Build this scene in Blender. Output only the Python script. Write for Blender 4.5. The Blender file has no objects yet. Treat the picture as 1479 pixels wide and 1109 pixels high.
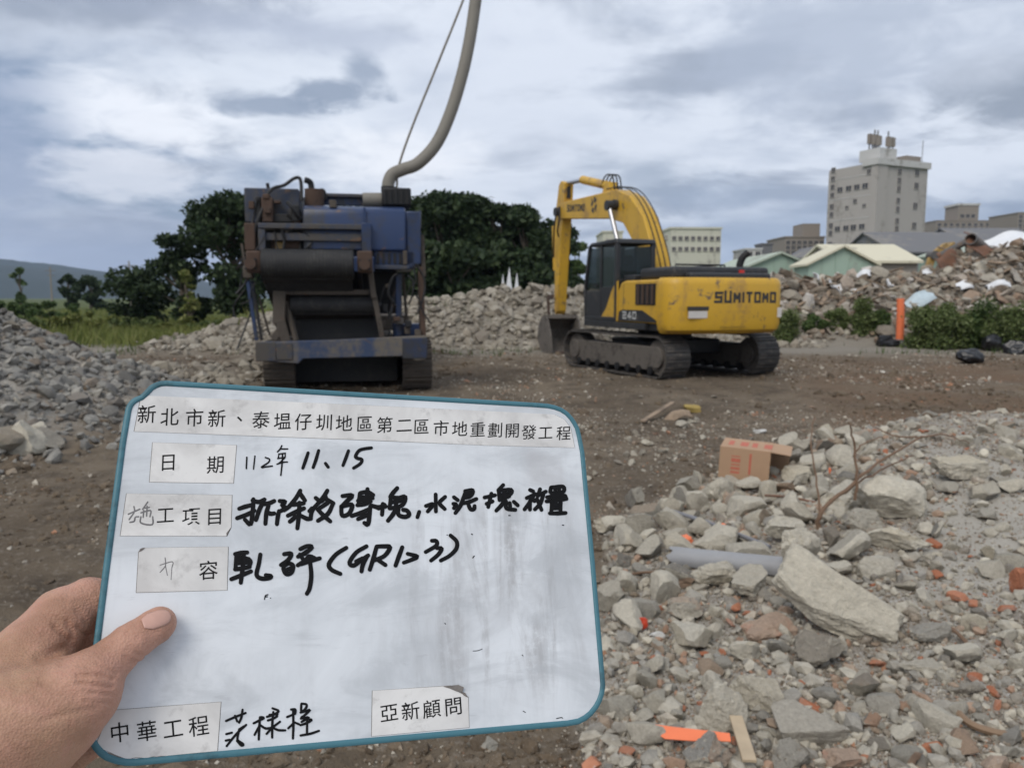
import bpy, bmesh, math, random
import numpy as np
from mathutils import Vector, Matrix, Euler, noise as mnoise
R = math.radians
SC = bpy.context.scene
COL = SC.collection

# ------------------------------------------------------------------ camera
CAM_H = 1.6
PITCH = 6.39
FPX, CX, CY, PW = 1111.0, 739.5, 554.5, 1479.0
cam_data = bpy.data.cameras.new('camera')
cam = bpy.data.objects.new('camera', cam_data); COL.objects.link(cam)
cam.location = (0, 0, CAM_H)
cam.rotation_euler = (R(90 - PITCH), 0, 0)
cam_data.sensor_fit = 'HORIZONTAL'
cam_data.sensor_width = 36.0
cam_data.lens = 36.0 * FPX / PW
cam_data.clip_start = 0.02
cam_data.clip_end = 9000
cam_data.dof.use_dof = True
cam_data.dof.focus_distance = 0.60
cam_data.dof.aperture_fstop = 14.0
SC.camera = cam
CM = Euler((R(90 - PITCH), 0, 0)).to_matrix()

def ray(px, py):
    return CM @ Vector(((px - CX) / FPX, (CY - py) / FPX, -1.0))
def at(px, py, Y):                       # world point seen at a pixel, at distance Y ahead
    d = ray(px, py); return Vector((0, 0, CAM_H)) + d * (Y / d.y)
def on_z(px, py, z=0.0):                 # world point seen at a pixel, on the level z
    d = ray(px, py); t = (z - CAM_H) / d.z
    return Vector((0, 0, CAM_H)) + d * t

# ------------------------------------------------------------------ world: daylight sky behind broken cloud
SUN_AZ, SUN_EL = -150.0, 48.0           # azimuth measured from +Y towards +X: behind the camera, to the left
world = bpy.data.worlds.new('World'); SC.world = world; world.use_nodes = True
nt = world.node_tree; nt.nodes.clear()
def N(tree, t, **kw):
    n = tree.nodes.new(t)
    for k, v in kw.items():
        if k.startswith('i_'):
            n.inputs[k[2:]].default_value = v
        else: setattr(n, k, v)
    return n
def LK(tree, a, b): tree.links.new(a, b)
def math_(tree, op, a, b=None, c=None, clamp=False):
    n = tree.nodes.new('ShaderNodeMath'); n.operation = op; n.use_clamp = clamp
    for i, v in enumerate((a, b, c)):
        if v is None: continue
        if isinstance(v, (int, float)): n.inputs[i].default_value = v
        else: tree.links.new(v, n.inputs[i])
    return n.outputs[0]
def mixc(tree, fac, a, b, blend='MIX'):
    n = tree.nodes.new('ShaderNodeMix'); n.data_type = 'RGBA'; n.blend_type = blend
    for sock, v in ((n.inputs[0], fac), (n.inputs[6], a), (n.inputs[7], b)):
        if isinstance(v, (int, float)): sock.default_value = v
        elif isinstance(v, (tuple, list)): sock.default_value = tuple(v) + ((1,) if len(v) == 3 else ())
        else: tree.links.new(v, sock)
    return n.outputs[2]
def sstep(tree, v, lo, hi):
    n = tree.nodes.new('ShaderNodeMapRange'); n.interpolation_type = 'SMOOTHSTEP'
    tree.links.new(v, n.inputs[0]); n.inputs[1].default_value = lo; n.inputs[2].default_value = hi
    return n.outputs[0]

sky = N(nt, 'ShaderNodeTexSky', sky_type='NISHITA')
sky.sun_disc = False; sky.sun_elevation = R(SUN_EL); sky.sun_rotation = R(SUN_AZ)
sky.air_density = 1.2; sky.dust_density = 2.0; sky.ozone_density = 1.5
tc = N(nt, 'ShaderNodeTexCoord')
sep = N(nt, 'ShaderNodeSeparateXYZ'); LK(nt, tc.outputs['Generated'], sep.inputs[0])
zc = math_(nt, 'MAXIMUM', sep.outputs[2], 0.0)
den = math_(nt, 'ADD', zc, 0.22)
cu = math_(nt, 'DIVIDE', sep.outputs[0], den); cv = math_(nt, 'DIVIDE', sep.outputs[1], den)
cmb = N(nt, 'ShaderNodeCombineXYZ'); LK(nt, cu, cmb.inputs[0]); LK(nt, cv, cmb.inputs[1])
def cloud_noise(scale, detail, rough, dist, off, sx=1.0, sy=1.0):
    mp = N(nt, 'ShaderNodeMapping'); mp.inputs['Location'].default_value = off
    mp.inputs['Scale'].default_value = (sx, sy, 1)
    LK(nt, cmb.outputs[0], mp.inputs[0])
    n = N(nt, 'ShaderNodeTexNoise'); n.inputs['Scale'].default_value = scale
    n.inputs['Detail'].default_value = detail; n.inputs['Roughness'].default_value = rough
    n.inputs['Distortion'].default_value = dist
    LK(nt, mp.outputs[0], n.inputs['Vector']); return n.outputs[0]
big = cloud_noise(0.75, 5, 0.52, 0.25, (3.1, 7.7, 0), 0.8, 1.0)
fine = cloud_noise(2.2, 5, 0.55, 0.3, (11.3, 2.4, 0), 0.75, 1.0)
shape = math_(nt, 'ADD', math_(nt, 'MULTIPLY', big, 0.62), math_(nt, 'MULTIPLY', fine, 0.38))
# single clouds of this sky, given by azimuth / elevation (degrees), with edges broken up by the noise
azn = math_(nt, 'ARCTAN2', sep.outputs[0], sep.outputs[1])
eln = math_(nt, 'ARCSINE', sep.outputs[2])
wob = cloud_noise(5.5, 5, 0.6, 0.3, (1.7, 4.2, 0), 1.0, 1.0)
wob2 = cloud_noise(2.6, 4, 0.55, 0.2, (8.7, 1.2, 0), 1.0, 1.0)
aev = N(nt, 'ShaderNodeCombineXYZ'); LK(nt, azn, aev.inputs[0]); LK(nt, eln, aev.inputs[1])
w1 = math_(nt, 'SUBTRACT', wob, 0.5); w2 = math_(nt, 'SUBTRACT', wob2, 0.5)
def blob(az, el, waz, wel, soft=0.6, wobble=1.6, src=None):
    v = N(nt, 'ShaderNodeVectorMath', operation='MULTIPLY_ADD'); LK(nt, aev.outputs[0], v.inputs[0])
    v.inputs[1].default_value = (1/R(waz), 1/R(wel), 0); v.inputs[2].default_value = (-az/waz, -el/wel, 0)
    l = N(nt, 'ShaderNodeVectorMath', operation='LENGTH'); LK(nt, v.outputs[0], l.inputs[0])
    r = math_(nt, 'MULTIPLY_ADD', w1 if src is None else w2, wobble, l.outputs['Value'])
    n = nt.nodes.new('ShaderNodeMapRange'); n.interpolation_type = 'SMOOTHSTEP'
    LK(nt, r, n.inputs[0]); n.inputs[1].default_value = 1.0; n.inputs[2].default_value = 1.0 - soft
    return n
BRIGHT, MID, DARK, BLUE = (0.78, 0.81, 0.855), (0.50, 0.55, 0.63), (0.34, 0.385, 0.46), (0.40, 0.49, 0.64)
skyc = N(nt, 'ShaderNodeVectorMath', operation='SCALE'); LK(nt, sky.outputs[0], skyc.inputs[0]); skyc.inputs['Scale'].default_value = 0.075
gap = mixc(nt, 0.55, skyc.outputs[0], BLUE)
col = mixc(nt, sstep(nt, shape, 0.36, 0.52), MID, BRIGHT)
col = mixc(nt, math_(nt, 'MULTIPLY', sstep(nt, fine, 0.50, 0.66), 0.70), col, DARK)
col = mixc(nt, math_(nt, 'MULTIPLY', sstep(nt, shape, 0.42, 0.34), 0.75), col, gap)
def over(col, m, k, c):
    m.inputs[4].default_value = k; return mixc(nt, m.outputs[0], col, c)
col = over(col, blob(-17, 13, 18, 7, 0.95, 1.9), 0.8, (0.80, 0.83, 0.87))
col = over(col, blob(0, 15, 16, 9, 0.95, 1.5, wob2), 0.7, (0.76, 0.79, 0.84))
col = over(col, blob(-25, 11.5, 10, 3.2, 0.8, 1.4), 0.85, (0.92, 0.93, 0.95))
col = over(col, blob(-9, 10.0, 9, 3.0, 0.9, 1.5), 0.75, (0.93, 0.935, 0.945))
col = over(col, blob(-8, 5.5, 9, 3.0, 0.9, 1.3), 0.8, (0.86, 0.88, 0.90))
col = over(col, blob(-27, 2.5, 17, 4.2, 0.8, 1.0, wob2), 0.9, (0.43, 0.475, 0.565))
col = over(col, blob(-34, 8.5, 7, 7, 0.8, 1.6), 0.8, (0.45, 0.505, 0.61))
col = over(col, blob(-26, 8.0, 6.0, 2.6, 0.6, 1.3), 0.8, (0.80, 0.815, 0.85))
col = over(col, blob(-27, 19.8, 17, 4.6, 0.8, 1.8), 0.85, (0.44, 0.48, 0.555))
col = over(col, blob(-14, 17.6, 13, 1.7, 0.9, 1.9), 0.7, (0.55, 0.59, 0.67))
col = over(col, blob(21, 4.0, 17, 4.6, 0.9, 1.2, wob2), 0.8, (0.44, 0.505, 0.60))
col = over(col, blob(22, 16, 18, 7, 0.9, 2.0), 0.8, (0.54, 0.585, 0.66))
col = over(col, blob(9, 3.5, 7, 1.6, 0.9, 1.5), 0.7, (0.72, 0.75, 0.79))
col = over(col, blob(9, 8.5, 7, 2.4, 0.9, 1.6), 0.65, (0.43, 0.485, 0.56))
col = over(col, blob(15, 7.0, 6, 1.8, 0.9, 1.6), 0.5, (0.45, 0.51, 0.60))
col = over(col, blob(35, 12.0, 9.5, 3.2, 0.7, 1.5), 0.9, (0.40, 0.44, 0.50))
col = over(col, blob(31, 14.0, 5, 2.2, 0.8, 1.4), 0.5, (0.66, 0.69, 0.74))
col = over(col, blob(33, 5.0, 7, 3.0, 0.9, 1.3), 0.6, (0.40, 0.46, 0.55))
col = over(col, blob(-17, 13.0, 5.2, 1.15, 0.7, 2.0), 0.85, (0.40, 0.455, 0.54))
col = over(col, blob(-12.5, 13.9, 4.2, 1.3, 0.7, 2.0), 0.85, (0.38, 0.435, 0.52))
col = over(col, blob(-10.6, 15.4, 1.9, 1.5, 0.8, 1.6), 0.8, (0.40, 0.455, 0.54))
world.cycles.sampling_method = 'MANUAL'; world.cycles.sample_map_resolution = 256
tint = mixc(nt, 1.0, col, (0.985, 1.0, 1.03), 'MULTIPLY')
bc_ = N(nt, 'ShaderNodeGamma'); LK(nt, tint, bc_.inputs[0]); bc_.inputs[1].default_value = 1.42
bg = N(nt, 'ShaderNodeBackground'); LK(nt, bc_.outputs[0], bg.inputs[0]); bg.inputs[1].default_value = 1.0
wo = N(nt, 'ShaderNodeOutputWorld'); LK(nt, bg.outputs[0], wo.inputs[0])

# ------------------------------------------------------------------ sun: soft, veiled by cloud
sd = bpy.data.lights.new('sun', 'SUN'); sd.energy = 1.5; sd.angle = R(30); sd.color = (1.0, 0.935, 0.845)
sun = bpy.data.objects.new('sun', sd); COL.objects.link(sun)
sdir = Vector((math.sin(R(SUN_AZ)) * math.cos(R(SUN_EL)), math.cos(R(SUN_AZ)) * math.cos(R(SUN_EL)), math.sin(R(SUN_EL))))
sun.rotation_euler = sdir.to_track_quat('Z', 'Y').to_euler()
sun.location = (-8, -10, 14)
SC.view_settings.view_transform = 'Standard'
SC.view_settings.look = 'None'
SC.view_settings.gamma = 1.0
SC.view_settings.exposure = 0.22
SC.cycles.volume_bounces = 0
HAZE = 0.00013

# ------------------------------------------------------------------ helpers
def tag(o, label=None, cat=None, group=None, kind=None):
    if label: o['label'] = label
    if cat: o['category'] = cat
    if group: o['group'] = group
    if kind: o['kind'] = kind
    return o
def empty(name, loc=(0, 0, 0), rz=0.0):
    o = bpy.data.objects.new(name, None); COL.objects.link(o)
    o.location = loc; o.rotation_euler = (0, 0, rz); o.empty_display_size = 0.2
    return o
def link(name, me, parent=None, mat=None):
    o = bpy.data.objects.new(name, me); COL.objects.link(o)
    if parent is not None: o.parent = parent
    if mat is not None and not me.materials: me.materials.append(mat)
    return o
class MB:
    """collects shapes, then links them as one mesh object"""
    def __init__(s): s.v = []; s.f = []
    def add(s, vs, fs):
        b = len(s.v); s.v += [tuple(v) for v in vs]; s.f += [tuple(b + i for i in f) for f in fs]; return s
    def box(s, lo, hi):
        (x0, y0, z0), (x1, y1, z1) = lo, hi
        return s.add([(x0,y0,z0),(x1,y0,z0),(x1,y1,z0),(x0,y1,z0),(x0,y0,z1),(x1,y0,z1),(x1,y1,z1),(x0,y1,z1)],
                     [(0,3,2,1),(4,5,6,7),(0,1,5,4),(1,2,6,5),(2,3,7,6),(3,0,4,7)])
    def cyl(s, p0, p1, r0, r1=None, n=16, caps=True):
        r1 = r0 if r1 is None else r1
        p0, p1 = Vector(p0), Vector(p1); d = (p1 - p0).normalized()
        a = d.orthogonal().normalized(); b = d.cross(a)
        vs = []
        for p, r in ((p0, r0), (p1, r1)):
            vs += [p + (a * math.cos(2*math.pi*k/n) + b * math.sin(2*math.pi*k/n)) * r for k in range(n)]
        fs = [(k, (k+1) % n, n + (k+1) % n, n + k) for k in range(n)]
        if caps: fs += [tuple(range(n))[::-1], tuple(range(n, 2*n))]
        return s.add(vs, fs)
    def bar(s, p0, p1, w, h, up=(0, 0, 1)):           # a rectangular bar from p0 to p1
        p0, p1 = Vector(p0), Vector(p1); d = (p1 - p0).normalized(); up = Vector(up)
        if abs(d.dot(up)) > 0.99: up = Vector((0, 1, 0))
        a = d.cross(up).normalized(); b = a.cross(d)
        vs = []
        for p in (p0, p1): vs += [p - a*w/2 - b*h/2, p + a*w/2 - b*h/2, p + a*w/2 + b*h/2, p - a*w/2 + b*h/2]
        return s.add(vs, [(0,3,2,1),(4,5,6,7),(0,1,5,4),(1,2,6,5),(2,3,7,6),(3,0,4,7)])
    def tube(s, pts, r, n=10, closed=False):
        pts = [Vector(p) for p in pts]; m = len(pts)
        rs = r if isinstance(r, (list, tuple)) else [r] * m
        vs = []; a = None
        for i, p in enumerate(pts):
            d = (pts[min(i+1, m-1)] - pts[max(i-1, 0)])
            if d.length < 1e-9: d = Vector((0, 0, 1))
            d.normalize()
            a = d.orthogonal().normalized() if a is None else (a - d * a.dot(d)).normalized()
            b = d.cross(a)
            vs += [p + (a * math.cos(2*math.pi*k/n) + b * math.sin(2*math.pi*k/n)) * rs[i] for k in range(n)]
        fs = []
        for i in range(m - 1):
            fs += [(i*n + k, i*n + (k+1) % n, (i+1)*n + (k+1) % n, (i+1)*n + k) for k in range(n)]
        fs += [tuple(range(n))[::-1], tuple(range((m-1)*n, m*n))]
        return s.add(vs, fs)
    def prism(s, poly, a0, a1, axis='x'):              # polygon in the two other axes, swept along axis
        def P(u, v, w): return {'x': (w, u, v), 'y': (u, w, v), 'z': (u, v, w)}[axis]
        n = len(poly)
        vs = [P(u, v, a0) for u, v in poly] + [P(u, v, a1) for u, v in poly]
        fs = [(k, (k+1) % n, n + (k+1) % n, n + k) for k in range(n)] + [tuple(range(n))[::-1], tuple(range(n, 2*n))]
        return s.add(vs, fs)
    def mesh(s, name, mat=None, smooth=None, fix=True):
        me = bpy.data.meshes.new(name); me.from_pydata(s.v, [], s.f)
        if fix:
            bm = bmesh.new(); bm.from_mesh(me); bmesh.ops.recalc_face_normals(bm, faces=bm.faces); bm.to_mesh(me); bm.free()
        if mat: me.materials.append(mat)
        if smooth is not None:
            me.shade_smooth(); me.set_sharp_from_angle(angle=R(smooth))
        return me
    def build(s, name, mat, parent=None, bevel=0.0, smooth=None, seg=2):
        me = s.mesh(name, mat, smooth)
        o = link(name, me, parent)
        if bevel > 0:
            b = o.modifiers.new('bevel', 'BEVEL'); b.width = bevel; b.segments = seg; b.limit_method = 'ANGLE'; b.angle_limit = R(35)
            me.shade_smooth(); me.set_sharp_from_angle(angle=R(50))
        return o
def np_mesh(name, v, f, mat=None, smooth=False):
    """numpy verts (n,3) and faces (m,k) to a mesh"""
    v = np.asarray(v, np.float32); f = np.asarray(f, np.int32); k = f.shape[1]
    me = bpy.data.meshes.new(name)
    me.vertices.add(len(v)); me.vertices.foreach_set('co', v.ravel())
    me.loops.add(f.size); me.loops.foreach_set('vertex_index', f.ravel())
    me.polygons.add(len(f)); me.polygons.foreach_set('loop_start', np.arange(0, f.size, k, dtype=np.int32))
    me.polygons.foreach_set('loop_total', np.full(len(f), k, np.int32))
    me.polygons.foreach_set('use_smooth', np.full(len(f), smooth))
    me.update(calc_edges=True); me.validate()
    if mat: me.materials.append(mat)
    return me
def copy_tree(o, parent=None):
    c = o.copy(); COL.objects.link(c); c.parent = parent
    for ch in list(o.children): copy_tree(ch, c)
    return c
def catmull(pts, k=8):
    pts = [Vector(p) for p in pts]; out = []
    P = [pts[0]*2 - pts[1]] + pts + [pts[-1]*2 - pts[-2]]
    for i in range(1, len(P) - 2):
        for j in range(k):
            t = j / k
            out.append(0.5 * ((2*P[i]) + (P[i+1]-P[i-1])*t + (2*P[i-1]-5*P[i]+4*P[i+1]-P[i+2])*t*t + (3*P[i]-P[i-1]-3*P[i+1]+P[i+2])*t**3))
    out.append(pts[-1]); return out

# ------------------------------------------------------------------ materials
def new_mat(name):
    m = bpy.data.materials.new(name); m.use_nodes = True; t = m.node_tree
    b = t.nodes['Principled BSDF']; return m, t, b
def coords(t, scale=1.0, kind='Object'):
    tcn = t.nodes.new('ShaderNodeTexCoord'); mp = t.nodes.new('ShaderNodeMapping')
    mp.inputs['Scale'].default_value = (scale,)*3 if isinstance(scale, (int, float)) else scale
    t.links.new(tcn.outputs[kind], mp.inputs[0]); return mp.outputs[0]
def nz(t, vec, scale, detail=4, rough=0.6, dist=0.0):
    n = t.nodes.new('ShaderNodeTexNoise'); n.inputs['Scale'].default_value = scale; n.inputs['Detail'].default_value = detail
    n.inputs['Roughness'].default_value = rough; n.inputs['Distortion'].default_value = dist
    if vec is not None: t.links.new(vec, n.inputs['Vector'])
    return n.outputs[0]
def bump(t, b, h, strength=0.3, dist=0.02):
    n = t.nodes.new('ShaderNodeBump'); n.inputs['Strength'].default_value = strength; n.inputs['Distance'].default_value = dist
    t.links.new(h, n.inputs['Height']); t.links.new(n.outputs[0], b.inputs['Normal'])
def weathered(name, base, dirt, amount=0.5, scale=2.0, rough=0.5, metal=0.0, fine=14.0, bmp=0.15, streak=False, rust=None, rust_amt=0.0):
    """paint or metal with patches of dirt and rust"""
    m, t, b = new_mat(name)
    v = coords(t, (1, 1, 0.35) if streak else 1.0)
    n1 = nz(t, v, scale, 6, 0.65, 0.4); n2 = nz(t, coords(t), fine, 5, 0.6)
    k = math_(t, 'ADD', math_(t, 'MULTIPLY', n1, 0.7), math_(t, 'MULTIPLY', n2, 0.3))
    c = mixc(t, sstep(t, k, 0.62 - 0.3*amount, 0.74 - 0.2*amount), base, dirt)
    if rust:
        n3 = nz(t, coords(t), scale*2.3, 6, 0.7, 0.6)
        c = mixc(t, sstep(t, n3, 0.70 - 0.25*rust_amt, 0.76 - 0.2*rust_amt), c, rust)
    t.links.new(c, b.inputs['Base Color']); b.inputs['Metallic'].default_value = metal
    rr = math_(t, 'MULTIPLY_ADD', k, 0.35, rough - 0.15); t.links.new(rr, b.inputs['Roughness'])
    if bmp: bump(t, b, n2, bmp, 0.01)
    return m
def plain(name, base, rough=0.6, metal=0.0, var=0.15, scale=6.0, bmp=0.1):
    m, t, b = new_mat(name)
    n1 = nz(t, coords(t), scale, 5, 0.6)
    lo = tuple(max(0, x*(1-var)) for x in base); hi = tuple(min(1, x*(1+var)) for x in base)
    t.links.new(mixc(t, n1, lo, hi), b.inputs['Base Color'])
    b.inputs['Roughness'].default_value = rough; b.inputs['Metallic'].default_value = metal
    if bmp: bump(t, b, n1, bmp, 0.01)
    return m
def glass_mat(name, col=(0.03, 0.04, 0.045), rough=0.08, trans=0.55):
    m, t, b = new_mat(name)
    b.inputs['Base Color'].default_value = col + (1,); b.inputs['Roughness'].default_value = rough
    b.inputs['IOR'].default_value = 1.45
    tr = t.nodes.new('ShaderNodeBsdfTransparent'); tr.inputs[0].default_value = (0.62, 0.68, 0.68, 1)
    mx = t.nodes.new('ShaderNodeMixShader'); mx.inputs[0].default_value = trans
    out = t.nodes['Material Output']
    t.links.new(b.outputs[0], mx.inputs[1]); t.links.new(tr.outputs[0], mx.inputs[2]); t.links.new(mx.outputs[0], out.inputs[0])
    return m

# ------------------------------------------------------------------ letter shapes, made while the scene is still empty
_TXT = {}
def text_mesh(txt, size, off=0.0, name='lettering'):
    key = (txt, off)
    if key not in _TXT:
        cu_ = bpy.data.curves.new('t', 'FONT'); cu_.body = txt; cu_.size = 1.0; cu_.align_x = 'CENTER'; cu_.align_y = 'CENTER'; cu_.offset = off; cu_.resolution_u = 4
        ob = bpy.data.objects.new('t', cu_); COL.objects.link(ob); dg = bpy.context.evaluated_depsgraph_get(); dg.update()
        me = bpy.data.meshes.new_from_object(ob.evaluated_get(dg)); bpy.data.objects.remove(ob); bpy.data.curves.remove(cu_); me.materials.clear(); _TXT[key] = me
    me = _TXT[key].copy(); me.name = name
    if size != 1.0: me.transform(Matrix.Scale(size, 4))
    return me
TITLE = '新北市新、泰塭仔圳地區第二區市地重劃開發工程'
for ch in set(TITLE+'日期工項目容中華程亞新顧問'): text_mesh(ch, 1.0, .004)
# ------------------------------------------------------------------ terrain
rng = np.random.default_rng(7)
def _h2(ix, iy, s):
    n = (ix.astype(np.int64) * 374761393 + iy.astype(np.int64) * 668265263 + s * 974634777) & 0x7fffffff
    n = ((n ^ (n >> 13)) * 1274126177) & 0x7fffffff
    return ((n ^ (n >> 16)) & 0xffff) / 65535.0
def vnoise(x, y, s=0):
    ix, iy = np.floor(x), np.floor(y); fx, fy = x - ix, y - iy
    fx, fy = fx*fx*(3-2*fx), fy*fy*(3-2*fy)
    a, b, c, d = _h2(ix, iy, s), _h2(ix+1, iy, s), _h2(ix, iy+1, s), _h2(ix+1, iy+1, s)
    return (a*(1-fx)+b*fx)*(1-fy) + (c*(1-fx)+d*fx)*fy
def fbm(x, y, s=0, o=4):
    t = 0; a = 0.5
    for k in range(o): t = t + a*vnoise(x*2**k, y*2**k, s+k); a *= 0.5
    return t
def sm(x, a, b):
    t = np.clip((x-a)/(b-a), 0, 1); return t*t*(3-2*t)
def cone(x, y, cx, cy, rx, ry, h, rot=0.0):
    c, s = math.cos(rot), math.sin(rot); dx, dy = x-cx, y-cy
    r = np.sqrt(((dx*c+dy*s)/rx)**2 + ((-dx*s+dy*c)/ry)**2)
    return h*np.clip(1-r, 0, 1)
def ridge(x, y, pts, wf, wb):
    """long heap through pts (x, y, height); wf / wb: half width to the front / back"""
    px = [p[0] for p in pts]
    yc = np.interp(x, px, [p[1] for p in pts]); h = np.interp(x, px, [p[2] for p in pts], left=0, right=pts[-1][2])
    d = y-yc; r = np.where(d < 0, -d/wf, d/wb)
    return h*np.clip(1-r, 0, 1)**0.85
NEAR_EDGE = [(-6, -9), (0.15, 2.2), (0.62, 5.2), (1.25, 6.1), (2.1, 7.2), (4.0, 8.6), (6.2, 9.6), (20, 13.5)]  # y of the rubble edge at x
def near_mask(x, y):
    ye = np.interp(x, [p[0] for p in NEAR_EDGE], [p[1] for p in NEAR_EDGE]); 
    return sm(ye - y + 0.8*(fbm(x*1.3, y*1.3, 31)-0.5), -0.15, 0.9)
def far_left_grass(x, y):
    return sm(-x - 0.22*y + 2.5*(fbm(x*.2, y*.2, 9)-.5), 0.0, 2.5) * sm(y, 24, 28)
def dusty(x, y): return sm(x-0.50*y+.5*(fbm(x*1.5, y*1.5, 83)-.5), 0.0, 0.30)*sm(y, 3.1, 3.7)*(1-sm(y, 5.6, 6.6))
def terrain(x, y):
    x = np.asarray(x, float); y = np.asarray(y, float); far = sm(np.hypot(x, y), 60, 160)
    z = 0.10*(fbm(x*0.35, y*0.35, 1)-0.47)*(1-far) + 0.075*(fbm(x*1.7, y*1.7, 5)-0.47)*(1-far)
    rut = np.sin((x*0.9+0.45*y)*2.6+1.5*fbm(x*.3, y*.3, 71))*sm(y, 6, 9)*(1-sm(y, 20, 24))
    z = z + 0.055*rut*fbm(x*.4, y*.4, 73) + 0.02*(fbm(x*6, y*6, 75, 3)-.45)*(1-sm(np.hypot(x, y), 12, 24))
    nm = near_mask(x, y)
    z = z + nm*(0.10 + 0.10*sm(x, 0.8, 2.6) + 0.16*(fbm(x*1.1, y*1.1, 12)-0.45) + 0.05*(fbm(x*4, y*4, 14)-0.5))
    z = z + 0.12*sm(x, 2.2, 3.4)*nm
    lumps = 0.55 + 0.9*fbm(x*0.9, y*0.9, 21)
    z = z + cone(x, y, -9.6, 10.2, 5.6, 4.2, 2.35)*(0.8+0.4*fbm(x*1.1, y*1.1, 23))
    z = z + cone(x, y, -5.6, 8.3, 1.7, 2.0, 0.35)*lumps
    z = z + cone(x, y, -6.2, 15.5, 5.0, 2.4, 0.22)*lumps
    z = z + ridge(x, y, [(-12, 25, 0), (-10, 25, 0.5), (-8, 25.5, 1.15), (-5, 26, 1.4), (-1, 27.5, 2.0), (3, 28, 1.85), (7, 28, 1.7), (9, 29, 1.5)], 3.4, 3.0)*(0.72+0.5*fbm(x*0.7, y*0.7, 27))
    z = z + ridge(x, y, [(7, 32, 0), (9.5, 32, 1.35), (12, 32, 1.45), (15.5, 32, 1.7), (17.6, 31, 2.6), (20, 31, 3.0), (30, 31, 2.9)], 5.5, 5.0)*(0.78+0.42*fbm(x*0.6, y*0.6, 29))
    return z
_gx, _gy = np.arange(-40, 41, .125), np.arange(0, 56, .125)
_GX, _GY = np.meshgrid(_gx, _gy, indexing='ij'); _GZ, _GN = terrain(_GX, _GY), near_mask(_GX, _GY)
def _look(T, x, y):
    i = min(max((x+40)/.125, 0), len(_gx)-1.001); j = min(max(y/.125, 0), len(_gy)-1.001); a, b = int(i), int(j); u, v = i-a, j-b
    return float((T[a, b]*(1-u)+T[a+1, b]*u)*(1-v)+(T[a, b+1]*(1-u)+T[a+1, b+1]*u)*v)
def terrain1(x, y): return _look(_GZ, x, y) if y < 55 and abs(x) < 40 else float(terrain(np.array([x]), np.array([y]))[0])
def near1(x, y): return _look(_GN, x, y)

ang = np.concatenate([np.linspace(-180, -52, 26)[:-1], np.linspace(-52, 52, 380), np.linspace(52, 180, 26)[1:-1]])
rad = np.concatenate([[0.0], np.geomspace(0.8, 70, 330), np.geomspace(70, 3200, 26)[1:]])
A, Rr = np.meshgrid(np.radians(ang), rad)
gx, gy = np.sin(A)*Rr, np.cos(A)*Rr - 0.5
gz = terrain(gx, gy)
nr, na = gx.shape
idx = np.arange(nr*na).reshape(nr, na)
i0 = idx[:-1]; i1 = idx[1:]
faces = np.stack([i0, np.roll(i0, -1, 1), np.roll(i1, -1, 1), i1], -1).reshape(-1, 4)[:, ::-1]
faces = faces[na:]                                               # the first ring collapses to a point
cap = np.stack([np.full(na, 0), idx[1], np.roll(idx[1], -1)], -1)
cap = np.concatenate([cap, cap[:, 2:]], 1)
# ground material: earth, pale gravel, rubble dust, turf, mixed by where each lies
def ground_mat():
    m, t, b = new_mat('ground')
    g = t.nodes.new('ShaderNodeNewGeometry'); v = g.outputs['Position']
    at_ = t.nodes.new('ShaderNodeVertexColor'); at_.layer_name = 'zone'
    sp = t.nodes.new('ShaderNodeSeparateColor'); t.links.new(at_.outputs[0], sp.inputs[0])
    big = nz(t, v, 0.35, 4, 0.6, 0.5); mid = nz(t, v, 2.3, 5, 0.65, 0.3); fin = nz(t, v, 22, 4, 0.7); grit = nz(t, v, 90, 2, 0.7)
    earth = mixc(t, sstep(t, big, 0.36, 0.62), (0.112, 0.086, 0.060), (0.178, 0.142, 0.102))
    earth = mixc(t, math_(t, 'MULTIPLY', sstep(t, mid, 0.46, 0.64), 0.6), earth, (0.060, 0.046, 0.034))
    earth = mixc(t, math_(t, 'MULTIPLY', sstep(t, fin, 0.52, 0.68), 0.55), earth, (0.26, 0.225, 0.185))
    redn = nz(t, v, 0.5, 3, 0.5)
    grav = mixc(t, fin, (0.17, 0.14, 0.108), (0.42, 0.385, 0.325)); grav = mixc(t, sstep(t, grit, 0.45, 0.7), grav, (0.46, 0.445, 0.42))
    grav = mixc(t, math_(t, 'MULTIPLY', sstep(t, mid, 0.48, 0.66), 0.55), grav, (0.17, 0.14, 0.115))
    tan = mixc(t, fin, (0.15, 0.13, 0.105), (0.33, 0.30, 0.25))
    turf = mixc(t, mid, (0.045, 0.07, 0.022), (0.12, 0.13, 0.045))
    c = mixc(t, sp.outputs[2], earth, tan)
    rd = t.nodes.new('ShaderNodeAttribute'); rd.attribute_name = 'red'
    c = mixc(t, math_(t, 'MULTIPLY', rd.outputs['Fac'], sstep(t, redn, 0.3, 0.6)), c, (0.150, 0.100, 0.064))
    du = t.nodes.new('ShaderNodeAttribute'); du.attribute_name = 'dust'
    grav = mixc(t, math_(t, 'MULTIPLY', du.outputs['Fac'], .85), grav, mixc(t, fin, (.33, .305, .26), (.47, .44, .385)))
    c = mixc(t, sp.outputs[0], c, grav); c = mixc(t, sp.outputs[1], c, turf)
    t.links.new(c, b.inputs['Base Color']); b.inputs['Roughness'].default_value = 0.95
    b.inputs['Specular IOR Level'].default_value = 0.15
    h = math_(t, 'ADD', math_(t, 'MULTIPLY', mid, 0.5), math_(t, 'ADD', math_(t, 'MULTIPLY', fin, 0.4), math_(t, 'MULTIPLY', grit, 0.18)))
    bump(t, b, h, 0.9, 0.06)
    return m
V = np.stack([gx.ravel(), gy.ravel(), gz.ravel()], -1)
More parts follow.
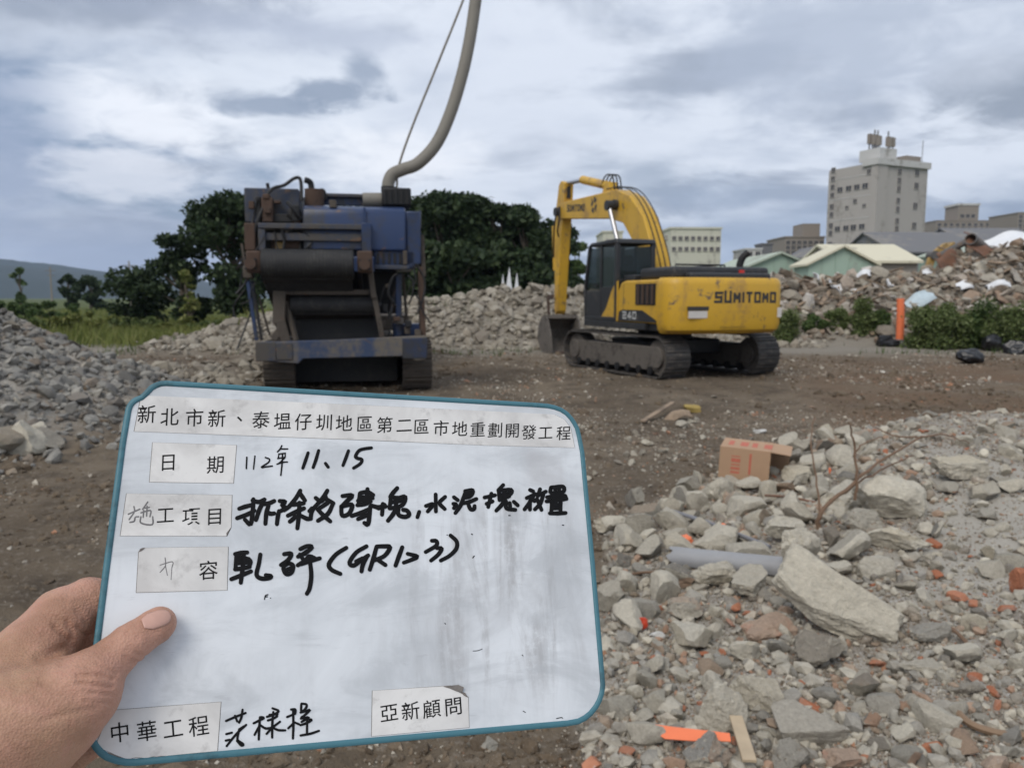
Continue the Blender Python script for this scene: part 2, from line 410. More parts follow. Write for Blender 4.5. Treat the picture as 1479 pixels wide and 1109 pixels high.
me = np_mesh('ground', V, np.concatenate([faces, cap]), ground_mat(), smooth=True)
lay = me.color_attributes.new('zone', 'FLOAT_COLOR', 'POINT')
x, y = V[:, 0], V[:, 1]
lh = cone(x, y, -9.6, 10.2, 5.8, 4.4, 1.0) + cone(x, y, -5.6, 8.3, 1.7, 2.0, .2)
c0 = np.clip(near_mask(x, y) + sm(lh, 0.05, 0.3), 0, 1)*sm(60-np.hypot(x, y), 0, 10)
c1 = np.clip(far_left_grass(x, y) + sm(np.hypot(x, y), 55, 80), 0, 1)
c2 = np.clip(sm(y + 1.5*fbm(x*.4, y*.4, 3), 21, 25) + cone(x, y, -5.8, 14.8, 4, 2, .5), 0, 1)*(1-c1)
cols = np.stack([c0, c1, c2, np.ones_like(c0)], -1).astype(np.float32)
lay.data.foreach_set('color', cols.ravel())
da = me.attributes.new('dust', 'FLOAT', 'POINT'); da.data.foreach_set('value', dusty(x, y).astype(np.float32))
ra = me.attributes.new('red', 'FLOAT', 'POINT')
red = sm(x - 0.30*y, 0.3, 2.5)*sm(y, 7.5, 9.5)*sm(22-y, 0, 6)
ra.data.foreach_set('value', red.astype(np.float32))
tag(link('ground', me), kind='structure')

# ------------------------------------------------------------------ distant hills
def hill(name, az0, az1, dist, prof, col, depth=500):
    n = 90; vs = []; rows = 14
    for j in range(rows):
        for i in range(n+1):
            u = i/n; az = R(az0 + (az1-az0)*u); d = dist + depth*j/(rows-1)
            h = np.interp(u, [p[0] for p in prof], [p[1] for p in prof])
            h *= 0.82 + 0.36*float(fbm(np.array([u*14.0]), np.array([j*0.25]), 40))
            k = math.sin(math.pi*min(1, j/(rows-1)*1.0)*0.5) if j < rows-1 else 1.0
            vs.append((math.sin(az)*d, math.cos(az)*d, -2 + (h+2)*k))
    fs = []
    for j in range(rows-1):
        for i in range(n): a = j*(n+1)+i; fs.append((a, a+1, a+n+2, a+n+1))
    base = len(vs); 
    for i in range(n+1): vs.append((vs[(rows-1)*(n+1)+i][0]*1.1, vs[(rows-1)*(n+1)+i][1]*1.1, -4))
    for i in range(n): a = (rows-1)*(n+1)+i; fs.append((a, a+1, base+i+1, base+i))
    o = link(name, np_mesh(name, np.array(vs), np.array(fs), col, smooth=True)); tag(o, kind='structure'); return o
hm, t, b = new_mat('forested_hill')
v = coords(t); t.links.new(mixc(t, nz(t, v, 0.02, 6, 0.7), (0.016, 0.028, 0.024), (0.034, 0.048, 0.036)), b.inputs['Base Color']); b.inputs['Roughness'].default_value = 1
hill('hills', -48, -22, 1900, [(0, 122), (.25, 116), (.42, 102), (.6, 84), (.75, 62), (.88, 40), (1, 12)], hm)
hill('hills', -46, -16, 2500, [(0, 150), (.3, 128), (.5, 112), (.62, 92), (.8, 62), (1, 8)], hm)
hill('hills', 26, 48, 1600, [(0, 30), (.2, 120), (.4, 175), (.6, 200), (1, 170)], hm)

# ------------------------------------------------------------------ broken concrete and stone
def ico(sub):
    bm = bmesh.new(); bmesh.ops.create_icosphere(bm, subdivisions=sub, radius=1.0)
    v = np.array([p.co for p in bm.verts]); f = np.array([[q.index for q in p.verts] for p in bm.faces]); bm.free(); return v, f
ICO = {k: ico(k) for k in (1, 2, 3, 4, 5)}
def chunk(seed, sub=3, cuts=9, rough=0.05, asp=(1, .8, .6), boxy=0.0):
    """an angular fragment: a ball cut by random planes, then roughened"""
    r = np.random.default_rng(seed); v, f = ICO[sub]; v = v.copy()
    if boxy > 0:
        m = np.abs(v).max(1, keepdims=True); v = v*(1-boxy) + (v/m*0.8)*boxy
    for k in range(cuts):
        n = r.normal(size=3); n /= np.linalg.norm(n); d = r.uniform(0.42, 0.78)
        s = v@n; over_ = s > d; v[over_] -= np.outer(s[over_]-d, n)
    if rough > 0 and sub >= 2:
        off = r.uniform(0, 50, 3)
        for k, (fr, am) in enumerate(((1.7, 1.0), (4.1, 0.55), (9.3, 0.38), (21, 0.22))):
            if sub < 4 and k > 1 or sub < 5 and k > 2: break
            d = np.array([mnoise.noise(Vector(p*fr + off + k*9)) for p in v]); nn = v/np.linalg.norm(v, axis=1, keepdims=True)
            v = v + nn*(d*rough*am)[:, None]
    v *= np.array(asp); v -= (v.max(0)+v.min(0))/2; v /= (v.max(0)-v.min(0)).max()
    return v, f
def ramp(t, fac, stops, interp='LINEAR'):
    n = t.nodes.new('ShaderNodeValToRGB'); n.color_ramp.interpolation = interp
    e = n.color_ramp.elements
    while len(e) < len(stops): e.new(0.5)
    for k, (p, c) in enumerate(stops): e[k].position = p; e[k].color = tuple(c) + (1,)
    t.links.new(fac, n.inputs[0]); return n.outputs[0]
def stone_mat(name, stops, speck=0.5, sc=7.0, bm=0.6, patch=(0.13, 0.11, 0.09), world=False):
    m, t, b = new_mat(name)
    oi = t.nodes.new('ShaderNodeObjectInfo'); ge = t.nodes.new('ShaderNodeNewGeometry')
    r_ = math_(t, 'FRACT', math_(t, 'ADD', oi.outputs['Random'], ge.outputs['Random Per Island']))
    c = ramp(t, r_, stops)
    if world: v = ge.outputs['Position']
    else: v = coords(t)
    n1 = nz(t, v, sc*0.35, 3, 0.65, 0.4); n2 = nz(t, v, sc*2.2, 5, 0.7); n3 = nz(t, v, sc*8, 2, 0.7)
    c = mixc(t, 1.0, c, mixc(t, n2, (0.48, 0.475, 0.46), (1.36, 1.33, 1.26)), 'MULTIPLY')
    c = mixc(t, math_(t, 'MULTIPLY', sstep(t, n1, 0.54, 0.70), speck), c, patch)
    c = mixc(t, math_(t, 'MULTIPLY', sstep(t, n3, 0.60, 0.72), 0.35), c, (0.55, 0.53, 0.49))
    t.links.new(c, b.inputs['Base Color']); b.inputs['Roughness'].default_value = 0.93; b.inputs['Specular IOR Level'].default_value = 0.2
    h = math_(t, 'ADD', math_(t, 'MULTIPLY', n2, 0.7), math_(t, 'MULTIPLY', n3, 0.3))
    bump(t, b, h, bm, 0.35/sc if world else 0.05)
    return m
GREY = [(0, (.36, .335, .285)), (.2, (.48, .445, .38)), (.4, (.28, .268, .248)), (.6, (.54, .50, .42)), (.75, (.23, .22, .20)), (.87, (.33, .27, .21)), (.94, (.38, .24, .17)), (1, (.43, .395, .335))]
LEFT = [(0, (.22, .215, .205)), (.25, (.31, .30, .28)), (.45, (.17, .168, .165)), (.65, (.36, .345, .315)), (.8, (.13, .128, .125)), (.92, (.25, .205, .165)), (1, (.26, .25, .235))]
PALE = [(0, (.57, .53, .45)), (.3, (.48, .45, .39)), (.55, (.61, .57, .485)), (.8, (.42, .39, .335)), (1, (.53, .48, .385))]
TAN = [(0, (.29, .26, .215)), (.3, (.36, .33, .28)), (.55, (.22, .195, .165)), (.8, (.42, .39, .34)), (1, (.27, .235, .19))]
PEB = [(0, (.46, .425, .365)), (.15, (.21, .18, .145)), (.3, (.30, .245, .19)), (.45, (.55, .51, .44)), (.58, (.16, .145, .125)), (.70, (.33, .28, .23)), (.79, (.40, .21, .13)), (.84, (.28, .24, .20)), (1, (.60, .57, .51))]
DEBR = [(0, (.25, .21, .17)), (.25, (.38, .33, .27)), (.4, (.17, .14, .11)), (.55, (.33, .24, .18)), (.7, (.45, .42, .38)), (.8, (.24, .20, .165)), (.9, (.40, .35, .30)), (1, (.62, .60, .58))]
BRK = [(0, (.46, .17, .09)), (.35, (.38, .16, .095)), (.6, (.52, .23, .14)), (.8, (.42, .24, .18)), (1, (.48, .19, .10))]
M = {}
M['grey'] = stone_mat('grey_concrete', GREY, 0.45)
M['pale'] = stone_mat('pale_concrete', PALE, 0.4, 5.0)
M['tan'] = stone_mat('tan_rubble', TAN, 0.4)
M['peb'] = stone_mat('pebbles', PEB, 0.35, 30, 0.5, world=True)
M['greyw'] = stone_mat('grey_rubble', GREY, 0.4, 12, 0.5, world=True)
M['leftw'] = stone_mat('left_heap_rubble', LEFT, 0.4, 9, 0.5, world=True)
M['left'] = stone_mat('left_heap_concrete', LEFT, 0.45)
M['tanw'] = stone_mat('tan_heap_rubble', TAN, 0.4, 6, 0.5, world=True)
M['debrw'] = stone_mat('mixed_debris', DEBR, 0.5, 4, 0.5, patch=(.10, .08, .06), world=True)
M['slabm'] = stone_mat('grey_beige_slab', [(0, (.52, .485, .415)), (1, (.56, .52, .44))], .5, 8, .7, patch=(.25, .22, .18))
M['mortar'] = stone_mat('mortared_brick', [(0, (.36, .27, .21)), (.5, (.40, .30, .235)), (1, (.33, .25, .20))], .6, 6, .5, patch=(.44, .22, .15))
M['brick'] = stone_mat('red_brick', BRK, 0.5, 6, 0.5, patch=(.33, .29, .25))
LOW = [chunk(900+k, 1, 6, 0, (1, r1, r2)) for k, (r1, r2) in enumerate([(.9, .7), (.7, .5), (.8, .6), (.6, .5), (.95, .8), (.7, .35), (.85, .55), (.6, .4)])]
def ico0():
    v, f = ICO[1]; return v, f
def octa(seed):                                                # the smallest pebbles: 8 to 12 faces
    r = np.random.default_rng(seed)
    v = np.array([(1,0,0),(-1,0,0),(0,1,0),(0,-1,0),(0,0,1),(0,0,-1)], float)*r.uniform(.6, 1, (6, 1)) + r.normal(size=(6, 3))*.16
    f = np.array([(0,2,4),(2,1,4),(1,3,4),(3,0,4),(2,0,5),(1,2,5),(3,1,5),(0,3,5)]); v *= np.array([.5, .42, .32]); return v, f
OCT = [octa(k) for k in range(10)]
def rand_rot(n, r, flat=0.6):
    """random rotations, mostly lying on the flat side"""
    a = r.uniform(0, 2*math.pi, n); tx = r.normal(size=n)*flat; ty = r.normal(size=n)*flat
    ca, sa, cx, sx, cy, sy = np.cos(a), np.sin(a), np.cos(tx), np.sin(tx), np.cos(ty), np.sin(ty)
    Z = np.zeros(n); O = np.ones(n)
    rz = np.stack([np.stack([ca, -sa, Z], -1), np.stack([sa, ca, Z], -1), np.stack([Z, Z, O], -1)], 1)
    rx = np.stack([np.stack([O, Z, Z], -1), np.stack([Z, cx, -sx], -1), np.stack([Z, sx, cx], -1)], 1)
    ry = np.stack([np.stack([cy, Z, sy], -1), np.stack([Z, O, Z], -1), np.stack([-sy, Z, cy], -1)], 1)
    return rz@rx@ry
def heap_stuff(name, pos, size, protos, mat, label, cat, flat=0.7, sink=0.15, seed=1):
    r = np.random.default_rng(seed); n = len(pos); ro = rand_rot(n, r, flat); which = r.integers(0, len(protos), n)
    Vs, Fs, b = [], [], 0
    for k, (v, f) in enumerate(protos):
        ii = np.where(which == k)[0]
        if not len(ii): continue
        w = np.einsum('nij,vj->nvi', ro[ii], v)*size[ii][:, None, None]
        w[..., 2] += size[ii][:, None]*sink; w += pos[ii][:, None, :]
        Vs.append(w.reshape(-1, 3)); Fs.append((f[None]+(np.arange(len(ii))*len(v))[:, None, None]).reshape(-1, 3)+b); b += len(ii)*len(v)
    me = np_mesh(name, np.concatenate(Vs), np.concatenate(Fs), mat)
    return tag(link(name, me), label, cat, kind='stuff')
def in_view(x, y, z=0.2, pad=60):
    """roughly the part of the ground that the photograph covers, with a margin for a step to the side"""
    return (np.abs(x) < (0.70*y + 0.9)) & (y > 1.9)

# near rubble, small pieces
r = np.random.default_rng(11)
n = 130000
d = r.uniform(0, 1, n)**1.5*8.5 + 2.0; xx = r.uniform(-0.25, 0.75, n)*d + r.normal(size=n)*0.2
nm = near_mask(xx, d)
k = (r.uniform(size=n) < np.clip(nm*1.1 + 0.12, 0, 1)*(1-.55*dusty(xx, d))) & in_view(xx, d)
xx, d = xx[k], d[k]
size = np.clip(0.011*np.exp(r.normal(size=len(xx))*0.55), 0.005, 0.05)*(0.72+0.09*d)
heap_stuff('gravel', np.stack([xx, d, terrain(xx, d)], -1), size, OCT, M['peb'], 'small grey and reddish gravel covering the near rubble', 'gravel', seed=3)
n = 9000
d = r.uniform(0, 1, n)**1.25*8.0 + 2.1; xx = r.uniform(-0.1, 0.72, n)*d + 0.15
k = (r.uniform(size=n) < near_mask(xx, d)**1.5*(1-0.8*sm(xx-0.50*d, 0.0, 0.5)*sm(d, 3, 3.6))) & in_view(xx, d)
xx, d = xx[k], d[k]
size = np.clip(0.035*np.exp(r.normal(size=len(xx))*0.45), 0.02, 0.09)*(0.8+0.07*d)
heap_stuff('rubble_fragments', np.stack([xx, d, terrain(xx, d)], -1), size, LOW, M['greyw'], 'fist sized broken concrete and stone strewn over the near rubble', 'rubble', seed=4, sink=0.2)
# loose stones trodden into the earth
n = 60000
d = r.uniform(0, 1, n)**1.5*20 + 2.2; xx = r.uniform(-0.72, 0.72, n)*d
clump = fbm(xx*.6, d*.6, 77)
k = (r.uniform(size=n) < sm(clump, 0.40, 0.60)*0.95+0.06) & in_view(xx, d) & (near_mask(xx, d) < .6)
xx, d = xx[k], d[k]
size = np.clip(0.020*np.exp(r.normal(size=len(xx))*0.65), 0.007, 0.13)*(0.65+0.05*d)
heap_stuff('loose_stones', np.stack([xx, d, terrain(xx, d)], -1), size, OCT, M['peb'], 'loose small stones pressed into the brown earth yard', 'stones', seed=5, sink=0.05)
# churned earth: clods
M['clod'] = stone_mat('earth_clods', [(0, (.12, .09, .063)), (.4, (.17, .132, .095)), (.7, (.09, .067, .047)), (1, (.20, .16, .12))], .4, 20, .5, patch=(.07, .05, .036), world=True)
n = 30000
d = r.uniform(0, 1, n)**1.4*21 + 2.2; xx = r.uniform(-0.72, 0.72, n)*d; clump = fbm(xx*.5+9, d*.5, 87)
k = (r.uniform(size=n) < sm(clump, 0.40, 0.60)*0.9+0.1) & in_view(xx, d) & (near_mask(xx, d) < .5)
xx, d = xx[k], d[k]
size = np.clip(0.030*np.exp(r.normal(size=len(xx))*0.55), 0.012, 0.16)*(0.7+0.05*d)
heap_stuff('earth_clods', np.stack([xx, d, terrain(xx, d)], -1), size, LOW, M['clod'], 'brown earth clods of the churned yard', 'earth', seed=15, sink=0.0)
# left heap
n = 20000
xx = r.uniform(-13, -2.6, n); d = r.uniform(5.0, 16, n)
hh = cone(xx, d, -9.6, 10.2, 5.7, 4.3, 1.0) + cone(xx, d, -5.6, 8.3, 1.7, 2.0, .25)
k = (r.uniform(size=n) < sm(hh, 0.0, 0.22)) & in_view(xx, d)
xx, d = xx[k], d[k]
size = np.clip(0.075*np.exp(r.normal(size=len(xx))*0.5), 0.03, 0.24)
heap_stuff('crushed_stone', np.stack([xx, d, terrain(xx, d)], -1), size, LOW, M['leftw'], 'grey crushed concrete covering the heap at the left', 'rubble', seed=6)
# low scatter in front of and behind the crusher, and the long tan heap
n = 26000
xx = r.uniform(-14, 10.5, n); d = r.uniform(13, 29.5, n)
hh = ridge(xx, d, [(-12, 25, 0), (-10, 25, 0.5), (-8, 25.5, 1.15), (-5, 26, 1.4), (-1, 27.5, 2.0), (3, 28, 1.85), (7, 28, 1.7), (9, 29, 1.5)], 4.2, 3.0) + cone(xx, d, -5.6, 14.6, 3.2, 1.9, .32) + 0.05*sm(fbm(xx*.5, d*.5, 51), .58, .68)*(xx < -2)
k = (r.uniform(size=n) < sm(hh, 0.02, 0.5)) & in_view(xx, d)
xx, d = xx[k], d[k]
size = np.clip(0.15*np.exp(r.normal(size=len(xx))*0.5), 0.06, 0.5)
heap_stuff('rubble_heap', np.stack([xx, d, terrain(xx, d)], -1), size, LOW, M['tanw'], 'long tan heap of broken concrete behind the machines', 'rubble', seed=7)
# right debris heap
n = 13000
xx = r.uniform(8, 26, n); d = r.uniform(24, 34, n)
hh = ridge(xx, d, [(7, 32, 0), (9.5, 32, 1.35), (12, 32, 1.45), (15.5, 32, 1.7), (17.6, 31, 2.6), (20, 31, 3.0), (30, 31, 2.9)], 6.6, 5.0)
k = (r.uniform(size=n) < sm(hh, 0.05, 0.5)) & in_view(xx, d)
xx, d = xx[k], d[k]
size = np.clip(0.20*np.exp(r.normal(size=len(xx))*0.55), 0.07, 0.75)
SH = [(v*np.array([1, s1, s2]), f) for (v, f), (s1, s2) in zip(LOW, [(1, 1), (.5, .35), (.8, .25), (.3, .3), (1, .8), (.25, .5), (.9, .3), (.4, .4)])]
heap_stuff('debris_heap', np.stack([xx, d, terrain(xx, d)], -1), size, SH, M['debrw'], 'tall heap of mixed demolition debris at the right', 'debris', seed=8, flat=0.9, sink=0.25)

# single pieces that show large
ROCKS = {}
def rock_mesh(key, mat, **kw):
    if key not in ROCKS:
        v, f = chunk(**kw); me = np_mesh('chunk', v, f, mat, smooth=True); me.set_sharp_from_angle(angle=R(28)); ROCKS[key] = me
    return ROCKS[key]
MED = [rock_mesh(('g', k), M['grey'], seed=100+k, sub=3, cuts=11, rough=0.10, asp=(1, random.Random(k).uniform(.65, .95), random.Random(k+50).uniform(.45, .75)), boxy=.5*(k % 3 == 0)) for k in range(12)]
MEDP = [rock_mesh(('p', k), M['pale'], seed=150+k, sub=3, cuts=10, rough=0.11, asp=(1, random.Random(k).uniform(.6, .9), random.Random(k+50).uniform(.5, .7)), boxy=.4*(k % 2)) for k in range(8)]
MEDL = [rock_mesh(('l', k), M['left'], seed=100+k, sub=3, cuts=11, rough=0.10, asp=(1, random.Random(k).uniform(.65, .95), random.Random(k+50).uniform(.45, .75)), boxy=.5*(k % 3 == 0)) for k in range(12)]
MEDT = [rock_mesh(('t', k), M['tan'], seed=180+k, sub=2, cuts=10, rough=0.10, asp=(1, random.Random(k).uniform(.6, .95), random.Random(k+50).uniform(.35, .7)), boxy=.5*(k % 2)) for k in range(8)]
MEDB = [rock_mesh(('b', k), M['brick'], seed=220+k, sub=3, cuts=5, rough=0.06, asp=(1, .55, .35), boxy=.9) for k in range(5)]
def place(me, name, x, y, s, label, cat, group=None, rot=None, rz=None, lift=0.22, rnd=random, scale=None, z=None):
    o = link(name, me)
    o.location = (x, y, (terrain1(x, y) if z is None else z) + s*lift)
    o.rotation_euler = rot if rot else (rnd.gauss(0, .35), rnd.gauss(0, .35), rnd.uniform(0, 6.28) if rz is None else rz)
    o.scale = (s,)*3 if scale is None else scale
    return tag(o, label, cat, group)
def spot(px, py):
    """where the line of sight through a pixel meets the terrain"""
    z = 0.1
    for _ in range(12):
        p = on_z(px, py, z); z = 0.5*z + 0.5*terrain1(p.x, p.y)
    return p
taken = []
def near_rock(px, py, wpx, label, mat='pale', sub=4, cuts=10, rough=.1, asp=(1, .7, .55), rot=(0, 0, 0), boxy=0.3, seed=1, lift=.25, name='concrete_chunk', cat='rubble'):
    p = spot(px, py); s = wpx*p.y/FPX
    v, f = chunk(seed, 5 if (sub == 4 and wpx > 55) else sub, cuts, rough*1.35, asp, boxy); me = np_mesh('chunk', v, f, M[mat], smooth=True); me.set_sharp_from_angle(angle=R(24))
    o = link(name, me); dy = s*asp[1]*0.4
    x, y = p.x*(p.y+dy)/p.y, p.y+dy
    o.location = (x, y, terrain1(x, y)+s*lift*asp[2]/.55*1.0); o.scale = (s,)*3; o.rotation_euler = rot
    taken.append((x, y, s*.45)); return tag(o, label, cat)
near_rock(1206, 935, 200, 'largest pale concrete slab tilted on the near rubble', mat='slabm', asp=(1, .58, .36), rot=(R(36), R(24), R(-42)), boxy=.75, cuts=6, seed=3, sub=5, rough=.07, lift=.42)
near_rock(1150, 850, 85, 'cream stone wedge leaning behind the largest slab', asp=(.8, .6, 1), rot=(R(10), R(-18), R(20)), seed=5, lift=.3)
near_rock(1285, 755, 104, 'rounded tan boulder beside the dry branch', asp=(1, .75, .68), cuts=7, boxy=.1, rough=.07, seed=8)
near_rock(1297, 803, 100, 'long pale concrete lump in front of the rounded boulder', asp=(1, .5, .42), rot=(0, R(6), R(-8)), seed=13)
near_rock(1384, 695, 74, 'flat topped pale block alone on the gravel at far right', asp=(1, .6, .48), boxy=.85, cuts=3, seed=17, rot=(R(4), 0, R(10)))
near_rock(1212, 740, 80, 'pale slab lying under the dry branch', asp=(1, .7, .4), boxy=.6, seed=19, rot=(R(16), R(-8), R(25)))
near_rock(1242, 775, 56, 'smooth blue grey cobble below the rounded boulder', mat='grey', asp=(1, .8, .6), cuts=4, boxy=0, seed=23)
near_rock(1200, 792, 32, 'dark mossy round stone at the branch foot', mat='tan', asp=(.9, .8, 1), cuts=4, boxy=0, seed=29)
near_rock(974, 850, 62, 'grey square edged block left of the pale twin lumps', mat='grey', asp=(1, .7, .62), boxy=.8, cuts=4, seed=31, rot=(R(8), 0, R(-12)))
near_rock(1030, 852, 72, 'mottled cream lump beside the grey square block', asp=(1, .7, .66), seed=37)
near_rock(1080, 868, 58, 'pale rounded lump right of the mottled lump', asp=(1, .8, .7), seed=41)
near_rock(990, 900, 60, 'small knobbly grey chunk below the square block', mat='grey', seed=43)
near_rock(1075, 955, 55, 'pale hollow shell shaped fragment under the brick slab', asp=(1, .6, .6), seed=47)
near_rock(1108, 925, 78, 'mortared brick slab lying flat beside the largest slab', mat='mortar', asp=(1, .6, .3), boxy=.85, cuts=3, seed=53, rot=(R(10), R(-6), R(10)))
near_rock(1092, 1030, 76, 'cream jagged rock behind the orange strip', asp=(1, .8, .7), rot=(0, R(25), 0), seed=59)
near_rock(1042, 1058, 74, 'cream rough cube of concrete above the orange strip', asp=(1, .85, .85), boxy=.6, seed=61)
near_rock(1163, 1078, 112, 'flat grey pink concrete slab at the bottom edge', mat='tan', asp=(1, .55, .38), boxy=.9, cuts=3, rough=.05, seed=67, rot=(R(18), 0, R(4)))
near_rock(1022, 1122, 84, 'rounded grey boulder cut by the bottom edge', mat='grey', asp=(1, .8, .7), cuts=6, boxy=.1, seed=71)
near_rock(1142, 1118, 62, 'dark grey angular rock at the bottom edge', mat='grey', asp=(1, .8, .7), seed=73)
near_rock(1185, 970, 84, 'brown grey lump below the largest slab', mat='tan', asp=(1, .8, .62), seed=79)
near_rock(898, 820, 40, 'dark grey broken block by the board edge', mat='grey', boxy=.6, seed=83)
near_rock(882, 885, 46, 'dark slate coloured wedge touching the board edge', mat='grey', asp=(.8, .7, 1), cuts=8, seed=89)
near_rock(917, 735, 34, 'blue grey upright stone at the left tip of the rubble', mat='grey', asp=(.7, .6, 1), seed=97)
near_rock(923, 775, 46, 'grey squarish stone left of the plastic pipe', mat='grey', asp=(1, .8, .8), boxy=.4, seed=101)
near_rock(882, 770, 50, 'pale pink lump at the left end of the rubble', mat='pale', seed=103)
near_rock(1150, 702, 44, 'bright cream lump right of the cardboard box', asp=(1, .8, .55), seed=107)
near_rock(1080, 712, 40, 'cream lump wedged under the cardboard box', asp=(1, .7, .6), seed=109)
near_rock(1130, 790, 60, 'cream rugged lump between the box and the slab', asp=(1, .8, .75), seed=113)
near_rock(1262, 838, 52, 'pale cube with ochre stain beside the largest slab', asp=(1, .8, .6), boxy=.8, cuts=4, seed=127)
near_rock(1345, 930, 70, 'long grey lump on the dark gravel', mat='grey', asp=(1, .45, .4), seed=131, rot=(0, 0, R(10)))
near_rock(1330, 980, 74, 'pale flat fragment below the long grey lump', asp=(1, .5, .3), boxy=.4, seed=137)
near_rock(1392, 1010, 56, 'rusty brown flat stone at the lower right', mat='tan', asp=(1, .7, .4), seed=139)
near_rock(1255, 1060, 36, 'grey upright pebble near the bottom edge', mat='grey', asp=(.8, .7, 1), seed=149)
near_rock(1470, 860, 44, 'red brick lump at the right edge of the picture', mat='brick', asp=(.8, .7, 1), seed=151, name='brick_piece', cat='brick')
near_rock(1215, 1115, 60, 'brown brick half at the bottom edge', mat='mortar', asp=(1, .7, .4), boxy=.9, cuts=2, seed=157, name='brick_piece', cat='brick')
near_rock(1345, 1090, 36, 'pink brick wedge near the bottom right', mat='brick', asp=(1, .7, .5), seed=163, name='brick_piece', cat='brick')
near_rock(60, 655, 58, 'large pale tan boulder at the foot of the left heap', mat='tan', asp=(1, .7, .7), seed=167, sub=3)
near_rock(28, 610, 66, 'cream slab leaning on the left heap', mat='pale', asp=(1, .5, .75), boxy=.6, cuts=5, seed=173, sub=3)
near_rock(55, 595, 40, 'pale upright wedge high on the left heap foot', mat='pale', asp=(.8, .5, 1), seed=179, sub=3)
near_rock(8, 660, 60, 'brown boulder cut by the left edge of the picture', mat='tan', asp=(1, .8, .8), seed=181, sub=3)
rn = random.Random(5)
def free(x, y, s): return all((x-a)**2+(y-b)**2 > (s*.5+c)**2 for a, b, c in taken)
PEND = []                                                   # every larger piece: those that show largest become things, the rest join their heap
def pix(x, y, z):
    v = CM.transposed() @ Vector((x, y, z-CAM_H)); return CX+v.x/-v.z*FPX, CY-v.y/-v.z*FPX
def fill(n, sampler, sizes, meshes, name, col_, zone, keep=lambda x, y: True, crowd=True):
    k = 0; tries = 0
    while k < n and tries < n*60:
        tries += 1; x, y = sampler(); s = sizes(y)
        if not keep(x, y) or (crowd and not free(x, y, s)): continue
        PEND.append((s*FPX/y, name, col_, zone, rn.choice(meshes), (x, y, terrain1(x, y)+s*.22), (rn.gauss(0, .35), rn.gauss(0, .35), rn.uniform(0, 6.28)), s))
        if crowd: taken.append((x, y, s*.38))
        k += 1
LAND = [('cardboard box', 1078, 670), ('largest slab', 1205, 860), ('rounded boulder', 1285, 725), ('grey plastic pipe', 1050, 815), ('orange strip', 995, 1058), ('dry branch foot', 1185, 755), ('flat topped block', 1384, 680), ('brick slab', 1108, 912), ('long grey lump', 1345, 920), ('red plastic bit', 928, 900), ('bottom edge slab', 1163, 1055), ('grey metal rod', 1030, 775)]
def near_label(px, py, big_, what):
    nm, lx, ly = min(LAND, key=lambda l: (l[1]-px)**2+(l[2]-py)**2); dx, dy = px-lx, py-ly
    side = ('right of' if dx > 0 else 'left of') if abs(dx) > abs(dy) else ('below' if dy > 0 else 'above')
    diag = '' if min(abs(dx), abs(dy)) < .45*max(abs(dx), abs(dy)) else ((', lower down' if dy > 0 else ', higher up') if abs(dx) > abs(dy) else (', towards the right' if dx > 0 else ', towards the left'))
    return '%s %s lying %s%s the %s' % (big_, what, side, diag, nm) if not diag else '%s %s lying %s the %s%s' % (big_, what, side, nm, diag)
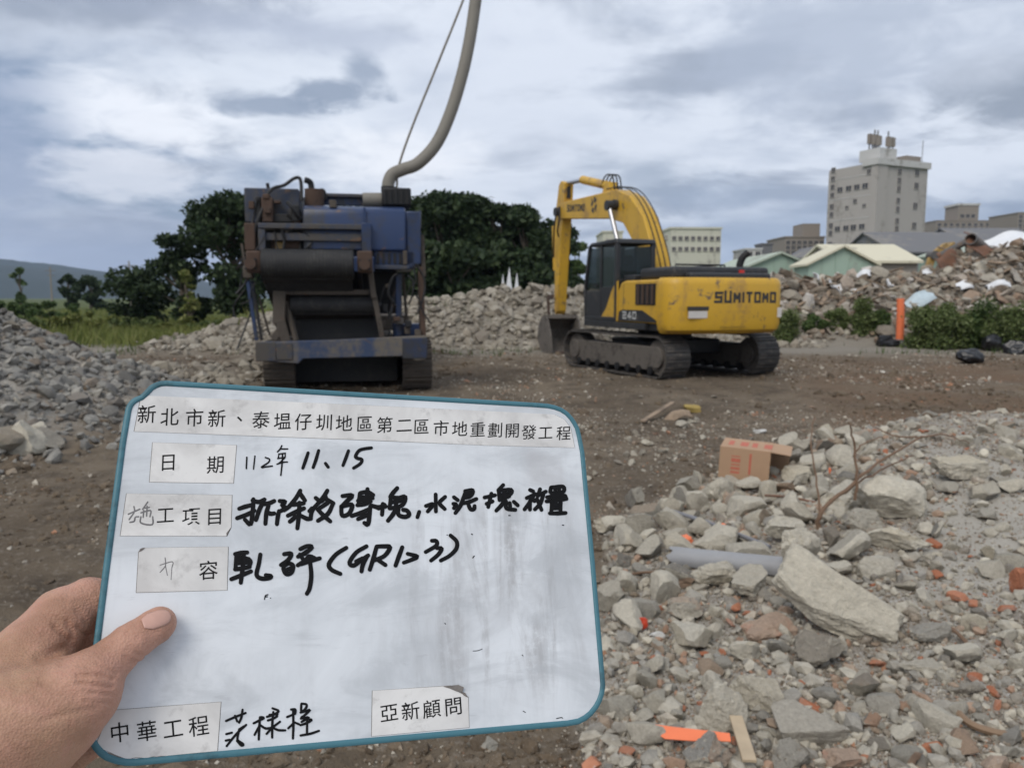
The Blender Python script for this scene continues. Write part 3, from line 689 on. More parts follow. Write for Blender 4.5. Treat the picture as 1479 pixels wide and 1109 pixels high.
def settle():
    sizes_ = {}
    PEND.sort(key=lambda p: -p[0]); cnt = {'concrete_chunk': 46, 'brick_piece': 3, 'stone': 0}; rest = {}
    for psz, name, col_, zone, me, loc, rot, s in PEND:
        px, py = pix(*loc)
        seen = -20 < px < 1500 and 380 < py < 1120 and not (150 < px < 860 and py > 600)
        if not seen or cnt[name] >= 300: rest.setdefault((zone, me.materials[0].name), []).append((me, loc, rot, s)); continue
        cnt[name] += 1; o = link(name, me); o.location = loc; o.rotation_euler = rot; o.scale = (s,)*3
        big_ = 'broad' if psz > 42 else 'fist sized' if psz > 24 else 'small'
        if zone == 'near': what = {'grey': 'grey concrete chunk', 'pale': 'cream concrete chunk', 'brick': 'orange red brick piece'}[col_]; lab = near_label(px, py, big_, what)
        elif zone == 'left': lab = '%s %s concrete chunk %s' % (big_, col_, 'high on the left heap' if py < 505 else 'midway down the left heap' if py < 570 else 'near the foot of the left heap')+(' at the picture edge' if px < 60 else ' towards its right end' if px > 150 else '')
        elif zone == 'mid': lab = '%s %s concrete chunk on the long heap %s' % (big_, col_, 'left of the crusher' if px < 360 else 'between crusher and digger arm' if px < 800 else 'behind the digger' if px > 600 else 'behind the crusher')
        elif zone == 'spread': lab = '%s %s chunk on the earth %s' % (big_, col_, 'left of the crusher' if px < 370 else 'beside the crusher tracks')
        elif zone == 'right': lab = '%s %s chunk on the right debris heap %s' % (big_, col_, 'left of the orange pole' if px < 1303 else 'right of the orange pole')
        else: lab = '%s %s lying loose on the brown earth %s' % (big_, 'tan stone' if name == 'stone' else 'grey chunk', 'left of the board' if px < 180 else 'below the board' if py > 1000 else 'just above the rubble tip' if px < 1040 and py > 690 else 'left of the cardboard box' if px < 1040 and py > 640 else 'around the torn brown sheet' if px < 1040 and py > 590 and px > 900 else 'right above the board' if px < 900 else 'far behind the cardboard box' if py < 590 else 'behind the cardboard box')
        tag(o, lab, 'brick' if name == 'brick_piece' else 'stone' if name == 'stone' else 'rubble', {'near': 'pieces of the near rubble', 'left': 'chunks of the left heap', 'mid': 'chunks of the long tan heap', 'spread': 'chunks left of the crusher', 'right': 'chunks of the debris heap'}.get(zone, 'loose stones of the yard'))
    words = {'near': 'further broken pieces lying among the near rubble', 'left': 'further grey pieces covering the left heap', 'mid': 'further tan pieces covering the long heap behind the machines', 'spread': 'further tan pieces spread left of the crusher', 'right': 'further broken pieces covering the right debris heap', 'yard': 'further stones lying loose on the brown yard'}
    for (zone, mn), lst in rest.items():
        Vs, Fs, b0 = [], [], 0
        for me, loc, rot, s in lst:
            n_ = len(me.vertices); v = np.empty(n_*3, np.float32); me.vertices.foreach_get('co', v); f = np.empty(len(me.polygons)*3, np.int32); me.loops.foreach_get('vertex_index', f)
            Vs.append(v.reshape(-1, 3)*s @ np.array(Euler(rot).to_matrix()).T+np.array(loc)); Fs.append(f.reshape(-1, 3)+b0); b0 += n_
        me = np_mesh('rubble_pieces', np.concatenate(Vs), np.concatenate(Fs), bpy.data.materials[mn], smooth=True); me.set_sharp_from_angle(angle=R(28))
        tag(link('rubble_pieces', me), words[zone]+{'grey_concrete': ', grey', 'pale_concrete': ', cream', 'red_brick': ', brick red', 'left_heap_concrete': '', 'tan_rubble': ', tan'}.get(mn, ''), 'rubble', kind='stuff')
def samp_near():
    y = 2.3 + 6.8*rn.random()**1.2; return rn.uniform(.03, .72)*y + .1, y
def samp_mound():                                             # the bigger pieces lie along the left side of the near rubble
    y = rn.uniform(3.2, 7.2); return rn.uniform(.10, .46)*y, y
nk = lambda x, y: near1(x, y) > .55 and not (x > .56*y and rn.random() < .6)
fill(30, samp_mound, lambda y: (0.17+.13*rn.random()), MEDP, 'concrete_chunk', 'pale', 'near', nk)
fill(20, samp_mound, lambda y: (0.15+.12*rn.random()), MED, 'concrete_chunk', 'grey', 'near', nk)
fill(60, samp_mound, lambda y: (0.06+.08*rn.random()), MEDP+MED, 'concrete_chunk', 'grey', 'near', nk)
fill(120, samp_near, lambda y: (0.06+.10*rn.random()**2)*(.8+.08*y), MED, 'concrete_chunk', 'grey', 'near', nk)
fill(95, samp_near, lambda y: (0.06+.11*rn.random()**2)*(.8+.08*y), MEDP, 'concrete_chunk', 'pale', 'near', nk)
fill(130, samp_near, lambda y: (0.028+.06*rn.random()**2)*(.8+.06*y), MEDB, 'brick_piece', 'brick', 'near', nk)
fill(30, lambda: (rn.uniform(-.05, .3)*3.2, rn.uniform(2.2, 4.2)), lambda y: .03+.04*rn.random(), MED, 'concrete_chunk', 'grey', 'yard')
def samp_left():
    y = rn.uniform(5.4, 14.5); return -rn.uniform(.40, .72)*y, y
lk = lambda x, y: float(cone(np.array([x]), np.array([y]), -9.6, 10.2, 5.7, 4.3, 1.0)[0] + cone(np.array([x]), np.array([y]), -5.6, 8.3, 1.7, 2.0, .25)[0]) > .06
fill(230, samp_left, lambda y: .11+.17*rn.random()**2, MEDL, 'concrete_chunk', 'grey', 'left', lk)
fill(25, samp_left, lambda y: .13+.2*rn.random()**2, MEDT, 'concrete_chunk', 'brown', 'left', lk)
def samp_mid(): return rn.uniform(-11, 8), rn.uniform(22, 28)
mk = lambda x, y: terrain1(x, y) > .45
fill(190, samp_mid, lambda y: .26+.46*rn.random()**2, MEDT, 'concrete_chunk', 'tan', 'mid', mk)
fill(40, lambda: (rn.uniform(-8.0, -3.6), rn.uniform(12.6, 17)), lambda y: .14+.24*rn.random()**2, MEDT, 'concrete_chunk', 'tan', 'spread', lambda x, y: not (-4.6 < x < -.8 and y > 11.8))
fill(45, lambda: (lambda y: (rn.uniform(-.6, .6)*y, y))(rn.uniform(5, 15)), lambda y: .05+.09*rn.random()**2, MEDT, 'stone', 'tan', 'yard', lambda x, y: near1(x, y) < .3 and not lk(x, y) and not (1 < x < 7 and y > 12.5))
fill(70, lambda: (lambda y: (rn.uniform(.04, .26)*y, y))(rn.uniform(6.6, 9.5)), lambda y: .03+.08*rn.random()**2, MEDP+MEDT, 'stone', 'tan', 'yard', lambda x, y: near1(x, y) < .3)
fill(120, lambda: (lambda y: (rn.uniform(.36, .72)*y, y))(rn.uniform(25.5, 31)), lambda y: .3+.5*rn.random()**2, MEDT, 'concrete_chunk', 'tan', 'right', lambda x, y: terrain1(x, y) > .3, crowd=False)
fill(40, lambda: (lambda y: (rn.uniform(.36, .72)*y, y))(rn.uniform(25.5, 31)), lambda y: .25+.4*rn.random()**2, MEDP, 'concrete_chunk', 'whitish', 'right', lambda x, y: terrain1(x, y) > .3, crowd=False)
settle()

# ------------------------------------------------------------------ larger debris on the right heap
M['white_sheet'] = plain('white_sheet', (.72, .73, .74), .5, var=.12, scale=3)
M['wood'] = weathered('old_wood', (.30, .22, .15), (.16, .12, .085), .6, 3, .85, fine=30, streak=True)
M['steel_pipe'] = weathered('dull_steel', (.10, .095, .09), (.17, .12, .085), .5, 3, .6, fine=12)
M['blue_sheet'] = plain('pale_blue_sheet', (.44, .52, .55), .5, var=.35)
M['rustbrown'] = weathered('rusty_sheet', (.20, .10, .06), (.12, .08, .06), .5, 4, .8, fine=18)
M['orange'] = plain('orange_plastic', (.82, .20, .08), .42, var=.12, scale=9)
M['blackbag'] = plain('black_plastic', (.014, .014, .016), .32, var=.4, bmp=.4)
def sheet(name, loc, size, rot, mat, label, cat, group=None, bend=.12, seed=0):
    """a buckled sheet with thickness"""
    n = 10; r_ = random.Random(seed); ph = r_.uniform(0, 6); vs = []; w, h, th = size
    for side in (1, -1):
        for j in range(n+1):
            for i in range(n+1):
                u, v_ = i/n-.5, j/n-.5
                zz = bend*(math.sin(u*5+ph)+.6*math.sin(v_*6+ph*2))*min(w, h) + r_.uniform(-.004, .004)*0 + side*th/2
                vs.append((u*w*(1+.06*math.sin(v_*9+ph)), v_*h*(1+.08*math.sin(u*7+ph)), zz))
    fs = []; m = (n+1)**2
    for j in range(n):
        for i in range(n):
            a = j*(n+1)+i; fs += [(a, a+1, a+n+2, a+n+1), (m+a+n+1, m+a+n+2, m+a+1, m+a)]
    for i in range(n):
        fs += [(i+1, i, m+i, m+i+1), (n*(n+1)+i, n*(n+1)+i+1, m+n*(n+1)+i+1, m+n*(n+1)+i)]
        a, b_ = i*(n+1), (i+1)*(n+1); fs += [(a, b_, m+b_, m+a)]
        a, b_ = a+n, b_+n; fs += [(b_, a, m+a, m+b_)]
    o = MB().add(vs, fs).build(name, mat, smooth=60); o.location = loc; o.rotation_euler = rot
    return tag(o, label, cat, group)
def heap_pt(px, Y, lift=0.0):
    d = ray(px, 430); x = d.x/d.y*Y; return Vector((x, Y, terrain1(x, Y)+lift))
sheet('plastic_sheet', heap_pt(1464, 29.5, .5), (2.0, 1.1, .05), (R(28), R(-8), R(6)), M['white_sheet'], 'large white plastic sheet on the debris heap at the right edge', 'sheet', seed=3)
sheet('roof_sheet', heap_pt(1330, 27.3, .4), (1.1, .55, .03), (R(40), R(-25), R(20)), M['blue_sheet'], 'pale blue broken sheet lying above the orange pole', 'sheet', seed=4)
sheet('roof_sheet', heap_pt(1420, 29.3, .35), (1.6, 1.1, .03), (R(35), R(20), R(-10)), M['rustbrown'], 'rusty brown bent sheet below the steel pipes', 'sheet', seed=5)
sheet('roof_sheet', heap_pt(1370, 29.6, .3), (1.4, .9, .03), (R(45), R(-15), R(40)), M['rustbrown'], 'small rusty sheet left of the steel pipes', 'sheet', seed=15)
for k, (px, Y, s, a) in enumerate([(1215, 28.4, .9, 20), (1243, 29.2, .6, -30), (1285, 28.6, .5, 60), (1395, 28, .6, 10), (1440, 27.6, .75, -15), (1180, 29, .5, 45), (1412, 29.6, .5, 80), (1340, 30, .45, 12)]):
    sheet('plastic_scrap', heap_pt(px, Y, .2), (s, s*.7, .03), (R(35+a*.2), R(a*.4), R(a)), M['white_sheet'], 'crumpled white scrap on the debris heap %s' % ['high left of the orange pole', 'between bush and orange pole', 'just left of the orange pole', 'right of the orange pole', 'near the right edge', 'behind the yellow counterweight', 'below the steel pipes', 'above the orange pole'][k], 'scrap', None, .2, k)
def steel_pipe(p0, p1, rr, label):
    o = empty('steel_pipe', p0); p1 = Vector(p1)-Vector(p0); d = p1.normalized()
    n = 20; a = d.orthogonal().normalized(); b_ = d.cross(a); vs = []
    for p, q in ((Vector(), rr), (p1, rr), (p1, rr*.82), (Vector(), rr*.82)):
        vs += [p+(a*math.cos(2*math.pi*k/n)+b_*math.sin(2*math.pi*k/n))*q for k in range(n)]
    fs = [(r_*n+k, r_*n+(k+1) % n, ((r_+1) % 4)*n+(k+1) % n, ((r_+1) % 4)*n+k) for r_ in range(4) for k in range(n)]
    MB().add(vs, fs).build('pipe_wall', M['steel_pipe'], o, smooth=40)
    MB().cyl(-d*.02+d*.0, d*.10, rr*1.13, n=20).build('collar', M['rustbrown'], o, smooth=40)
    return tag(o, label, 'pipe')
steel_pipe(heap_pt(1424, 30.2, .1), at(1402, 345, 29.0), .22, 'thick dark steel pipe sticking up from the debris heap')
steel_pipe(heap_pt(1352, 31.0, .6), at(1396, 349, 30.6), .13, 'slimmer dark steel pipe lying against the thick pipe')
for k in range(62):
    px = rn.uniform(1130, 1478); Y = rn.uniform(26.5, 31); p = heap_pt(px, Y, .15); L = rn.uniform(.9, 2.4)
    o = MB().box((-L/2, -(.02+.05*(k % 3)/2), -.02), (L/2, .02+.05*(k % 3)/2, .02)).build('timber_plank', M['wood'], bevel=.006)
    o.location = p; o.rotation_euler = (rn.uniform(-.5, .5), rn.uniform(-.5, .5), rn.uniform(0, 3.1)); tag(o, 'broken timber plank on the right debris heap %s' % ('well left of the orange pole' if px < 1230 else 'just left of the orange pole' if px < 1303 else 'just right of the orange pole' if px < 1380 else 'near the steel pipes' if px < 1440 else 'at the right edge'), 'plank', 'planks on the debris heap')
# yellow machine arm showing behind the heap
o = empty('distant_digger', heap_pt(1355, 36, 0)); b0 = o.location
pts = [at(1337, 396, 36)-b0, at(1347, 369, 36)-b0, at(1368, 354, 36)-b0]
M['dirty_yellow'] = weathered('dirty_yellow', (.36, .22, .05), (.22, .16, .08), .6, 3, .55)
for p, q, nm in ((pts[0], pts[1], 'stick'), (pts[1], pts[2], 'boom')):
    MB().bar(p, q, .26, .30).build(nm, M['dirty_yellow'], o, bevel=.03)
MB().cyl(pts[1]+Vector((0, -.25, 0)), pts[1]+Vector((0, .25, 0)), .2).build('pivot_pin', M['steel_pipe'], o)
MB().bar(pts[2], pts[2]+Vector((1.6, .3, -2.0)), .4, .5).build('boom_foot', M['dirty_yellow'], o, bevel=.03)
tag(o, 'dirty yellow digger poking over the debris heap', 'excavator')

# orange pole, black bags
p = heap_pt(1303, 25.4); o = empty('marker_pole', p)
z1, z0 = at(1303, 431, 25.4).z-p.z, max(.06, at(1306, 490, 25.4).z-p.z)
MB().tube([(0, 0, z0-.1), (-.01, 0, (z0+z1)/2), (-.05, 0, z1)], [.125, .12, .115], 18).build('orange_tube', M['orange'], o, smooth=40)
MB().cyl((0, 0, -.05), (0, 0, z0), .15, .13, 16).build('grey_base', plain('grey_rubber', (.23, .22, .22), .7), o, smooth=40)
MB().cyl((-.05, 0, z1-.01), (-.055, 0, z1+.04), .11, .09, 16).build('pole_cap', M['tan'], o, smooth=40)
tag(o, 'bright orange plastic pole standing in front of the debris heap', 'pole')
def bag(px, py, w, h, label, seed):
    p = spot(px, py); v, f = chunk(seed, 4, 5, .22, (1, .75, h/w), 0); me = np_mesh('bag', v, f, M['blackbag'], smooth=True)
    o = link('rubbish_bag', me); s = w*p.y/FPX; o.location = (p.x, p.y+s*.3, terrain1(p.x, p.y)+s*h/w*.42); o.scale = (s,)*3
    return tag(o, label, 'bag', None)
bag(1286, 501, 36, 15, 'flat black rubbish bag left of the orange pole', 301)
bag(1408, 526, 40, 24, 'black rubbish bag lying nearest on the earth at the right', 302)
bag(1437, 508, 30, 26, 'black rubbish bag standing against the bush at the right', 303)
bag(1470, 512, 30, 20, 'black rubbish bag at the right edge in the bush', 304)

# ------------------------------------------------------------------ cardboard box
M['card'] = plain('cardboard', (.40, .255, .155), .8, var=.14, scale=5)
M['cardin'] = plain('cardboard_inside', (.36, .25, .16), .85, var=.08)
M['redprint'] = plain('red_print', (.46, .13, .08), .75, var=.3, scale=25, bmp=0)
pb = spot(1068, 702); W, D, H = .38, .34, .245
bo = empty('cardboard_box', (pb.x+.03, pb.y+.02, terrain1(pb.x, pb.y)+.045), R(-13)); bo.rotation_euler = (R(2), R(3), R(-22))
tk = .006
for nm, lo, hi in (('front_panel', (-W/2, 0, 0), (W/2, tk, H)), ('back_panel', (-W/2, D-tk, 0), (W/2, D, H)), ('bottom_panel', (-W/2, tk, 0), (W/2, D-tk, tk)),
                   ('top_panel', (-W/2, tk-.004, H-tk+.004), (W/2, D-tk, H+.004)), ('end_panel', (-W/2+.001, tk, tk), (-W/2+tk, D-tk, H-tk))):
    MB().box(lo, hi).build(nm, M['card'], bo)
fl = MB().box((0, 0, -tk/2), (.145, D-2*tk, tk/2)).build('flap', M['card'], bo); fl.location = (W/2+.001, tk, H); fl.rotation_euler = (0, R(4), 0)
fl = MB().box((0, -tk/2, 0), (.13, tk/2, H-.01)).build('flap', M['card'], bo); fl.location = (W/2, D-tk/2, .004); fl.rotation_euler = (0, 0, R(-4))
fl = MB().box((0, tk, -tk/2), (.13, D-2*tk, tk/2)).build('flap', M['card'], bo); fl.location = (W/2, 0, .004); fl.rotation_euler = (0, R(20), 0)
def pr(lo, hi): MB().box(lo, hi).build('print_mark', M['redprint'], bo)
pr((-.10, -.0008, .045), (-.03, .0005, .062)); pr((-.10, -.0008, .075), (-.03, .0005, .095)); pr((-.10, -.0008, .11), (-.03, .0005, .12)); pr((-.10, -.0008, .135), (-.03, .0005, .165)); pr((-.10, -.0008, .178), (-.03, .0005, .186))
pr((.035, -.0008, .05), (.052, .0005, .215))
for k in range(4): pr((-.14+.09*k, .09, H+.0045), (-.10+.09*k+(k % 2)*.02, .24, H+.0052))
tag(bo, 'open cardboard box with red print lying on its side on the rubble', 'box')

# ------------------------------------------------------------------ small things on the near rubble
def on(px, py, lift=0.0): p = spot(px, py); p.z = terrain1(p.x, p.y)+lift; return p
M['bark'] = plain('dry_bark', (.17, .105, .065), .9, var=.35, scale=30, bmp=.3)
p0 = on(1182, 765, .02); br = empty('dry_branch', p0)
def twig(name, pix, Ys, r0, r1):
    pts = catmull([at(a, b_, y_)-p0 for (a, b_), y_ in zip(pix, Ys)], 5)
    pts = [p+Vector((rn.gauss(0, .004), rn.gauss(0, .004), rn.gauss(0, .004))) for p in pts]
    MB().tube(pts, list(np.linspace(r0, r1, len(pts))), 7).build(name, M['bark'], br, smooth=50)
yb = p0.y
twig('main_stem', [(1182, 768), (1188, 735), (1230, 700), (1270, 668), (1330, 632)], [yb, yb, yb+.1, yb+.25, yb+.45], .016, .006)
twig('side_twig', [(1235, 722), (1237, 680), (1233, 640), (1227, 612)], [yb+.1, yb+.12, yb+.15, yb+.1], .010, .005)
twig('side_twig', [(1200, 722), (1250, 690), (1290, 670), (1318, 658)], [yb+.05, yb+.2, yb+.4, yb+.6], .008, .004)
twig('side_twig', [(1330, 632), (1290, 628), (1258, 612), (1245, 590)], [yb+.45, yb+.5, yb+.6, yb+.7], .006, .003)
twig('side_twig', [(1330, 632), (1365, 628), (1400, 640)], [yb+.45, yb+.5, yb+.6], .006, .003)
twig('side_twig', [(1232, 660), (1248, 640), (1275, 632)], [yb+.15, yb+.2, yb+.25], .006, .003)
twig('side_twig', [(1185, 745), (1180, 700), (1172, 640), (1175, 600)], [yb, yb+.1, yb+.2, yb+.3], .007, .003)
tag(br, 'leafless brown branch rising from the near rubble', 'branch')
M['pvc'] = plain('grey_plastic', (.27, .27, .275), .5, var=.25)
a, b_ = on(972, 812, .03), on(1138, 838, .06)
o = empty('plastic_pipe', a); d = b_-a; n = 14; e1 = d.normalized().cross(Vector((0, 0, 1))).normalized(); e2 = e1.cross(d.normalized()); vs = []
for j in range(9):
    for rr in (.062, .055):
        for k in range(n+1):
            th = R(-25+230*k/n + (8*math.sin(j*2.1)));
            vs.append(d*(j/8)*(1 if j else 1) + (e1*math.cos(th)+e2*math.sin(th))*rr + d.normalized()*(.02*math.sin(k*1.7) if j in (0, 8) else 0))
fs = []; m = n+1
for j in range(8):
    for k in range(n):
        p_ = (2*j)*m+k; q_ = (2*j+2)*m+k; fs += [(p_, p_+1, q_+1, q_), (p_+m+1, p_+m, q_+m, q_+m+1)]
    for k in (0, n): p_ = 2*j*m+k; fs.append((p_, p_+m, p_+3*m, p_+2*m))
for k in range(n):
    fs += [(k, k+m, k+1+m, k+1), (16*m+k, 16*m+k+1, 17*m+k+1, 17*m+k)]
MB().add(vs, fs).build('pipe_shell', M['pvc'], o, smooth=50); tag(o, 'broken grey plastic pipe half buried in the near rubble', 'pipe')
a, b_ = on(968, 758, .10), on(1112, 802, .05)
tag(MB().tube([a, a.lerp(b_, .4)+Vector((0, 0, .01)), b_], [.013, .015, .013], 8).build('metal_rod', plain('grey_metal', (.22, .22, .235), .5, .3), smooth=40), 'grey metal rod lying over the rubble above the plastic pipe', 'rod')
def shard(name, pts, th, mat, label, cat):                   # flat torn piece: outline of world points, given thickness
    pts = [Vector(p) for p in pts]; nrm = (pts[1]-pts[0]).cross(pts[-1]-pts[0]).normalized()
    if nrm.z < 0: nrm = -nrm
    n = len(pts); vs = [p for p in pts]+[p-nrm*th for p in pts]
    fs = [tuple(range(n)), tuple(range(n, 2*n))[::-1]]+[(k, n+k, n+(k+1) % n, (k+1) % n) for k in range(n)]
    return tag(MB().add(vs, fs).build(name, mat, bevel=.0015), label, cat)
zz = on(1000, 1070).z
shard('plastic_strip', [on_z(a, b_, zz+l) for a, b_, l in ((929, 1043, .075), (975, 1049, .08), (1030, 1055, .085), (1054, 1058, .085), (1056, 1070, .075), (1030, 1069, .07), (1000, 1069, .07), (960, 1066, .06), (948, 1058, .06), (952, 1056, .065))], .006, M['orange'], 'torn orange plastic strip lying near the bottom edge', 'strip')
M['slat'] = plain('beige_wood', (.46, .36, .24), .75, var=.2, scale=14)
a, b_ = on(1062, 1058, .06), on(1082, 1120, .05)
tag(MB().bar(a, b_, .045, .012).build('wooden_slat', M['slat'], bevel=.002), 'beige wooden slat against the end of the orange strip', 'slat')
pts = catmull([on(1375, 1028, .02), on(1400, 1052, .02), (on(1440, 1066, .02)), on(1492, 1072, .02)], 6)
mb = MB()
for q, w in zip(pts[:-1], pts[1:]): pass
tag(MB().tube(pts, .013, 6).build('rubber_strip', plain('brown_strip', (.24, .16, .10), .8), smooth=40), 'curved brown strip on the gravel at the lower right', 'strip')
tag(MB().tube(catmull([on(872, 872, .03), on(905, 850, .07), on(950, 842, .06), on(990, 845, .03)], 5), .007, 6).build('wire', M['bark'], smooth=40), 'rusty bent wire beside the board edge', 'wire')
tag(MB().tube(catmull([on(1345, 905, .03), on(1375, 925, .05), on(1405, 945, .02)], 5), .008, 6).build('wire', M['bark'], smooth=40), 'brown bent wire on the dark gravel right of the slab', 'wire')
tag(MB().tube(catmull([on(1105, 725, .05), on(1140, 732, .07), on(1180, 735, .04)], 5), .009, 6).build('wire', M['rustbrown'], smooth=40), 'rusty wire between the box and the boulder', 'wire')
def scrap(px, py, w, h, mat, label, seed, name='plastic_fragment'):
    p = on(px, py); s = w*p.y/FPX; v, f = chunk(seed, 3, 10, .3, (1, .5, h/w), .5); me = np_mesh('scrap', v, f, mat, smooth=True); me.set_sharp_from_angle(angle=R(30))
    o = link(name, me); o.location = (p.x, p.y+.02, p.z+s*h/w*.45); o.scale = (s,)*3; return tag(o, label, 'scrap')
M['dullwhite'] = plain('dull_white_plastic', (.50, .49, .46), .6, var=.25, scale=9)
M['red'] = plain('red_plastic', (.55, .06, .025), .4, var=.1)
scrap(928, 912, 20, 24, M['red'], 'deep red plastic bit right of the board edge', 401)
scrap(1024, 768, 16, 14, M['orange'], 'left of two small orange fragments below the box', 402)
scrap(1046, 772, 14, 20, M['orange'], 'right of two small orange fragments below the box', 403)
scrap(990, 790, 26, 16, M['orange'], 'orange brick red fragments under the grey rod', 404)
scrap(1200, 690, 9, 22, M['orange'], 'small orange fragment beside the dry branch', 405)
scrap(1098, 626, 22, 6, M['dullwhite'], 'white scrap on the earth behind the cardboard box', 406)
scrap(1000, 596, 26, 14, plain('yellow_scrap', (.33, .24, .07), .7, var=.4), 'yellow scrap on the earth left of the cardboard box', 407)
scrap(948, 870, 14, 12, M['dullwhite'], 'pale scrap on the rubble right of the board', 408)
scrap(950, 925, 24, 11, M['dullwhite'], 'white oval fragment on the gravel right of the board', 409)
p, q = on(928, 612, .03), on(972, 594, .13); tag(MB().bar(p, q, .07, .025).build('broken_board', M['wood'], bevel=.004), 'grey broken board on the earth left of the cardboard box', 'board')
p = on(975, 606, .05); sheet('torn_sheet', p, (.42, .22, .012), (R(12), R(-14), R(12)), M['wood'], 'brown torn sheet beside the broken board on the earth', 'sheet', None, .2, 21)
for k, (px, py, w, lab) in enumerate([(985, 618, 20, 'pale lump below the torn brown sheet'), (1000, 612, 14, 'small pale lump right of the torn brown sheet'), (935, 645, 20, 'cream stone on the earth well left of the cardboard box'), (958, 655, 16, 'grey stone beside the cream stone on the earth')]):
    near_rock(px, py, w, lab, mat=['pale', 'pale', 'pale', 'grey'][k], sub=3, seed=500+k)

# ------------------------------------------------------------------ foliage
def leaf_mat(name, c0, c1, c2):
    m, t, b = new_mat(name)
    ge = t.nodes.new('ShaderNodeNewGeometry'); c = ramp(t, ge.outputs['Random Per Island'], [(0, c0), (.55, c1), (1, c2)])
    n1 = nz(t, coords(t), 0.9, 3, .5); c = mixc(t, 1.0, c, mixc(t, n1, (.7, .7, .7), (1.25, 1.25, 1.2)), 'MULTIPLY')
    t.links.new(c, b.inputs['Base Color']); b.inputs['Roughness'].default_value = .6; b.inputs['Specular IOR Level'].default_value = .25
    tr = t.nodes.new('ShaderNodeBsdfTranslucent'); t.links.new(c, tr.inputs[0]); mx = t.nodes.new('ShaderNodeMixShader'); mx.inputs[0].default_value = .22
    out = t.nodes['Material Output']; t.links.new(b.outputs[0], mx.inputs[1]); t.links.new(tr.outputs[0], mx.inputs[2]); t.links.new(mx.outputs[0], out.inputs[0])
    return m
M['leaf_dark'] = leaf_mat('dark_leaves', (.018, .032, .014), (.032, .055, .022), (.06, .085, .035))
M['leaf_mid'] = leaf_mat('green_leaves', (.045, .08, .022), (.075, .12, .035), (.125, .165, .06))
M['leaf_pale'] = leaf_mat('pale_leaves', (.10, .13, .03), (.17, .19, .05), (.24, .235, .085))
M['leaf_weed'] = leaf_mat('weed_leaves', (.065, .095, .028), (.12, .16, .05), (.21, .24, .11))
M['trunk'] = plain('tree_bark', (.10, .08, .06), .95, var=.3, scale=10, bmp=.5)
def leaves(cent, rad, n, ls, r, shell=.35):
    """n leaf faces spread through ellipsoid clumps"""
    cent = np.asarray(cent, float); rad = np.asarray(rad, float); vol = rad.prod(1)**.8; w = r.choice(len(cent), n, p=vol/vol.sum())
    dirs = r.normal(size=(n, 3)); dirs /= np.linalg.norm(dirs, axis=1, keepdims=True)
    rr = r.uniform(shell, 1.0, n)**.5*(1+.12*r.normal(size=n))
    p = cent[w]+dirs*rad[w]*rr[:, None]
    a = r.normal(size=(n, 3)); a /= np.linalg.norm(a, axis=1, keepdims=True); b2 = np.cross(a, r.normal(size=(n, 3))); b2 /= np.linalg.norm(b2, axis=1, keepdims=True)
    s = ls*r.uniform(.6, 1.3, n)[:, None]
    vv = np.stack([p-a*s*.6, p+b2*s*.32, p+a*s*.6, p-b2*s*.32], 1); vv[:, 1::2, 2] -= .08*ls
    return vv.reshape(-1, 3), np.arange(4*n).reshape(n, 4)
def tree(name, px, Y, ptop, wpx, label, mat='leaf_dark', seed=0, n=5200, ls=.30, base=.30, lumps=22, group=None, flat=1.0, trunkw=.16):
    r = np.random.default_rng(seed); g = heap_pt(px, Y); H = at(px, ptop, Y).z-g.z; Rw = wpx*Y/FPX/2
    o = empty(name, g); cents, rads = [], []
    mb = MB(); lean = r.normal(size=2)*.25
    top = Vector((lean[0], lean[1], H*.75))
    mb.tube(catmull([(0, 0, -.2), (lean[0]*.3, lean[1]*.3, H*.25), (lean[0]*.6+.1, lean[1]*.6, H*.5), top], 4), list(np.linspace(trunkw*1.3, trunkw*.35, 13)), 8)
    for k in range(lumps):
        u = r.uniform(); zz = H*(base+(1-base)*u); prof = math.sin(math.pi*min(1, .18+.72*u))**.7
        th = r.uniform(0, 6.28); q = Rw*prof*(.95 if k % 2 else r.uniform(0, .7))*.78
        c = Vector((math.cos(th)*q+lean[0]*u, math.sin(th)*q*.9+lean[1]*u, zz))
        s = Rw*r.uniform(.22, .40); c.z = min(c.z, H-s*.55*flat)
        cents.append(c); rads.append((s, s, s*.62*flat))
        st = Vector((lean[0]*u*.5, lean[1]*u*.5, max(H*.18, c.z*.62)))
        mb.tube(catmull([st, st.lerp(c, .55)+Vector((0, 0, -.12)), c], 3), list(np.linspace(trunkw*.45, trunkw*.12, 7)), 5)
    mb.build('trunk', M['trunk'], o, smooth=50)
    v, f = leaves(cents, rads, n, ls, r); link('crown', np_mesh('crown', v, f, M[mat]), o)
    return tag(o, label, 'tree', group)
tree('broadleaf_tree', 335, 40, 281, 165, 'tall dark tree rising left behind the crusher', seed=1, base=.16, n=12000, ls=.27, lumps=44)
tree('broadleaf_tree', 262, 42, 340, 90, 'slim dark tree left of the tall tree', seed=2, base=.10, n=5000, ls=.24, lumps=28)
tree('round_bush_tree', 205, 44, 382, 100, 'low rounded dark tree at the edge of the field', seed=3, base=.02, n=3600, ls=.26, flat=1.2)
tree('broadleaf_tree', 405, 44, 300, 130, 'dark tree half hidden behind the crusher left side', seed=4, n=4500)
tree('broadleaf_tree', 500, 46, 300, 150, 'dark tree hidden behind the middle of the crusher', seed=5, n=4000)
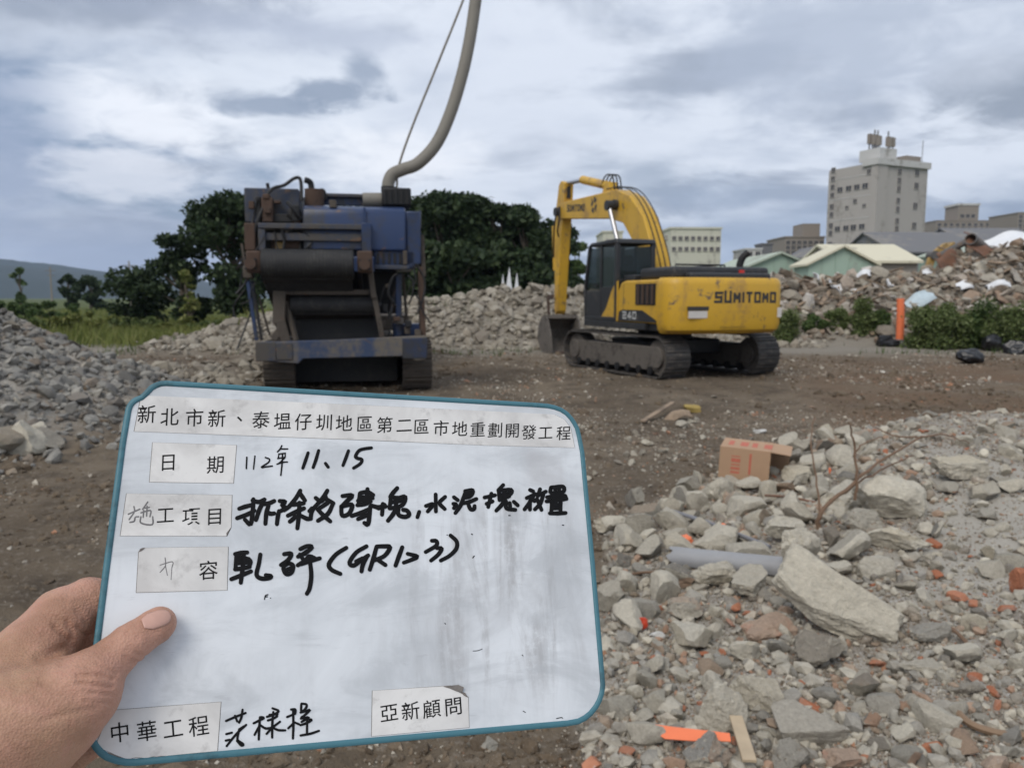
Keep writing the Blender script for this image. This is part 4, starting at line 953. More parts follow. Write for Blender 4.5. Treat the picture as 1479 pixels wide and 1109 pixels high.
for k, (px, Y, pt, w, base, lab) in enumerate([(590, 45, 285, 130, .1, 'dark tree showing at the right shoulder of the crusher'), (640, 43, 279, 135, .12, 'broad dark tree right of the crusher, tallest of its row'), (695, 45, 287, 115, .22, 'dark tree in the middle of the row behind the tan heap'),
        (742, 46, 300, 105, .25, 'dark tree with gaps near its trunk left of the digger arm'), (790, 46, 318, 100, .2, 'dark tree behind the upright digger arm'), (720, 44, 298, 95, .15, 'dense dark tree left of the gap tree'), (768, 44.5, 312, 85, .15, 'dense dark tree right of the gap tree'), (668, 44, 283, 90, .15, 'dense dark tree right of the tallest tree')]):
    tree('broadleaf_tree', px, Y, pt, w, lab, seed=20+k, base=base*.4, n=10000, lumps=52, ls=.33)
for k, (px, Y, pt, w, lab) in enumerate([(660, 41, 352, 130, 'thick dark undergrowth tree low before the tallest tree'), (748, 42, 360, 130, 'thick dark undergrowth tree low before the gap tree'), (612, 41.5, 350, 110, 'thick dark undergrowth tree beside the crusher')]):
    tree('undergrowth_tree', px, Y, pt, w, lab, seed=40+k, base=.02, n=5200, flat=1.3, ls=.36)
tree('broadleaf_tree', 833, 52, 350, 56, 'mid green tree between the digger arm and cab', 'leaf_mid', seed=31, base=.1, n=2600, ls=.26)
tree('broadleaf_tree', 130, 95, 399, 48, 'right of two small round trees far across the field', seed=32, base=.02, n=1500, ls=.5, flat=1.2)
tree('broadleaf_tree', 99, 100, 394, 30, 'left of two small round trees far across the field', seed=33, base=.02, n=1200, ls=.5, flat=1.2)
tree('broadleaf_tree', 31, 110, 387, 22, 'small lone pale tree at the far left horizon', 'leaf_mid', seed=34, base=.05, n=900, ls=.5, flat=1.2)
tree('young_tree', 273, 36, 388, 36, 'slim yellow green sapling before the dark trees', 'leaf_pale', seed=35, base=.1, n=1100, ls=.2, trunkw=.07)
def bush(px, Y, hpx, wpx, label, mat='leaf_mid', seed=0, n=2600, ls=.11, cat='bush'):
    r = np.random.default_rng(seed); g = heap_pt(px, Y); H = hpx*Y/FPX; W_ = wpx*Y/FPX/2
    o = empty('leafy_bush', g); cents, rads = [], []; mb = MB()
    for k in range(22):
        c = Vector((r.uniform(-1, 1)*W_*.85, r.uniform(-.6, .6)*W_*.6, H*r.uniform(.05, 1.0)**1.2*.9)); s = H*r.uniform(.10, .24); c.z *= 1-.45*abs(c.x)/W_
        cents.append(c); rads.append((s*1.2, s, s)); mb.tube([(c.x*.5, c.y*.5, -.05), (c.x*.8, c.y*.8, c.z*.5), c], [.018, .012, .006], 5)
    mb.build('stems', M['trunk'], o); v, f = leaves(cents, rads, n, ls, r, .05); link('foliage', np_mesh('foliage', v, f, M[mat]), o)
    return tag(o, label, cat)
for k, (px, Y, h, w, lab) in enumerate([(1137, 25.9, 54, 22, 'slim leafy bush just right of the yellow counterweight'), (1178, 26.4, 26, 30, 'low leafy bush at the debris foot right of the digger'), (1210, 26.6, 38, 30, 'leafy bush halfway between the digger and orange pole'), (1246, 26.4, 56, 30, 'tallest leafy bush left of the orange pole'), (1272, 26.4, 34, 22, 'small thin leafy bush touching the orange pole left'),
        (1338, 24.6, 72, 40, 'dense leafy bush just right of the orange pole'), (1372, 24.2, 70, 58, 'broad dense bush second right of the orange pole'), (1412, 24.4, 80, 46, 'tall bush behind the black bags'), (1446, 23.9, 66, 56, 'dense bush right of the black bags'), (1480, 23.6, 80, 46, 'tall dense bush at the right edge')]):
    bush(px, Y, h, w, lab, ['leaf_weed', 'leaf_mid', 'leaf_weed'][k % 3], seed=60+k, n=3200+int(h*w*.8), ls=.085)
for k, (px, Y, h, w, lab) in enumerate([(18, 52, 34, 90, 'tall reed clump at the far left field edge'), (78, 54, 30, 100, 'tall reed clump right of the first one at far left'), (140, 42, 26, 100, 'yellow green thicket in the middle of the field'), (196, 37, 24, 80, 'green thicket left of the tan heap'), (100, 34, 26, 110, 'olive thicket behind the grey heap'), (22, 33, 28, 100, 'olive thicket at the left picture edge'), (250, 34, 18, 80, 'low green thicket before the slim tree'), (305, 35, 20, 80, 'low yellow green thicket before the tall dark tree')]):
    bush(px, Y, h, w, lab, ['leaf_mid', 'leaf_mid', 'leaf_pale', 'leaf_weed', 'leaf_pale', 'leaf_weed', 'leaf_pale', 'leaf_weed'][k], 80+k, 6500, .16)
# grass of the field and weeds on the heaps
def grass(name, xs, ys, hs, mat, label, seed):
    r = np.random.default_rng(seed); n = len(xs); zs = terrain(xs, ys); a = r.uniform(0, 6.28, n); w = hs*.07
    lean = r.normal(size=(n, 2))*hs[:, None]*.3
    b0 = np.stack([xs-np.cos(a)*w, ys-np.sin(a)*w, zs-.02], -1); b1 = np.stack([xs+np.cos(a)*w, ys+np.sin(a)*w, zs-.02], -1); tp = np.stack([xs+lean[:, 0], ys+lean[:, 1], zs+hs], -1)
    v = np.stack([b0, b1, tp], 1).reshape(-1, 3); me = np_mesh(name, v, np.arange(3*n).reshape(n, 3), mat)
    return tag(link(name, me), label, 'grass', kind='stuff')
r = np.random.default_rng(91)
n = 60000; ys = 24+r.uniform(0, 1, n)**1.7*75; xs = -r.uniform(.05, .75, n)*ys
k = r.uniform(size=n) < far_left_grass(xs, ys)*(.25+.75*sm(fbm(xs*.3, ys*.3, 61), .35, .6)); xs, ys = xs[k], ys[k]
grass('grass', xs, ys, r.uniform(.18, .55, len(xs))*(.5+fbm(xs*.25, ys*.25, 62)), M['leaf_pale'], 'yellow green grass of the field at the left', 92)
n = 9000; xs = r.uniform(-12, 21, n); ys = r.uniform(20.5, 27, n)
k = (r.uniform(size=n) < sm(fbm(xs*.45, ys*.45, 63), .54, .66)) & ((xs < 7) | (ys > 22)); xs, ys = xs[k], ys[k]
grass('weeds', xs, ys, r.uniform(.06, .26, len(xs)), M['leaf_mid'], 'sparse green weeds at the foot of the heaps', 93)
# ------------------------------------------------------------------ buildings
def wall_mat(name, c, d=(.25, .23, .2), amt=.35): return weathered(name, c, d, amt, .25, .9, fine=1.5, bmp=.05, streak=True)
M['bwall'] = wall_mat('pale_render', (.42, .39, .36)); M['bwall2'] = wall_mat('white_trim', (.55, .54, .52))
M['pane'] = plain('dark_glass', (.03, .033, .04), .3, var=.2, scale=.5, bmp=0)
M['cream'] = wall_mat('cream_wall', (.56, .55, .45)); M['grimy'] = wall_mat('grimy_wall', (.27, .235, .20)); M['mint'] = wall_mat('mint_cladding', (.33, .43, .35))
M['greyroof'] = wall_mat('grey_roof', (.155, .155, .16)); M['greywall'] = wall_mat('grey_cladding', (.20, .20, .205)); M['creamroof'] = wall_mat('cream_roof', (.62, .58, .44), amt=.2); M['mintroof'] = wall_mat('mint_roof', (.40, .45, .37))
def window(par, face, u, z, w, h, L=0.0, name='window'):
    """a window on a local face: 'x' = wall at x = L (u runs along y), 'y' = wall at y = L (u runs along x)"""
    def bx(u0, u1, z0, z1, d0, d1):
        return ((L-d1, u0, z0), (L-d0, u1, z1)) if face == 'x' else ((u0, L-d1, z0), (u1, L-d0, z1))
    mb = MB(); t_ = .07
    for a in ((u-w/2-t_, u+w/2+t_, z+h/2, z+h/2+t_), (u-w/2-t_, u+w/2+t_, z-h/2-t_, z-h/2), (u-w/2-t_, u-w/2, z-h/2, z+h/2), (u+w/2, u+w/2+t_, z-h/2, z+h/2), (u-.03, u+.03, z-h/2, z+h/2)):
        mb.box(*bx(a[0], a[1], a[2], a[3], -.05, .14))
    f = mb.build(name, M['bwall'], par)
    MB().box(*bx(u-w/2, u+w/2, z-h/2, z+h/2, -.06, .05)).build('pane', M['pane'], f)
    return f
Y0 = 150.0; cn = at(1258, 430, Y0)
tb = empty('tower_block', (cn.x, Y0, 0), R(25.2)); HT = 28.0
mb = MB(); mb.box((0, 0, 0), (14.1, 11.7, HT-1.2)); mb.build('wall', M['bwall'], tb)
MB().box((.003, 3.2, HT-1.2), (13.9, 11.6, HT-.7)).build('roof_parapet', M['bwall'], tb)
MB().box((-.5, -.5, HT-1.2), (14.4, 3.2, HT)).build('roof_slab', M['bwall2'], tb)
MB().box((-.25, -.25, 0), (2.6, 1.2, HT-1.2)).build('corner_shaft', M['bwall'], tb)
pent = MB().box((1.3, .8, HT), (6.0, 5.5, HT+2.2)).build('plant_room', M['bwall2'], tb)
MB().box((9.0, 1.0, HT), (13.2, 5.5, HT+1.3)).build('tank_room', M['grimy'], tb)
for k in range(9):
    a = k*0.9; xx_, yy_ = 1.9+1.15*(k % 4)+.3*(k//3), 1.5+1.4*(k % 3)
    MB().cyl((xx_, yy_, HT+2.4), (xx_, yy_, HT+4.6+1.3*((k*5) % 3)/2), .15, n=8).build('antenna_mast', M['greywall'], tb)
    MB().box((xx_-.32, yy_-.32, HT+2.7+.4*(k % 3)), (xx_+.32, yy_+.32, HT+4.4+.5*(k % 3))).build('antenna_panel', M['grimy'], tb)
MB().cyl((13.0, .6, HT), (13.0, .6, HT+4.4), .07, n=6).build('lightning_rod', M['greywall'], tb)
def lz(py, Y): return CAM_H+(430-py)/FPX*Y
for py in (252, 263.7, 275, 286, 302, 313, 328.6, 339, 354.6): window(tb, 'x', 10.5, lz(py, 159.5), .9, 1.0)
for py, us in ((275.7, (8.6, 6.5, 4.5, 2.6)), (331, (8.8, 6.7, 4.9, 2.9))):
    for u in us: window(tb, 'x', u, lz(py, 155), 1.25, .95)
window(tb, 'x', 4.8, lz(294, 154), .8, .8); window(tb, 'x', 1.9, lz(253, 151), .8, .9); window(tb, 'x', 6.7, lz(303, 156), .7, .6); window(tb, 'x', 2.6, lz(300, 152), .7, .6)
for py in (254, 266, 277.4, 293.6, 305.6, 321.8, 333, 349): window(tb, 'y', 6.0, lz(py, 152.5), .95, 1.05)
for py in (255.3, 273, 300.7, 328.3): window(tb, 'y', 10.9, lz(py, 154.6), 1.15, 1.15)
for z_, y0_, y1_ in ((lz(262, 156), 1.3, 11.5), (lz(290, 156), 1.3, 11.5), (lz(320, 156), 1.3, 11.5)): MB().box((-.05, y0_, z_), (.02, y1_, z_+.12)).build('storey_band', M['bwall2'], tb)
tag(tb, 'tall pale tower block with rooftop antennas at the right', 'building')
def block(name, label, px0, px1, ptop, Y, depth, mat, rows=(), ncol=0, ww=.9, wh=.9, rz=0.0, roof=None, cat='building'):
    a, b_ = at(px0, 430, Y), at(px1, 430, Y); W_ = b_.x-a.x; H_ = lz(ptop, Y)
    o = empty(name, (a.x, Y, 0), rz); MB().box((0, 0, -.5), (W_, depth, H_)).build('wall', mat, o)
    MB().box((-.15, -.15, H_), (W_+.15, depth+.15, H_+.3)).build('roof', roof or mat, o)
    for py in rows:
        for k in range(ncol): window(o, 'y', W_*(k+.5)/ncol, lz(py, Y), ww, wh)
    return tag(o, label, cat), W_, H_
o, w_, h_ = block('office_block', 'cream flat roofed block with two window rows behind the digger', 967, 1040, 333, 120, 9, M['cream'], (346, 361), 8, .5, .55, R(3))
for py in (346, 361):
    for k in range(2): window(o, 'x', 2.5+4*k, lz(py, 124), .8, .6)
block('warehouse', 'pale low building seen under the digger boom', 870, 898, 338, 130, 10, M['cream'], (350,), 2, .5, .5)
o, w_, h_ = block('apartment_block', 'grimy low block left of the tower block', 1131, 1187, 345, 170, 12, M['grimy'], (352, 359, 366), 7, .8, .8)
MB().box((w_*.52, 2, h_+.3), (w_*.97, 8, h_+3.2)).build('stair_head', M['grimy'], o)
o, w_, h_ = block('apartment_block', 'brown grey stepped block right of the tower block', 1346, 1432, 322, 260, 14, M['grimy'], (327, 333), 10, 1.1, 1.0)
MB().box((w_*.38, 1, h_+.3), (w_*.72, 9, h_+5.2)).build('tower', M['grimy'], o)
for k in range(3): window(o, 'y', w_*(.45+.09*k), h_+1.8, 1.2, 1.1, 1.0)
MB().box((w_*.36, .8, h_+5.2), (w_*.74, 9.2, h_+5.9)).build('tower_cornice', M['bwall2'], o)
block('apartment_block', 'brown grey block cut by the right edge of the picture', 1462, 1500, 311, 230, 14, M['grimy'], (316, 322, 328, 334), 5, 1.0, 1.0)
block('small_house', 'little white house with dark tank right of the digger', 1075, 1098, 362, 140, 8, M['bwall2'], (368,), 2, .8, .8)
block('rooftop_tank', 'dark water tank on a roof right of the digger exhaust', 1098, 1113, 355, 142, 4, M['greyroof'])
def gable(name, label, px0, px1, peave, pridge, Y, depth, mw, mr, pxr=None, corr=True):
    """shed whose gable end faces the camera; ridge runs away from it"""
    a, b_ = at(px0, 430, Y), at(px1, 430, Y); W_ = b_.x-a.x; He, Hr = lz(peave, Y), lz(pridge, Y)
    xr = W_/2 if pxr is None else at(pxr, 430, Y).x-a.x
    o = empty(name, (a.x, Y, 0)); MB().prism([(0, -.5), (W_, -.5), (W_, He), (xr, Hr), (0, He)], 0, depth, 'y').build('wall', mw, o)
    for (x0, z0), (x1, z1) in (((-.3, He-.1), (xr, Hr)), ((xr, Hr), (W_+.3, He-.1))):
        MB().prism([(x0, z0+.03), (x1, z1+.03), (x1, z1+.2), (x0, z0+.2)], -.35, depth+.3, 'y').build('roof_slope', mr, o)
    n_ = max(4, int(W_/1.0))
    for k in range(1, n_): 
        xk = W_*k/n_; MB().box((xk-.03, -.05, 0), (xk+.03, .02, np.interp(xk, [0, xr, W_], [He, Hr, He])-.05)).build('cladding_rib', mw, o)
    return tag(o, label, 'warehouse')
def shed(name, label, px0, px1, peave, pridge, Y, depth, mw, mr):
    """shed whose long roof slope faces the camera"""
    a, b_ = at(px0, 430, Y), at(px1, 430, Y); W_ = b_.x-a.x; He = lz(peave, Y); Hr = lz(pridge, Y+depth/2)
    o = empty(name, (a.x, Y, 0)); MB().prism([(0, -.5), (depth, -.5), (depth, He), (depth/2, Hr), (0, He)], 0, W_, 'x').build('wall', mw, o)
    for (y0, z0), (y1, z1) in (((-.4, He-.15), (depth/2, Hr)), ((depth/2, Hr), (depth+.4, He-.15))):
        MB().prism([(y0, z0+.03), (y1, z1+.03), (y1, z1+.22), (y0, z0+.22)], -.3, W_+.3, 'x').build('roof_slope', mr, o)
    for k in range(1, int(W_/2.5)):
        MB().box((k*2.5-.04, -.06, 0), (k*2.5+.04, .02, He-.2)).build('cladding_rib', mw, o)
    return tag(o, label, 'warehouse')
shed('warehouse', 'long dark grey warehouse roof below the tower block', 1290, 1420, 366, 340, 88, 16, M['greywall'], M['greyroof'])
shed('warehouse', 'dark grey warehouse roof at the right edge', 1405, 1520, 360, 334, 96, 16, M['greywall'], M['greyroof'])
gable('warehouse', 'mint green gable shed with mint roof right of the digger', 1082, 1168, 386, 368, 66, 14, M['mint'], M['mintroof'])
gable('warehouse', 'mint green gabled warehouse with cream roof before the tower block', 1166, 1262, 384, 359, 60, 3, M['mint'], M['creamroof'])
o = shed('warehouse', 'cream roofed long shed joined to the mint gable', 1214, 1322, 379, 358, 61, 9, M['grimy'], M['creamroof'])
MB().prism([(2.6, 4.55), (4.5, 5.15), (6.4, 4.55), (6.4, 5.3), (4.5, 5.9), (2.6, 5.3)], 1.4, 4.1, 'x').build('ridge_vent', M['creamroof'], o)
gable('warehouse', 'mint gabled warehouse at the right edge behind the pipes', 1424, 1530, 364, 346, 70, 12, M['mint'], M['mintroof'])
gable('warehouse', 'small pale shed beside the low grimy block', 1176, 1222, 372, 356, 75, 8, M['bwall2'], M['greyroof'])
# power poles across the field
def pole(px, ptop, Y, label):
    g = heap_pt(px, Y); H_ = lz(ptop, Y)-g.z; o = empty('power_pole', g)
    MB().cyl((0, 0, -.3), (0, 0, H_), .16, .10, 8).build('shaft', M['grimy'], o); MB().box((-.9, -.06, H_-.7), (.9, .06, H_-.58)).build('crossarm', M['greywall'], o); MB().box((-.6, -.06, H_-1.5), (.6, .06, H_-1.38)).build('crossarm', M['greywall'], o)
    return tag(o, label, 'pole')
pole(75, 386, 130, 'thin power pole far across the field at the left'); pole(189, 378, 110, 'thin power pole behind the low rounded tree')
# pale broken slabs standing behind the tan heap
for k, (px, pt, w, lab) in enumerate([(726, 396, .3, 'left of three pale pointed slabs behind the tan heap'), (735, 386, .4, 'tallest of three pale pointed slabs behind the tan heap'), (746, 394, .35, 'right of three pale pointed slabs behind the tan heap')]):
    g = heap_pt(px, 31.5); H_ = lz(pt, 31.5)-g.z
    o = MB().prism([(-w/2, 0), (w/2, 0), (w*.4, H_*.6), (w*.05, H_), (-w*.3, H_*.7)], -.1, .1, 'y').build('broken_slab', M['white_sheet'], bevel=.02); o.location = g; tag(o, lab, 'slab')
# ------------------------------------------------------------------ machines: materials
M['blue'] = weathered('blue_paint', (.014, .034, .10), (.032, .033, .038), .62, 1.6, .38, fine=9, streak=True, rust=(.12, .07, .045), rust_amt=.35)
M['blue_dusty'] = weathered('dusty_blue_paint', (.028, .040, .072), (.07, .062, .053), .75, 2.2, .6, fine=12, streak=True, rust=(.13, .08, .05), rust_amt=.5)
M['mud'] = weathered('muddy_steel', (.085, .07, .056), (.04, .033, .028), .5, 2.5, .85, fine=14, streak=True, rust=(.12, .07, .04), rust_amt=.4)
M['rust'] = weathered('rusty_steel', (.075, .045, .031), (.05, .035, .028), .5, 5, .85, fine=20)
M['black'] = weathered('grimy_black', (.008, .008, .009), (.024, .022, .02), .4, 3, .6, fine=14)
M['belt'] = weathered('rubber_belt', (.016, .016, .017), (.045, .043, .040), .5, 4, .7, fine=25)
M['hosegrey'] = weathered('grey_hose', (.21, .195, .165), (.16, .145, .12), .4, 1.5, .7, fine=8, bmp=.08)
# ------------------------------------------------------------------ mobile crusher, end on
YC = 12.45; cc = at(492, 571, YC)
TC = R(10)                                                    # the crusher stands turned a little
CR = empty('mobile_crusher', (cc.x, YC, 0), TC)
_u = Vector((math.cos(TC), math.sin(TC), 0)); _v = Vector((-math.sin(TC), math.cos(TC), 0)); _o = Vector((cc.x, YC, 0))
def cpt(px, py, y):                                            # local point seen at a pixel, at local depth y
    d = ray(px, py); e = Vector((0, 0, CAM_H)); t_ = (y-(e-_o).dot(_v))/d.dot(_v); p = e+d*t_; return Vector(((p-_o).dot(_u), y, p.z))
def cx_(px, y=0.0): return cpt(px, 430, y).x
def cz_(py, y=0.0, px=492): return cpt(px, py, y).z
def cbox(px0, px1, pt, pb, y0, y1, name, mat, bevel=.012, par=None, yref=None):
    yr = y0 if yref is None else yref; pm = (px0+px1)/2
    return MB().box((cx_(px0, yr), y0, cz_(pb, yr, pm)), (cx_(px1, yr), y1, cz_(pt, yr, pm))).build(name, mat, par or CR, bevel=bevel)
# crawler tracks with single shoes
def crawler(par, name, xc, y0, y1, zt, w, n, mats, shoe_h=.06, rz=0.0):
    """one crawler: frame, wheels and a belt of single shoes; runs along local y"""
    r_ = zt/2
    tr = MB().prism([(y0+r_*.9, .22*zt), (y1-r_*.9, .22*zt), (y1-r_*1.1, .80*zt), (y0+r_*1.1, .80*zt)], -w*.36, w*.36, 'x').build(name, mats[1], par, bevel=.02)
    tr.location = (xc*math.cos(rz), xc*math.sin(rz), 0); tr.rotation_euler = (0, 0, rz); L = (y1-y0)-2*r_; per = 2*L+2*math.pi*r_
    sm_ = MB().box((-w/2, -per/n*.49, -shoe_h*.45), (w/2, per/n*.49, 0)).box((-w/2, -per/n*.10, -.002), (w/2, per/n*.04, shoe_h*.55)).box((-w/2, per/n*.28, -.002), (w/2, per/n*.40, shoe_h*.35)).mesh('track_shoe', mats[0])
    for k in range(n):
        s = per*k/n
        if s < L: p, a = (y0+r_+s, 0), math.pi
        elif s < L+math.pi*r_: t_ = (s-L)/r_; p, a = (y1-r_+math.sin(t_)*r_, r_-math.cos(t_)*r_), math.pi-t_
        elif s < 2*L+math.pi*r_: p, a = (y1-r_-(s-L-math.pi*r_), zt), 0.0
        else: t_ = (s-2*L-math.pi*r_)/r_; p, a = (y0+r_-math.sin(t_)*r_, r_+math.cos(t_)*r_), -t_
        o = link('track_shoe', sm_, tr); o.location = (0, p[0], p[1]+.045); o.rotation_euler = (-a, 0, 0)
    for yw, nm in ((y0+r_, 'idler_wheel'), (y1-r_, 'drive_sprocket')):
        wz = MB().cyl((-w*.30, yw, r_+.045), (w*.30, yw, r_+.045), r_*.86, n=28).cyl((-w*.43, yw, r_+.045), (w*.43, yw, r_+.045), r_*.52, n=20); wz.build(nm, mats[1], tr, bevel=.01)
    for k in range(8):
        yw = y0+r_*1.5+(L-r_)*k/7; MB().cyl((-w*.42, yw, .16*zt+.05), (w*.42, yw, .16*zt+.05), .10*zt, n=14).build('track_roller', mats[2], tr)
    return tr
for px in (399, 604): crawler(CR, 'crawler_track', cx_(px, .6)*.97, .35, 4.2, .80, .50, 44, (M['mud'], M['mud'], M['black']))
# chassis
M['beamblue'] = weathered('dust_caked_blue', (.032, .052, .105), (.135, .118, .095), .72, 1.3, .8, fine=10, streak=True, rust=(.10, .07, .05), rust_amt=.3)
mb = MB(); z0, z1 = cz_(521), cz_(491)
mb.prism([(cx_(367), z0+.02), (cx_(428), z0-.04), (cx_(435), z0+.04), (cx_(585), z0+.06), (cx_(600), z0-.02), (cx_(614), z0), (cx_(615), z1+.06), (cx_(480), z1), (cx_(367), z1-.02)], 0, .16, 'y').build('front_beam', M['beamblue'], CR, bevel=.015)
cbox(366, 396, 494, 522, -.012, .14, 'beam_end', M['blue_dusty']); cbox(580, 616, 488, 518, -.012, .14, 'beam_end', M['blue'])
cbox(396, 420, 495, 520, -.02, .1, 'beam_patch', M['blue_dusty'])
for px in (418, 560): MB().box((cx_(px, .2)-.09, .16, .62), (cx_(px, .2)+.09, 7.2, .95)).build('chassis_rail', M['mud'], CR, bevel=.01)
MB().box((-1.0, 2.2, .55), (1.0, 2.7, .9)).build('axle_beam', M['mud'], CR, bevel=.02)
MB().box((-1.25, 3.0, .95), (1.25, 8.6, 1.25)).build('chassis_deck', M['mud'], CR, bevel=.02)
MB().box((-1.05, 4.6, 1.25), (1.05, 7.2, 2.5)).build('crusher_housing', M['blue'], CR, bevel=.04)
MB().prism([(-1.0, 2.4), (1.0, 2.4), (1.25, 2.95), (-1.25, 2.95)], 5.0, 8.4, 'y').build('feed_hopper', M['blue'], CR, bevel=.03)
MB().box((-.95, 1.2, .12), (.95, 3.6, .62)).build('belly_shade_fill', M['black'], CR); cbox(424, 548, 452, 493, .55, 1.1, 'front_shade_fill', M['black'], .02); cbox(436, 574, 392, 452, 1.15, 2.6, 'inner_shade_fill', M['black'], .02); cbox(428, 582, 518, 556, 2.4, 2.6, 'rear_shade_panel', M['black'], .0)  # black blocks added to stand for the deep shade inside and under the machine
# main conveyor, its drum and belt
dl, dr = cx_(383), cx_(512); dz, drr = cz_(383), .235; dy = -.15
dm = MB().cyl((dl, dy, dz), (dr, dy, dz), drr, n=36).build('conveyor_drum', M['belt'], CR, smooth=40)
for k in range(26):
    xk = dl+(dr-dl)*(k+.5)/26; MB().cyl((xk-.008, dy, dz), (xk+.008, dy, dz), drr+.007, n=32).build('drum_rib', M['black'], dm, smooth=40)
def belt(name, yz, x0, x1, th, mat):
    n = len(yz); vs = []
    for (y_, z_) in yz: vs += [(x0, y_, z_), (x1, y_, z_), (x1, y_+.01, z_-th), (x0, y_+.01, z_-th)]
    fs = [(4*k+a, 4*k+(a+1) % 4, 4*k+4+(a+1) % 4, 4*k+4+a) for k in range(n-1) for a in range(4)]+[(0, 1, 2, 3), (4*n-1, 4*n-2, 4*n-3, 4*n-4)]
    return MB().add(vs, fs).build(name, mat, CR)
belt('conveyor_belt', [(dy+.02, dz+drr+.01), (1.6, dz-.15), (3.4, 1.25)], dl+.02, dr-.02, .02, M['belt'])
belt('return_belt', [(dy-.10, dz-drr*.9), (.25, cz_(425)), (1.4, 1.15), (3.4, .85)], dl+.02, dr-.02, .02, M['belt'])
for k in range(9):
    y_ = -.08+.035*k; z_ = np.interp(y_, [dy-.10, .25], [dz-drr*.9, cz_(425)])
    MB().box((dl+.03, y_-.02, z_-.01), (dr-.03, y_-.004, z_+.012)).build('belt_cleat', M['black'], CR)
MB().cyl((cx_(420, .3), .3, cz_(440, .3)), (cx_(542, .3), .3, cz_(440, .3)), .16, n=24).build('lower_drum', M['belt'], CR, smooth=40)
belt('lower_belt', [(.3, cz_(440, .3)+.16), (2.6, 1.25)], cx_(424, .3), cx_(538, .3), .02, M['belt'])
belt('lower_return_belt', [(.22, cz_(440, .3)-.14), (2.6, .7)], cx_(424, .3), cx_(538, .3), .02, M['belt'])
for x0, nm in ((352, 'bearing_housing'), (512, 'bearing_housing')):
    b_ = cbox(x0+5, x0+27, 362, 394, -.28, .02, nm, M['rust'], .03)
    MB().cyl((cx_(x0+16), -.36, dz), (cx_(x0+16), -.26, dz), .085, n=20).build('hub', M['rust'], b_, smooth=40)
    for k in range(4):
        a = k*math.pi/2+.78; MB().cyl((cx_(x0+16)+.10*math.cos(a), -.31, dz+.10*math.sin(a)), (cx_(x0+16)+.10*math.cos(a), -.26, dz+.10*math.sin(a)), .018, n=8).build('bolt', M['black'], b_)
for px in (378, 520): MB().bar((cx_(px), -.05, dz), (cx_(px)*1.0, 3.4, 1.0), .06, .20).build('conveyor_frame', M['blue_dusty'], CR, bevel=.008)
cbox(400, 534, 418, 426, .12, .22, 'cross_beam', M['mud']); cbox(424, 546, 451, 457, .45, .55, 'idler_bar', M['mud'])
# struts and legs
def strut(a, b_, w, mat, name='strut', h=None): return MB().bar(cpt(*a), cpt(*b_), w, h or w).build(name, mat, CR, bevel=.008)
strut((404, 420, .1), (403, 468, .1), .19, M['mud'], 'leg_bracket', .12); strut((404, 462, .1), (412, 494, .12), .15, M['mud']); strut((412, 435, .2), (428, 492, .1), .07, M['mud'])
strut((395, 490, .1), (410, 470, .1), .12, M['mud']); strut((534, 385, .02), (540, 430, .05), .09, M['mud']); strut((540, 425, .1), (553, 492, .1), .085, M['mud'])
strut((576, 395, .4), (576, 486, .4), .10, M['blue'], 'post'); strut((582, 395, .55), (588, 470, .55), .05, M['mud']); strut((562, 460, .4), (575, 400, .45), .05, M['blue_dusty'])
strut((609, 340, .25), (612, 400, .2), .075, M['mud'], 'post'); strut((607, 385, .2), (612, 492, .15), .085, M['rust'], 'post'); strut((605, 395, .35), (608, 492, .35), .05, M['mud'], 'post')
strut((357, 398, .1), (371, 492, .05), .06, M['blue'], 'post'); strut((364, 405, .25), (378, 492, .2), .05, M['blue_dusty'], 'post'); strut((349, 352, .05), (358, 405, .05), .035, M['mud']); strut((372, 425, .3), (342, 506, -.1), .022, M['black'], 'tie_rod'); strut((374, 430, .3), (390, 485, .2), .03, M['mud'])
cbox(567, 608, 468, 492, .5, .95, 'tool_box', M['blue']); cbox(565, 580, 440, 452, .6, .9, 'hydraulic_block', M['mud'])
# upper works
eb = cbox(358, 436, 272, 322, .25, 1.6, 'control_cabinet', M['blue_dusty'], .02)
cbox(374, 381, 284, 322, .1, .26, 'cabinet_slot', M['black']); cbox(382, 398, 285, 321, .02, .24, 'valve_block', M['rust'], .02); cbox(384, 394, 280, 288, .0, .2, 'valve_cap', M['rust'], .02)
cbox(386, 395, 300, 308, -.04, .05, 'valve_fitting', M['rust'], .01); cbox(399, 428, 309, 321, .1, .26, 'cabinet_vent', M['black']); cbox(424, 436, 296, 320, .05, .24, 'gearbox', M['black'], .02)
for pts in ([(385, 282, .05), (395, 272, .1), (410, 268, .15), (425, 258, .15), (434, 260, .15), (436, 290, .1)], [(388, 274, .3), (386, 265, .3)], [(415, 292, .02), (422, 300, -.02), (430, 312, .02), (436, 318, .1)], [(380, 300, .05), (372, 320, .0), (368, 345, .05), (372, 370, .05)]):
    MB().tube(catmull([cpt(*p) for p in pts], 5), .028, 8).build('hydraulic_hose', M['black'], CR, smooth=40)
ex = MB().cyl(cpt(454, 300, .7), cpt(454, 274, .7), .16, n=20).build('silencer', M['rust'], CR, smooth=40)
MB().tube(catmull([cpt(450, 275, .7), cpt(449, 266, .7), cpt(446, 262, .68), cpt(440, 260, .66)], 4), .05, 10).build('exhaust_elbow', M['black'], ex, smooth=40)
MB().tube(catmull([cpt(460, 276, .75), cpt(467, 276, .75), cpt(470, 288, .75)], 4), .035, 8).build('intake_hose', M['black'], CR, smooth=40)
x0, x1 = cx_(440, .05), cx_(588, .05); zb, zt = cz_(362, .05), cz_(296, .05)
MB().prism([(.05, zb), (.05, zt-.20), (.10, zt-.06), (.24, zt), (1.9, zt), (1.9, zb)], x0, x1, 'x').build('fuel_tank', M['blue'], CR, bevel=.035, seg=3)
